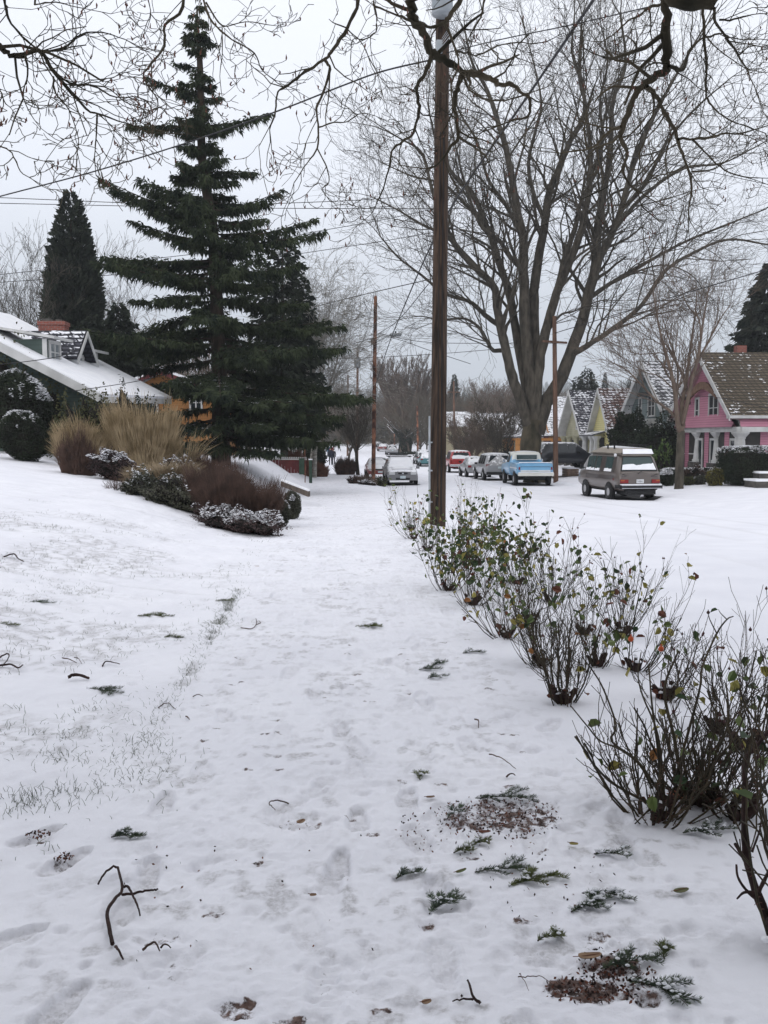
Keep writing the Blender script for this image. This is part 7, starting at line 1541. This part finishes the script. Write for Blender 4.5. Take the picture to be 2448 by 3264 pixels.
def rose(label, base, H, spread, n, seed, nleaf=0, nhip=4, long_=3, thick=1.0, mixp=(.4, .3, .15, .08, .07), thorn=False, lean=(0, 0), stub=.5, snow=True, red=0):
    r = np.random.default_rng(seed); t = thing('rose_bush', label, 'rose bush', base, 0, 'rose bushes along the planting strip')
    tw = Twigs(seed); ends = []; mids = []; th = []
    for k in range(n):
        isl = k < long_; a = r.random() * 6.283; sp = spread * r.uniform(.15, 1.0); h = H * (r.uniform(.85, 1.12) if isl else r.uniform(.30, .78)); K = 7; s = np.linspace(0, 1, K)
        b = np.array([math.cos(a) * .05, math.sin(a) * .05, -.03]) * r.uniform(.4, 1.4)
        dx, dy = math.cos(a) * sp + lean[0], math.sin(a) * sp + lean[1]
        p = np.stack([b[0] + dx * s ** .85 + r.normal(0, .012, K).cumsum() * .7, b[1] + dy * s ** .85 + r.normal(0, .012, K).cumsum() * .7, b[2] + (h + .03) * s ** 1.15], 1)
        r0 = thick * r.uniform(.0022, .0046) * (1 if not isl else .85); rad = np.linspace(r0, r0 * (.38 if isl or r.random() < stub else .75), K); tw.add(p, rad); ends.append(p[-1])
        th.append((p, rad))
        for q in range(r.integers(3, 6)):
            f = r.uniform(.3, .95); i = min(int(f * (K - 1)), K - 2); o = p[i] * (1 - f * (K - 1) + i) + p[i + 1] * (f * (K - 1) - i); tt = p[i + 1] - p[i]; tt /= np.linalg.norm(tt); d = tt + perp(tt, r) * r.uniform(.4, .9); d /= np.linalg.norm(d)
            L = H * r.uniform(.10, .34); K2 = 5; q2 = o + d * (L * np.linspace(0, 1, K2))[:, None] + np.array([0, 0, 1]) * (.15 * L * np.linspace(0, 1, K2) ** 2)[:, None] + r.normal(0, .006, (K2, 3)) * np.linspace(0, 1, K2)[:, None]
            tw.add(q2, np.linspace(r0 * .5, .0012 * thick, K2)); ends.append(q2[-1]); mids.append(q2[2]); mids.append(q2[3])
            if r.random() < .7:
                d3 = d + perp(d, r) * .7; q3 = q2[2] + d3 * (L * .4 * np.linspace(0, 1, 4))[:, None]; K3 = 4; tw.add(q3, np.linspace(r0 * .35, .001 * thick, 4)); ends.append(q3[-1])
    tw.mesh(lambda q: 6 if q > .003 else 4).build('canes', [M['cane_red' if red else 'cane']], t, True)
    if thorn:
        Pn = []
        for p, rad in th:
            for q in range(16):
                f = r.uniform(.05, .9); i = min(int(f * 6), 5); o = p[i] + (p[i + 1] - p[i]) * (f * 6 - i); tt = p[i + 1] - p[i]; tt /= np.linalg.norm(tt); d = perp(tt, r); Pn.append([o, o + d * (rad[i] + .004), o + d * (rad[i] + .009) - tt * .003])
        m = MB(); m.tubes(np.array(Pn), np.tile([.0022, .0014, .0003], (len(Pn), 1)), 3); m.build('thorns', M['cane_red'], t)['kind'] = 'stuff'
    if nleaf:
        anchors = np.array(mids + ends); anchors = anchors[anchors[:, 2] > H * .22]; i = r.integers(0, len(anchors), nleaf); O = anchors[i] + r.normal(0, .02, (nleaf, 3)); D_ = r.normal(size=(nleaf, 3)) + [0, 0, -.5]
        L = r.uniform(.04, .075, nleaf); m = MB(); leaves(m, O, D_, L, L * .72, r, r.choice(5, nleaf, p=mixp)); m.build('leaves', [M[k] for k in LM], t)
    e = [p for p in ends if p[2] > H * .6]
    if nhip and e:
        idx = r.choice(len(e), min(nhip, len(e)), replace=False); 
        for k in idx: m = MB(); hips(m, [e[k]], .0075); m.build('rose_hip', M['hip'], t, True)
    # gnarled crown of the plant with caught snow and dead leaves
    m = MB()
    for k in range(7):
        a = r.random() * 6.28; m.tube(np.array([[0, 0, -.04], [math.cos(a) * .04, math.sin(a) * .04, .03], [math.cos(a) * .075, math.sin(a) * .075, .05 + .05 * r.random()]]), np.array([.022, .018, .012]) * thick, 6)
    m.build('rootstock', M['cane_dark'], t, True)
    m = MB(); k = 4; O = r.normal(0, .05, (k, 3)) * [1, 1, .3] + [0, 0, .06]; L = r.uniform(.03, .06, k); leaves(m, O, r.normal(size=(k, 3)), L, L * .7, r, np.full(k, 4)); m.build('dead_leaves', [M[k_] for k_ in LM], t)
    if snow:
        m = MB()
        for k in range(7):
            c = r.normal(0, .045, 3) * [1, 1, 0] + [0, 0, r.uniform(.03, .12)]; s_ = r.uniform(.010, .022); m.lathe([(.001, -s_ * .4), (s_, -s_ * .2), (s_ * .9, s_ * .3), (.001, s_ * .6)], c, 7)
        m.build('snow', M['snow'], t, True)
    return t
M['cane_dark'] = mat('dark_rootstock', (0.018, 0.010, 0.009), (0.045, 0.024, 0.020), scale=12, rough=.9, bump=.5)
RB = [ # label, px, py, H, spread, canes, leaves, hips, long, thick, lean
 ('farthest tiny rose stub on the left end of the row', 1312, 1690, .35, .12, 8, 0, 0, 1, 1, (0, 0)),
 ('sparse rose bush left of the massive pole with reaching thin stems', 1318, 1718, .80, .34, 20, 60, 8, 6, .9, (-.15, 0)),
 ('bare-stemmed rose bush directly in front of the massive pole', 1362, 1755, .75, .26, 22, 90, 3, 3, .9, (0, 0)),
 ('thin rose bush right behind the massive pole', 1475, 1700, .95, .34, 24, 60, 10, 7, .8, (.05, 0)),
 ('leafy rose bush left-front of the massive pole on a dark rootstock', 1428, 1880, .86, .32, 26, 360, 4, 3, 1, (0, .1)),
 ('dense green rose bush just right of the massive pole', 1520, 1800, .88, .36, 26, 420, 5, 3, 1, (.05, 0)),
 ('rose bush with the thickest green and orange foliage', 1650, 1862, .86, .36, 26, 400, 5, 3, 1, (.0, .05)),
 ('leafy low rose bush between the two densest ones', 1508, 1925, .72, .30, 20, 200, 3, 2, 1, (.05, .05)),
 ('sprawling rose bush with long thin outward canes', 1612, 2030, .62, .42, 22, 40, 4, 5, .9, (-.05, 0)),
 ('rose bush with a bristly dark base near the second row', 1757, 1918, .78, .36, 30, 60, 12, 4, .85, (0, 0)),
 ('tall thin rose bush behind the bristly one', 1864, 2022, .78, .32, 16, 50, 10, 4, .9, (-.05, 0)),
 ('rose bush with yellow-green leaves at the road side', 1985, 2022, .80, .40, 30, 90, 6, 4, .9, (.08, 0)),
 ('stout upright rose bush standing alone in the middle of the strip', 1795, 2235, .66, .20, 26, 6, 2, 2, 1.15, (-.02, 0)),
 ('upright rose bush behind the lone stout one', 1728, 2118, .70, .26, 30, 45, 4, 3, 1, (0, 0)),
 ('small rose bush with green and yellow leaves low on its stems', 2028, 2138, .60, .34, 16, 45, 3, 4, .9, (.1, 0)),
 ('dark stubby rose bush with dead leaves beside the road', 2120, 2225, .55, .22, 14, 8, 3, 3, 1.1, (.05, 0)),
 ('low sprawling rose bush filling between the leafy clump and the bristly one', 1690, 1985, .60, .38, 22, 70, 4, 4, .85, (0, 0)),
 ('short rose bush between the lone stout one and the road side bushes', 1905, 2120, .50, .32, 18, 40, 4, 3, .85, (0, 0)),
 ('fine-stemmed rose bush behind the right edge thicket', 2290, 2330, .62, .30, 20, 30, 3, 4, .95, (.03, 0)),
 ('rose bush with dark trunk near the right edge', 2378, 2388, .72, .20, 14, 22, 3, 3, 1.2, (.02, 0)),
]
for i, (lb, px, py, H, sp, n, nl, nh, ln, tk, le) in enumerate(RB):
    rose(lb, G(px, py), H, sp * .95, int(n * 1.12), 300 + i, int(nl * .68), nh, ln, tk, lean=le, thorn=(py > 2200), mixp=((.44, .34, .14, .02, .06) if nl > 150 else (.44, .22, .24, .01, .09)))
rose('largest thorny rose bush dominating the right foreground', G(2085, 2606), .58, .31, 42, 401, 14, 3, 3, 1.15, thorn=True, lean=(.06, .04), stub=.25)
rose('thorny rose thicket right of the largest bush', G(2235, 2560), .52, .28, 36, 402, 20, 2, 2, 1.15, thorn=True, lean=(.02, .05), stub=.3)
rose('low thorny rose bush at the right edge below the thicket', G(2352, 2604), .46, .28, 16, 403, 16, 2, 3, 1.2, thorn=True, lean=(.06, 0), stub=.4, mixp=(.3, .2, .4, .02, .08))
rose('gnarled rose bush cut by the lower right edge', G(2545, 3040), .74, .08, 6, 404, 3, 1, 3, 2.2, thorn=True, lean=(-.10, .05), stub=.6)
# traced long outer canes of the largest bush
b0 = G(2085, 2606); t0 = [o for o in bpy.data.objects if o.get('label', '').startswith('largest thorny')][0]
def air(lst, d0, d1): return np.array([P(1800 + x / 2.011, 1900 + y / 2.011, d0 + (d1 - d0) * k / (len(lst) - 1)) for k, (x, y) in enumerate(lst)])
m = MB(); D3 = float(np.dot(b0 - [0, 0, EYE], _F))
for l, da, db, r0 in (([(590, 1370), (540, 1330), (330, 1215), (240, 1140), (150, 1030), (75, 895)], 0, -.25, .0075), ([(560, 1230), (480, 1080), (350, 980), (230, 930), (150, 840), (40, 705)], 0, -.2, .0055), ([(600, 1250), (470, 1060), (300, 930), (330, 830), (250, 600), (180, 480), (120, 400)], 0, -.1, .006),
                      ([(640, 1300), (600, 900), (500, 640), (470, 500), (490, 360)], 0, .1, .005), ([(700, 1200), (860, 620), (880, 460), (975, 240), (1040, 150), (1080, 130)], 0, .2, .006), ([(975, 240), (930, 150), (920, 105)], .2, .2, .003), ([(1040, 150), (1000, 110), (985, 85)], .2, .2, .0025), ([(760, 1250), (700, 900), (640, 600), (730, 350)], 0, .1, .009), ([(620, 1260), (600, 1000), (560, 700), (540, 450)], 0, .1, .007), ([(610, 1300), (530, 1380), (450, 1460)], 0, -.1, .006)):
    q = spl(air(l, D3 + da, D3 + db), 4); m.tube(q, np.linspace(r0, r0 * .4, len(q)), 6)
m.build('outer_canes', M['cane'], t0, True, world=True)
for x, y in ((618, 338), (425, 275)): m = MB(); hips(m, [P(1800 + x / 2.011, 1900 + y / 2.011, D3 + .15)], .013); m.build('red_hip', M['hip_red'], t0, True, world=True)
for x, y in ((920, 105), (1190, 215)): m = MB(); hips(m, [P(1800 + x / 2.011, 1900 + y / 2.011, D3 + .25)], .008); m.build('rose_hip', M['hip'], t0, True, world=True)
t1 = [o for o in bpy.data.objects if o.get('label', '').startswith('gnarled rose')][0]; g1 = G(2478, 2990); D4 = float(np.dot(g1 - [0, 0, EYE], _F))
for l, r0, r1 in (([(1340, 2190), (1290, 2050), (1230, 1900), (1180, 1740), (1160, 1640), (1150, 1480), (1155, 1250), (1160, 1050), (1240, 950), (1310, 860)], .017, .005), ([(1185, 1740), (1130, 1650), (1090, 1585)], .008, .005), ([(1230, 1900), (1150, 1900), (1105, 1940)], .006, .003), ([(1250, 1960), (1160, 1880), (1110, 1800), (1100, 1720)], .006, .003), ([(1240, 1900), (1300, 1780), (1330, 1700)], .007, .004), ([(1200, 1640), (1250, 1500), (1262, 1400)], .004, .002), ([(1155, 1270), (1230, 1270), (1300, 1190)], .007, .004)):
    q = spl(air(l, D4, D4 + (.12 if len(l) > 5 else .05)), 4); rr_ = np.random.default_rng(len(l)); m = MB(); m.tube(q, np.linspace(r0, r1, len(q)) * (1 + .12 * rr_.normal(size=len(q)).clip(-1, 1.5)), 8); m.build('thick_cane', M['cane_dark'], t1, True, world=True)
def single_leaf(label, px, py, L, wd, ang, mk, lift=.012, curl=.3, lobes=False, name='fallen_leaf', at3=None):
    b = G(px, py) if at3 is None else at3; t = thing(name, label, 'leaf', b + [0, 0, lift], ang, 'fallen leaves on the snow' if at3 is None else None); m = MB(); N_ = 24 if lobes else 12
    a = np.linspace(0, 2 * math.pi, N_, endpoint=False)
    if lobes: rr = L * .5 * (.62 + .38 * np.abs(np.cos(a * 2.5)) ** .7) * np.where(np.arange(N_) % 2, .86, 1.08); x, y = np.cos(a) * rr, np.sin(a) * rr
    else: x = np.cos(a) * L / 2; y = np.sin(a) * wd / 2 * (1 - .25 * np.cos(a))
    z = curl * (y ** 2 + .4 * x ** 2) * 12 * (1 + .3 * np.sin(a * 3)); V = np.vstack([np.stack([x, y, z], 1), [[0, 0, 0]], np.stack([x, y, z - .0015], 1), [[0, 0, -.0015]]]); k = N_
    m.add(V, [(i, (i + 1) % k, k) for i in range(k)] + [((i + 1) % k + k + 1, i + k + 1, 2 * k + 1) for i in range(k)]); m.build('blade', M[mk], t)
    m = MB(); m.tube([(-L * .72, 0, .004), (-L * .4, 0, .002), (L * .4, 0, .003)], .0012, 4); m.build('leaf_stalk', M['leaf5'], t)
OV = 1200; 
single_leaf('plump olive oval leaf alone on smooth snow at the right', 2172, 2848, .062, .030, .35, 'leafolive', curl=.1)
single_leaf('small yellow-green leaf right of the large mulch patch', 1829, 2698, .034, .024, -.2, 'leaf3')
single_leaf('narrow green leaf pointing right, left of the fir cluster', 1470, 2785, .05, .018, .6, 'leaf1')
single_leaf('wide curled brown leaf above the lower mulch patch', 1880, 3060, .075, .034, .15, 'leaftan', curl=.6)
single_leaf('lobed russet leaf caught at the foot of the largest rose bush', 2172, 2560, .12, .1, .3, 'leafrust', lobes=True, curl=.25, lift=.03)
single_leaf('pale tan scrap of leaf left of centre on the walk', 998, 2862, .024, .018, 0, 'leaftan')
single_leaf('crumpled brown leaf in the middle of the trodden walk', 960, 2628, .045, .03, 1, 'leaftan', curl=.8)
single_leaf('tiny brown leaf fragment near the bottom of the walk', 1360, 3205, .03, .02, .4, 'leaftan')
single_leaf('tan leaf scrap by the left fir sprig of the mulch', 1372, 2548, .04, .02, .2, 'leaftan', curl=.7)
single_leaf('brown leaf lying in the upper mulch patch', 1545, 2660, .05, .024, .1, 'leaf5', curl=.5)
single_leaf('orange-brown leaf bit on the far left lawn', 820, 1808, .05, .03, 0, 'leaf4', curl=.6)
single_leaf('yellow leaf under the roadside rose bushes', 1873, 2030, .06, .04, 0, 'leaf3', curl=.5)
def sprig(label, px, py, L, ang, seed, n=70, side=3, snow=.25, col='fir', rise=.006, nl=.022):
    b = G(px, py); r = np.random.default_rng(seed); t = thing('fir_sprig', label, 'fir sprig', b + [0, 0, .001], ang, 'fir sprigs fallen on the snow')
    st = MB(); nd = MB(); sn = MB(); segs = [(np.array([[-L / 2, 0, 0], [-L / 6, .004, rise], [L / 6, -.004, rise * 1.1], [L / 2, 0, rise * .6]]), 1.0)]
    for k in range(side):
        f = r.uniform(.1, .7); o = np.array([-L / 2 + L * f, 0, rise]); a = (1 if k % 2 else -1) * r.uniform(.5, .9); l = L * r.uniform(.3, .5); segs.append((np.array([o, o + [math.cos(a) * l * .5, math.sin(a) * l * .5, .006], o + [math.cos(a) * l, math.sin(a) * l, .002]]), .6))
    for p, s in segs:
        q = spl(p, 5); st.tube(q, np.linspace(.0022, .001, len(q)) * (s + .2), 5); m_ = int(n * s * (len(p) - 1) / 2); f = r.random(m_); i = np.minimum((f * (len(q) - 1)).astype(int), len(q) - 2); o = q[i] + (q[i + 1] - q[i]) * (f * (len(q) - 1) - i)[:, None]
        tt = q[i + 1] - q[i]; tt /= np.linalg.norm(tt, axis=1, keepdims=True); pp = r.normal(size=(m_, 3)); pp -= tt * (pp * tt).sum(1, keepdims=True); pp /= np.linalg.norm(pp, axis=1, keepdims=True); pp[:, 2] = np.abs(pp[:, 2]) * .7; d = tt * .7 + pp; d /= np.linalg.norm(d, axis=1, keepdims=True)
        l_ = r.uniform(.7, 1.15, m_) * nl; V, F = sprays(o, d, l_, np.full(m_, .0022), r, 0); nd.add(V, F)
        for k in range(int(snow * 14 * s)): c = q[r.integers(0, len(q))] + r.normal(0, .006, 3) + [0, 0, .008]; s_ = r.uniform(.004, .010); sn.lathe([(.001, -s_ * .5), (s_, 0), (.001, s_ * .6)], c, 6)
    st.build('stem', M['cane'], t, True); nd.build('needles', M[col], t)
    if sn.n: sn.build('snow', M['snow'], t, True)
M['fir'] = mat('fir_needles', (0.035, 0.055, 0.038), (0.085, 0.115, 0.065), scale=30, rough=.6); M['fir2'] = mat('yellow_green_fir', (0.06, 0.075, 0.025), (0.13, 0.15, 0.05), scale=30, rough=.6)
SP = [('tuft of green fir above the mulch patch at its left', 1341, 2475, .09, 1.4, 60, 'fir2'), ('long dark fir sprig along the top of the large mulch patch', 1610, 2545, .26, -.05, 130, 'fir'), ('slim fir twig at the upper left of the mulch patch', 1450, 2590, .14, 1.0, 60, 'fir'),
      ('little fir tuft touching the lower edge of the mulch patch', 1530, 2690, .09, .5, 60, 'fir2'), ('bright green fir bit below the mulch patch', 1478, 2715, .08, .2, 60, 'fir2'), ('feathery fir sprig pointing left in the middle cluster', 1600, 2775, .20, .1, 110, 'fir'), ('bushiest fir sprig of the middle cluster', 1700, 2808, .20, .35, 170, 'fir2'),
      ('upright fir sprig left of the leaf litter', 1412, 2880, .17, .9, 130, 'fir'), ('small fir tuft at the left rim of the litter', 1300, 2790, .10, .5, 70, 'fir'), ('snow-clotted fir sprig right of centre, by the paw prints', 1885, 2885, .18, .5, 110, 'fir'), ('small snow-flecked sprig right of the clotted one', 1962, 2860, .13, -.5, 60, 'fir'),
      ('round fir tuft near the bottom, left of the lower mulch', 1750, 2992, .08, .3, 70, 'fir2'), ('long fir sprig lying across the lower mulch patch', 2010, 3070, .20, .25, 120, 'fir'), ('green-tipped sprig end at the right of the lower mulch', 2118, 3035, .08, 1.2, 70, 'fir2'), ('fir sprig with snow lumps at the lower right', 2110, 3160, .20, -.6, 130, 'fir'),
      ('dark fir sprig sunk in snow between leaf and mulch', 1950, 2725, .13, -.15, 70, 'fir'), ('frosted fir sprig below the right rose thicket', 2260, 2650, .22, .1, 110, 'fir'), ('fir sprig lying alone by the left footprints', 408, 2668, .13, 0, 100, 'fir'), ('fir scrap in the middle of the walk, far ahead', 1172, 1999, .22, .1, 110, 'fir2'),
      ('fir scrap by the smooth strip, upper of two', 1398, 2118, .16, .8, 80, 'fir'), ('fir scrap by the smooth strip, lower of two', 1370, 2135, .15, 0, 80, 'fir'), ('snowy fir scrap farther along the strip', 1510, 2082, .16, 0, 60, 'fir'), ('pair-like fir bits below the strip scraps', 1395, 2160, .14, .3, 60, 'fir'),
      ('fir tuft high on the left lawn', 120, 1925, .30, 0, 120, 'fir'), ('dark fir tuft on the left lawn nearer the walk', 495, 1965, .32, -.15, 130, 'fir2'), ('green-brown tuft below the dark one on the lawn', 550, 2035, .16, 0, 90, 'fir2'), ('tiny fir bit near the lawn edge', 715, 1917, .18, 0, 70, 'fir2'),
      ('flattened fir sprig in the middle of the left lawn', 335, 2205, .26, -.5, 110, 'fir'), ('fir bit at the far left edge of the lawn', 20, 1995, .2, 0, 80, 'fir2'), ('tuft of fir caught in the large thorny thicket', 2215, 2420, .13, .3, 0, 'fir')]
for i, (lb, px, py, L, a, n, c) in enumerate(SP):
    if n: sprig(lb, px, py, L, a, 500 + i, n=int(n * 1.6), snow=.9 if ('snow' in lb or 'frost' in lb or 'sunk' in lb) else .25, col=c, side=4 if n > 90 else 2, nl=.022 if py > 2300 else .03)
def stick(label, branches, ox, oy, sc, r0, lift=.012, name='fallen_twig', rr=.5):
    pts = [[G(ox + x / sc, oy + y / sc) + [0, 0, lift] for x, y in b] for b in branches]; b0 = pts[0][0]; t = thing(name, label, 'twig', b0, 0, 'twigs fallen on the snow'); m = MB(); r = np.random.default_rng(len(label))
    for k, p in enumerate(pts):
        q = spl(p, 5); q[:, 2] += .012 * np.sin(np.linspace(0, 3.1, len(q))) + r.normal(0, .0015, len(q)); ra = r0 * (1 if k == 0 else .75) * np.linspace(1, rr, len(q)) * (1 + .18 * r.random(len(q))); m.tube(q, ra, 7)
    m.build('wood', M['cane_dark'] if r0 > .004 else M['twig_dark'], t, True, world=True)
stick('large forked brown twig on the snow at the lower left', [[(458, 920), (445, 860), (437, 800), (470, 745), (497, 715), (490, 660), (470, 610), (425, 638), (400, 675)], [(497, 718), (540, 725), (590, 718), (630, 710), (642, 695)], [(497, 692), (520, 695), (540, 735), (560, 775), (570, 805)], [(470, 930), (480, 960), (502, 985)]], 0, 2300, 1.276, .0062)
stick('small forked twig standing at the bottom centre', [[(440, 1212), (408, 1195), (395, 1150), (385, 1115)], [(408, 1195), (370, 1212), (322, 1205)]], 1200, 2300, 1.3293, .0042)
stick('curved thin twig pair in the snow, far up the walk on the left', [[(1062, 422), (1110, 432), (1130, 410), (1128, 382)], [(1130, 410), (1148, 408), (1140, 392)]], 0, 1700, 1.3825, .004)
stick('branched twig entering from the left edge of the lawn', [[(-20, 595), (40, 592), (80, 608), (100, 588)], [(-10, 560), (30, 545), (40, 560), (10, 595)]], 0, 1700, 1.3825, .007)
stick('dark short stick lying on the lawn', [[(300, 642), (340, 640), (392, 648)]], 0, 1700, 1.3825, .010, rr=.8)
stick('thin forked twig right of the dark stick on the lawn', [[(452, 592), (470, 580), (528, 584)]], 0, 1700, 1.3825, .005)
stick('thin twig left of the forked one on the lawn', [[(275, 558), (310, 572), (338, 580)], [(328, 555), (345, 568), (360, 582)]], 0, 1700, 1.3825, .004)
stick('hooked twig high on the left lawn', [[(18, 108), (60, 100), (80, 120), (105, 130)]], 0, 1700, 1.3825, .008)
stick('arched dry stem at the lawn edge', [[(697, 780), (735, 765), (775, 785)]], 0, 1700, 1.3825, .003)
stick('short twig on the walk right of the lawn edge', [[(850, 728), (895, 728)]], 0, 1700, 1.3825, .003)
stick('bent little twig on the left of the walk', [[(820, 815), (828, 830), (836, 832)]], 0, 1700, 1.3825, .004)
stick('slender twig slanting beside the strip footprints', [[(478, 150), (530, 175), (590, 210)]], 1200, 2300, 1.3293, .003)
stick('long dry straw beside the lower mulch patch', [[(600, 1100), (640, 1112), (700, 1115), (750, 1135)], [(605, 1085), (625, 1130), (645, 1160)]], 1200, 2300, 1.3293, .0016)
stick('curled dry twig in the trodden walk', [[(1175, 345), (1120, 342), (1095, 355), (1120, 372)]], 0, 2300, 1.276, .003)
stick('broken twig in a footprint below the large forked one', [[(580, 945), (625, 930), (650, 950)], [(655, 935), (695, 938)]], 0, 2300, 1.276, .004)
stick('small hooked twig near the top of the litter trail', [[(417, 0), (432, 15), (432, 35)]], 1200, 2300, 1.3293, .004)
stick('dark twig stub above the mulch patch', [[(550, 245), (588, 240)]], 1200, 2300, 1.3293, .004)
# mulch crumbs in the kicked-up patches
def crumbs(px, py, rx, ry, n, seed, label):
    g = G(px, py); r = np.random.default_rng(seed); a = r.random(n) * 6.283; q = r.random(n) ** .6; p = np.stack([g[0] + np.cos(a) * q * rx, g[1] + np.sin(a) * q * ry], 1); z = T(p[:, 0], p[:, 1]) + r.uniform(-.002, .010, n); m = MB()
    V, F = leaf_quads(np.stack([p[:, 0], p[:, 1], z], 1), r.normal(0, .4, (n, 3)), .013, .008, r); k = r.random(n) < .5; F1, F2 = F[k], F[~k]; m.v.append(V); m.n = len(V); m.f += [F1, F2]; m.m += [np.zeros(len(F1), int), np.ones(len(F2), int)]
    o = m.build('mulch', [M['leaf5'], M['cane_dark']]); struct(o, label, 'stuff')
crumbs(1590, 2605, .26, .22, 420, 1, 'brown mulch crumbs in the large bare patch'); crumbs(1960, 3090, .12, .11, 200, 2, 'brown mulch crumbs in the upper part of the lower bare patch'); crumbs(1900, 3155, .16, .08, 220, 3, 'red-brown mulch crumbs in the lowest bare patch')
crumbs(1420, 2650, .22, .22, 90, 4, 'scattered mulch bits left of the large bare patch'); crumbs(1720, 2800, .3, .3, 70, 5, 'scattered bark bits among the fir sprigs'); crumbs(120, 2665, .05, .04, 60, 6, 'earth crumbs in the upper left footprint'); crumbs(205, 2735, .04, .04, 50, 7, 'earth crumbs in the lower left footprint'); crumbs(900, 2900, .9, .8, 45, 8, 'dark specks strewn over the trodden walk')
# grass blades poking through the lawn snow
r = np.random.default_rng(12); n = 15000; x = r.uniform(-7.5, -.92, n); y = 2.2 * np.exp(r.random(n) * 2.1); dens = vn(x, y, .8, 40) + .45 * vn(x, y, .25, 41) + .22 * np.exp(-((y - 7.5) / 3.5) ** 2) + .25 * vn(x, y, .12, 43)
k = (dens > .12) & (y < 17) & ~((x > -2.1) & (y < 3.3)); x, y = x[k], y[k]
ex = 4.8 + 4.6 * r.random(800) ** .8; x = np.concatenate([x, -.93 + r.normal(0, .05, 800) + .05 * vn(ex, ex * 0, .5, 3)]); y = np.concatenate([y, ex])
for px, py, nn, sp in ((455, 2400, 90, .10), (450, 2470, 60, .1), (600, 2415, 0, .1), (470, 2360, 80, .07), (390, 2490, 120, .16), (160, 2545, 100, .12), (80, 2545, 60, .07), (235, 2345, 60, .08), (185, 2410, 40, .06), (190, 1880, 120, .2), (60, 1900, 60, .15), (700, 1990, 150, .12), (290, 2260, 30, .1)):
    if nn: g = G(px, py); x = np.concatenate([x, g[0] + r.normal(0, sp, nn)]); y = np.concatenate([y, g[1] + r.normal(0, sp, nn)])
n = len(x); z = T(x, y) - .012; L = r.uniform(.02, .055, n); O = np.stack([x, y, z], 1); D_ = np.stack([r.normal(0, .5, n), r.normal(0, .5, n), np.ones(n)], 1); D_ /= np.linalg.norm(D_, axis=1, keepdims=True)
Pn = np.stack([O, O + D_ * (L * .6)[:, None], O + D_ * (L)[:, None] + np.stack([r.normal(0, .01, n), r.normal(0, .01, n), -.004 * np.ones(n)], 1)], 1); m = MB(); m.tubes(Pn, np.tile([.0010, .0008, .0003], (n, 1)) * (1 + .07 * y[:, None]), 3)
M['blade'] = mat('grass_blade', (0.05, 0.07, 0.045), (0.12, 0.14, 0.09), scale=2, rough=.7); o = m.build('grass', M['blade']); struct(o, 'short grass blades poking through thin snow on the left lawn', 'stuff')
print('grass blades', n)
# bare asphalt left dark beneath parked cars
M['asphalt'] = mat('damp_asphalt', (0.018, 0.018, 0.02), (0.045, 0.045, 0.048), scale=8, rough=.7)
for i, (cx, cy, w_, l_) in enumerate([(k.location.x, k.location.y, 1.9, 4.5) for k in list(bpy.data.objects) if k.get('category') in ('car', 'truck', 'pickup truck', 'camper van')]):
    sgn = 1
    c = [k for k in bpy.data.objects if k.get('category') in ('car', 'truck', 'pickup truck', 'camper van')][i]; rz = c.rotation_euler.z; dirv = np.array([-math.sin(rz), math.cos(rz)]); sd_ = np.array([math.cos(rz), math.sin(rz)])
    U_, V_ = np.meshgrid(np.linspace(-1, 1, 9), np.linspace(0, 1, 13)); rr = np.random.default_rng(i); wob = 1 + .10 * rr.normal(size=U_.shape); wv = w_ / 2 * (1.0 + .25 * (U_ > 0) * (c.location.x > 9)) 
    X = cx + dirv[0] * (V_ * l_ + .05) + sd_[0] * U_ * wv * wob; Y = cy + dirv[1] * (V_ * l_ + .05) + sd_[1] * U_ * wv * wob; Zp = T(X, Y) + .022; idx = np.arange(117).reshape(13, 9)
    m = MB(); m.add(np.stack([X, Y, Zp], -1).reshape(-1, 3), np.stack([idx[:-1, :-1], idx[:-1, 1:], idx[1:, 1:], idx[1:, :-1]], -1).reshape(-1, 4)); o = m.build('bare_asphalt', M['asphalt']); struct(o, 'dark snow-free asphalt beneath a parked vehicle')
# winter air
hz = MB(); hz.box((500, 700, 34), (2600, 2600, 112)); 
mh = bpy.data.materials.new('winter_air'); mh.use_nodes = True; nt_ = mh.node_tree; nt_.nodes.clear(); oo = N(nt_, "ShaderNodeOutputMaterial"); pv = N(nt_, "ShaderNodeVolumePrincipled"); pv.inputs['Color'].default_value = (.90, .95, 1, 1); pv.inputs['Density'].default_value = .0006; pv.inputs['Anisotropy'].default_value = .0; nt_.links.new(pv.outputs[0], oo.inputs['Volume'])
HAZE = True
if HAZE: o = hz.build('haze', mh); struct(o, 'thin pale winter haze', 'stuff')

for o in bpy.data.objects:   # scattered flecks of snow nobody could count
    if o.name.split('.')[0] == 'snow' and o.parent is not None and (o.parent.get('category') in ('shrub', 'hedge', 'rose bush', 'fir sprig', 'tree')): o['kind'] = 'stuff'
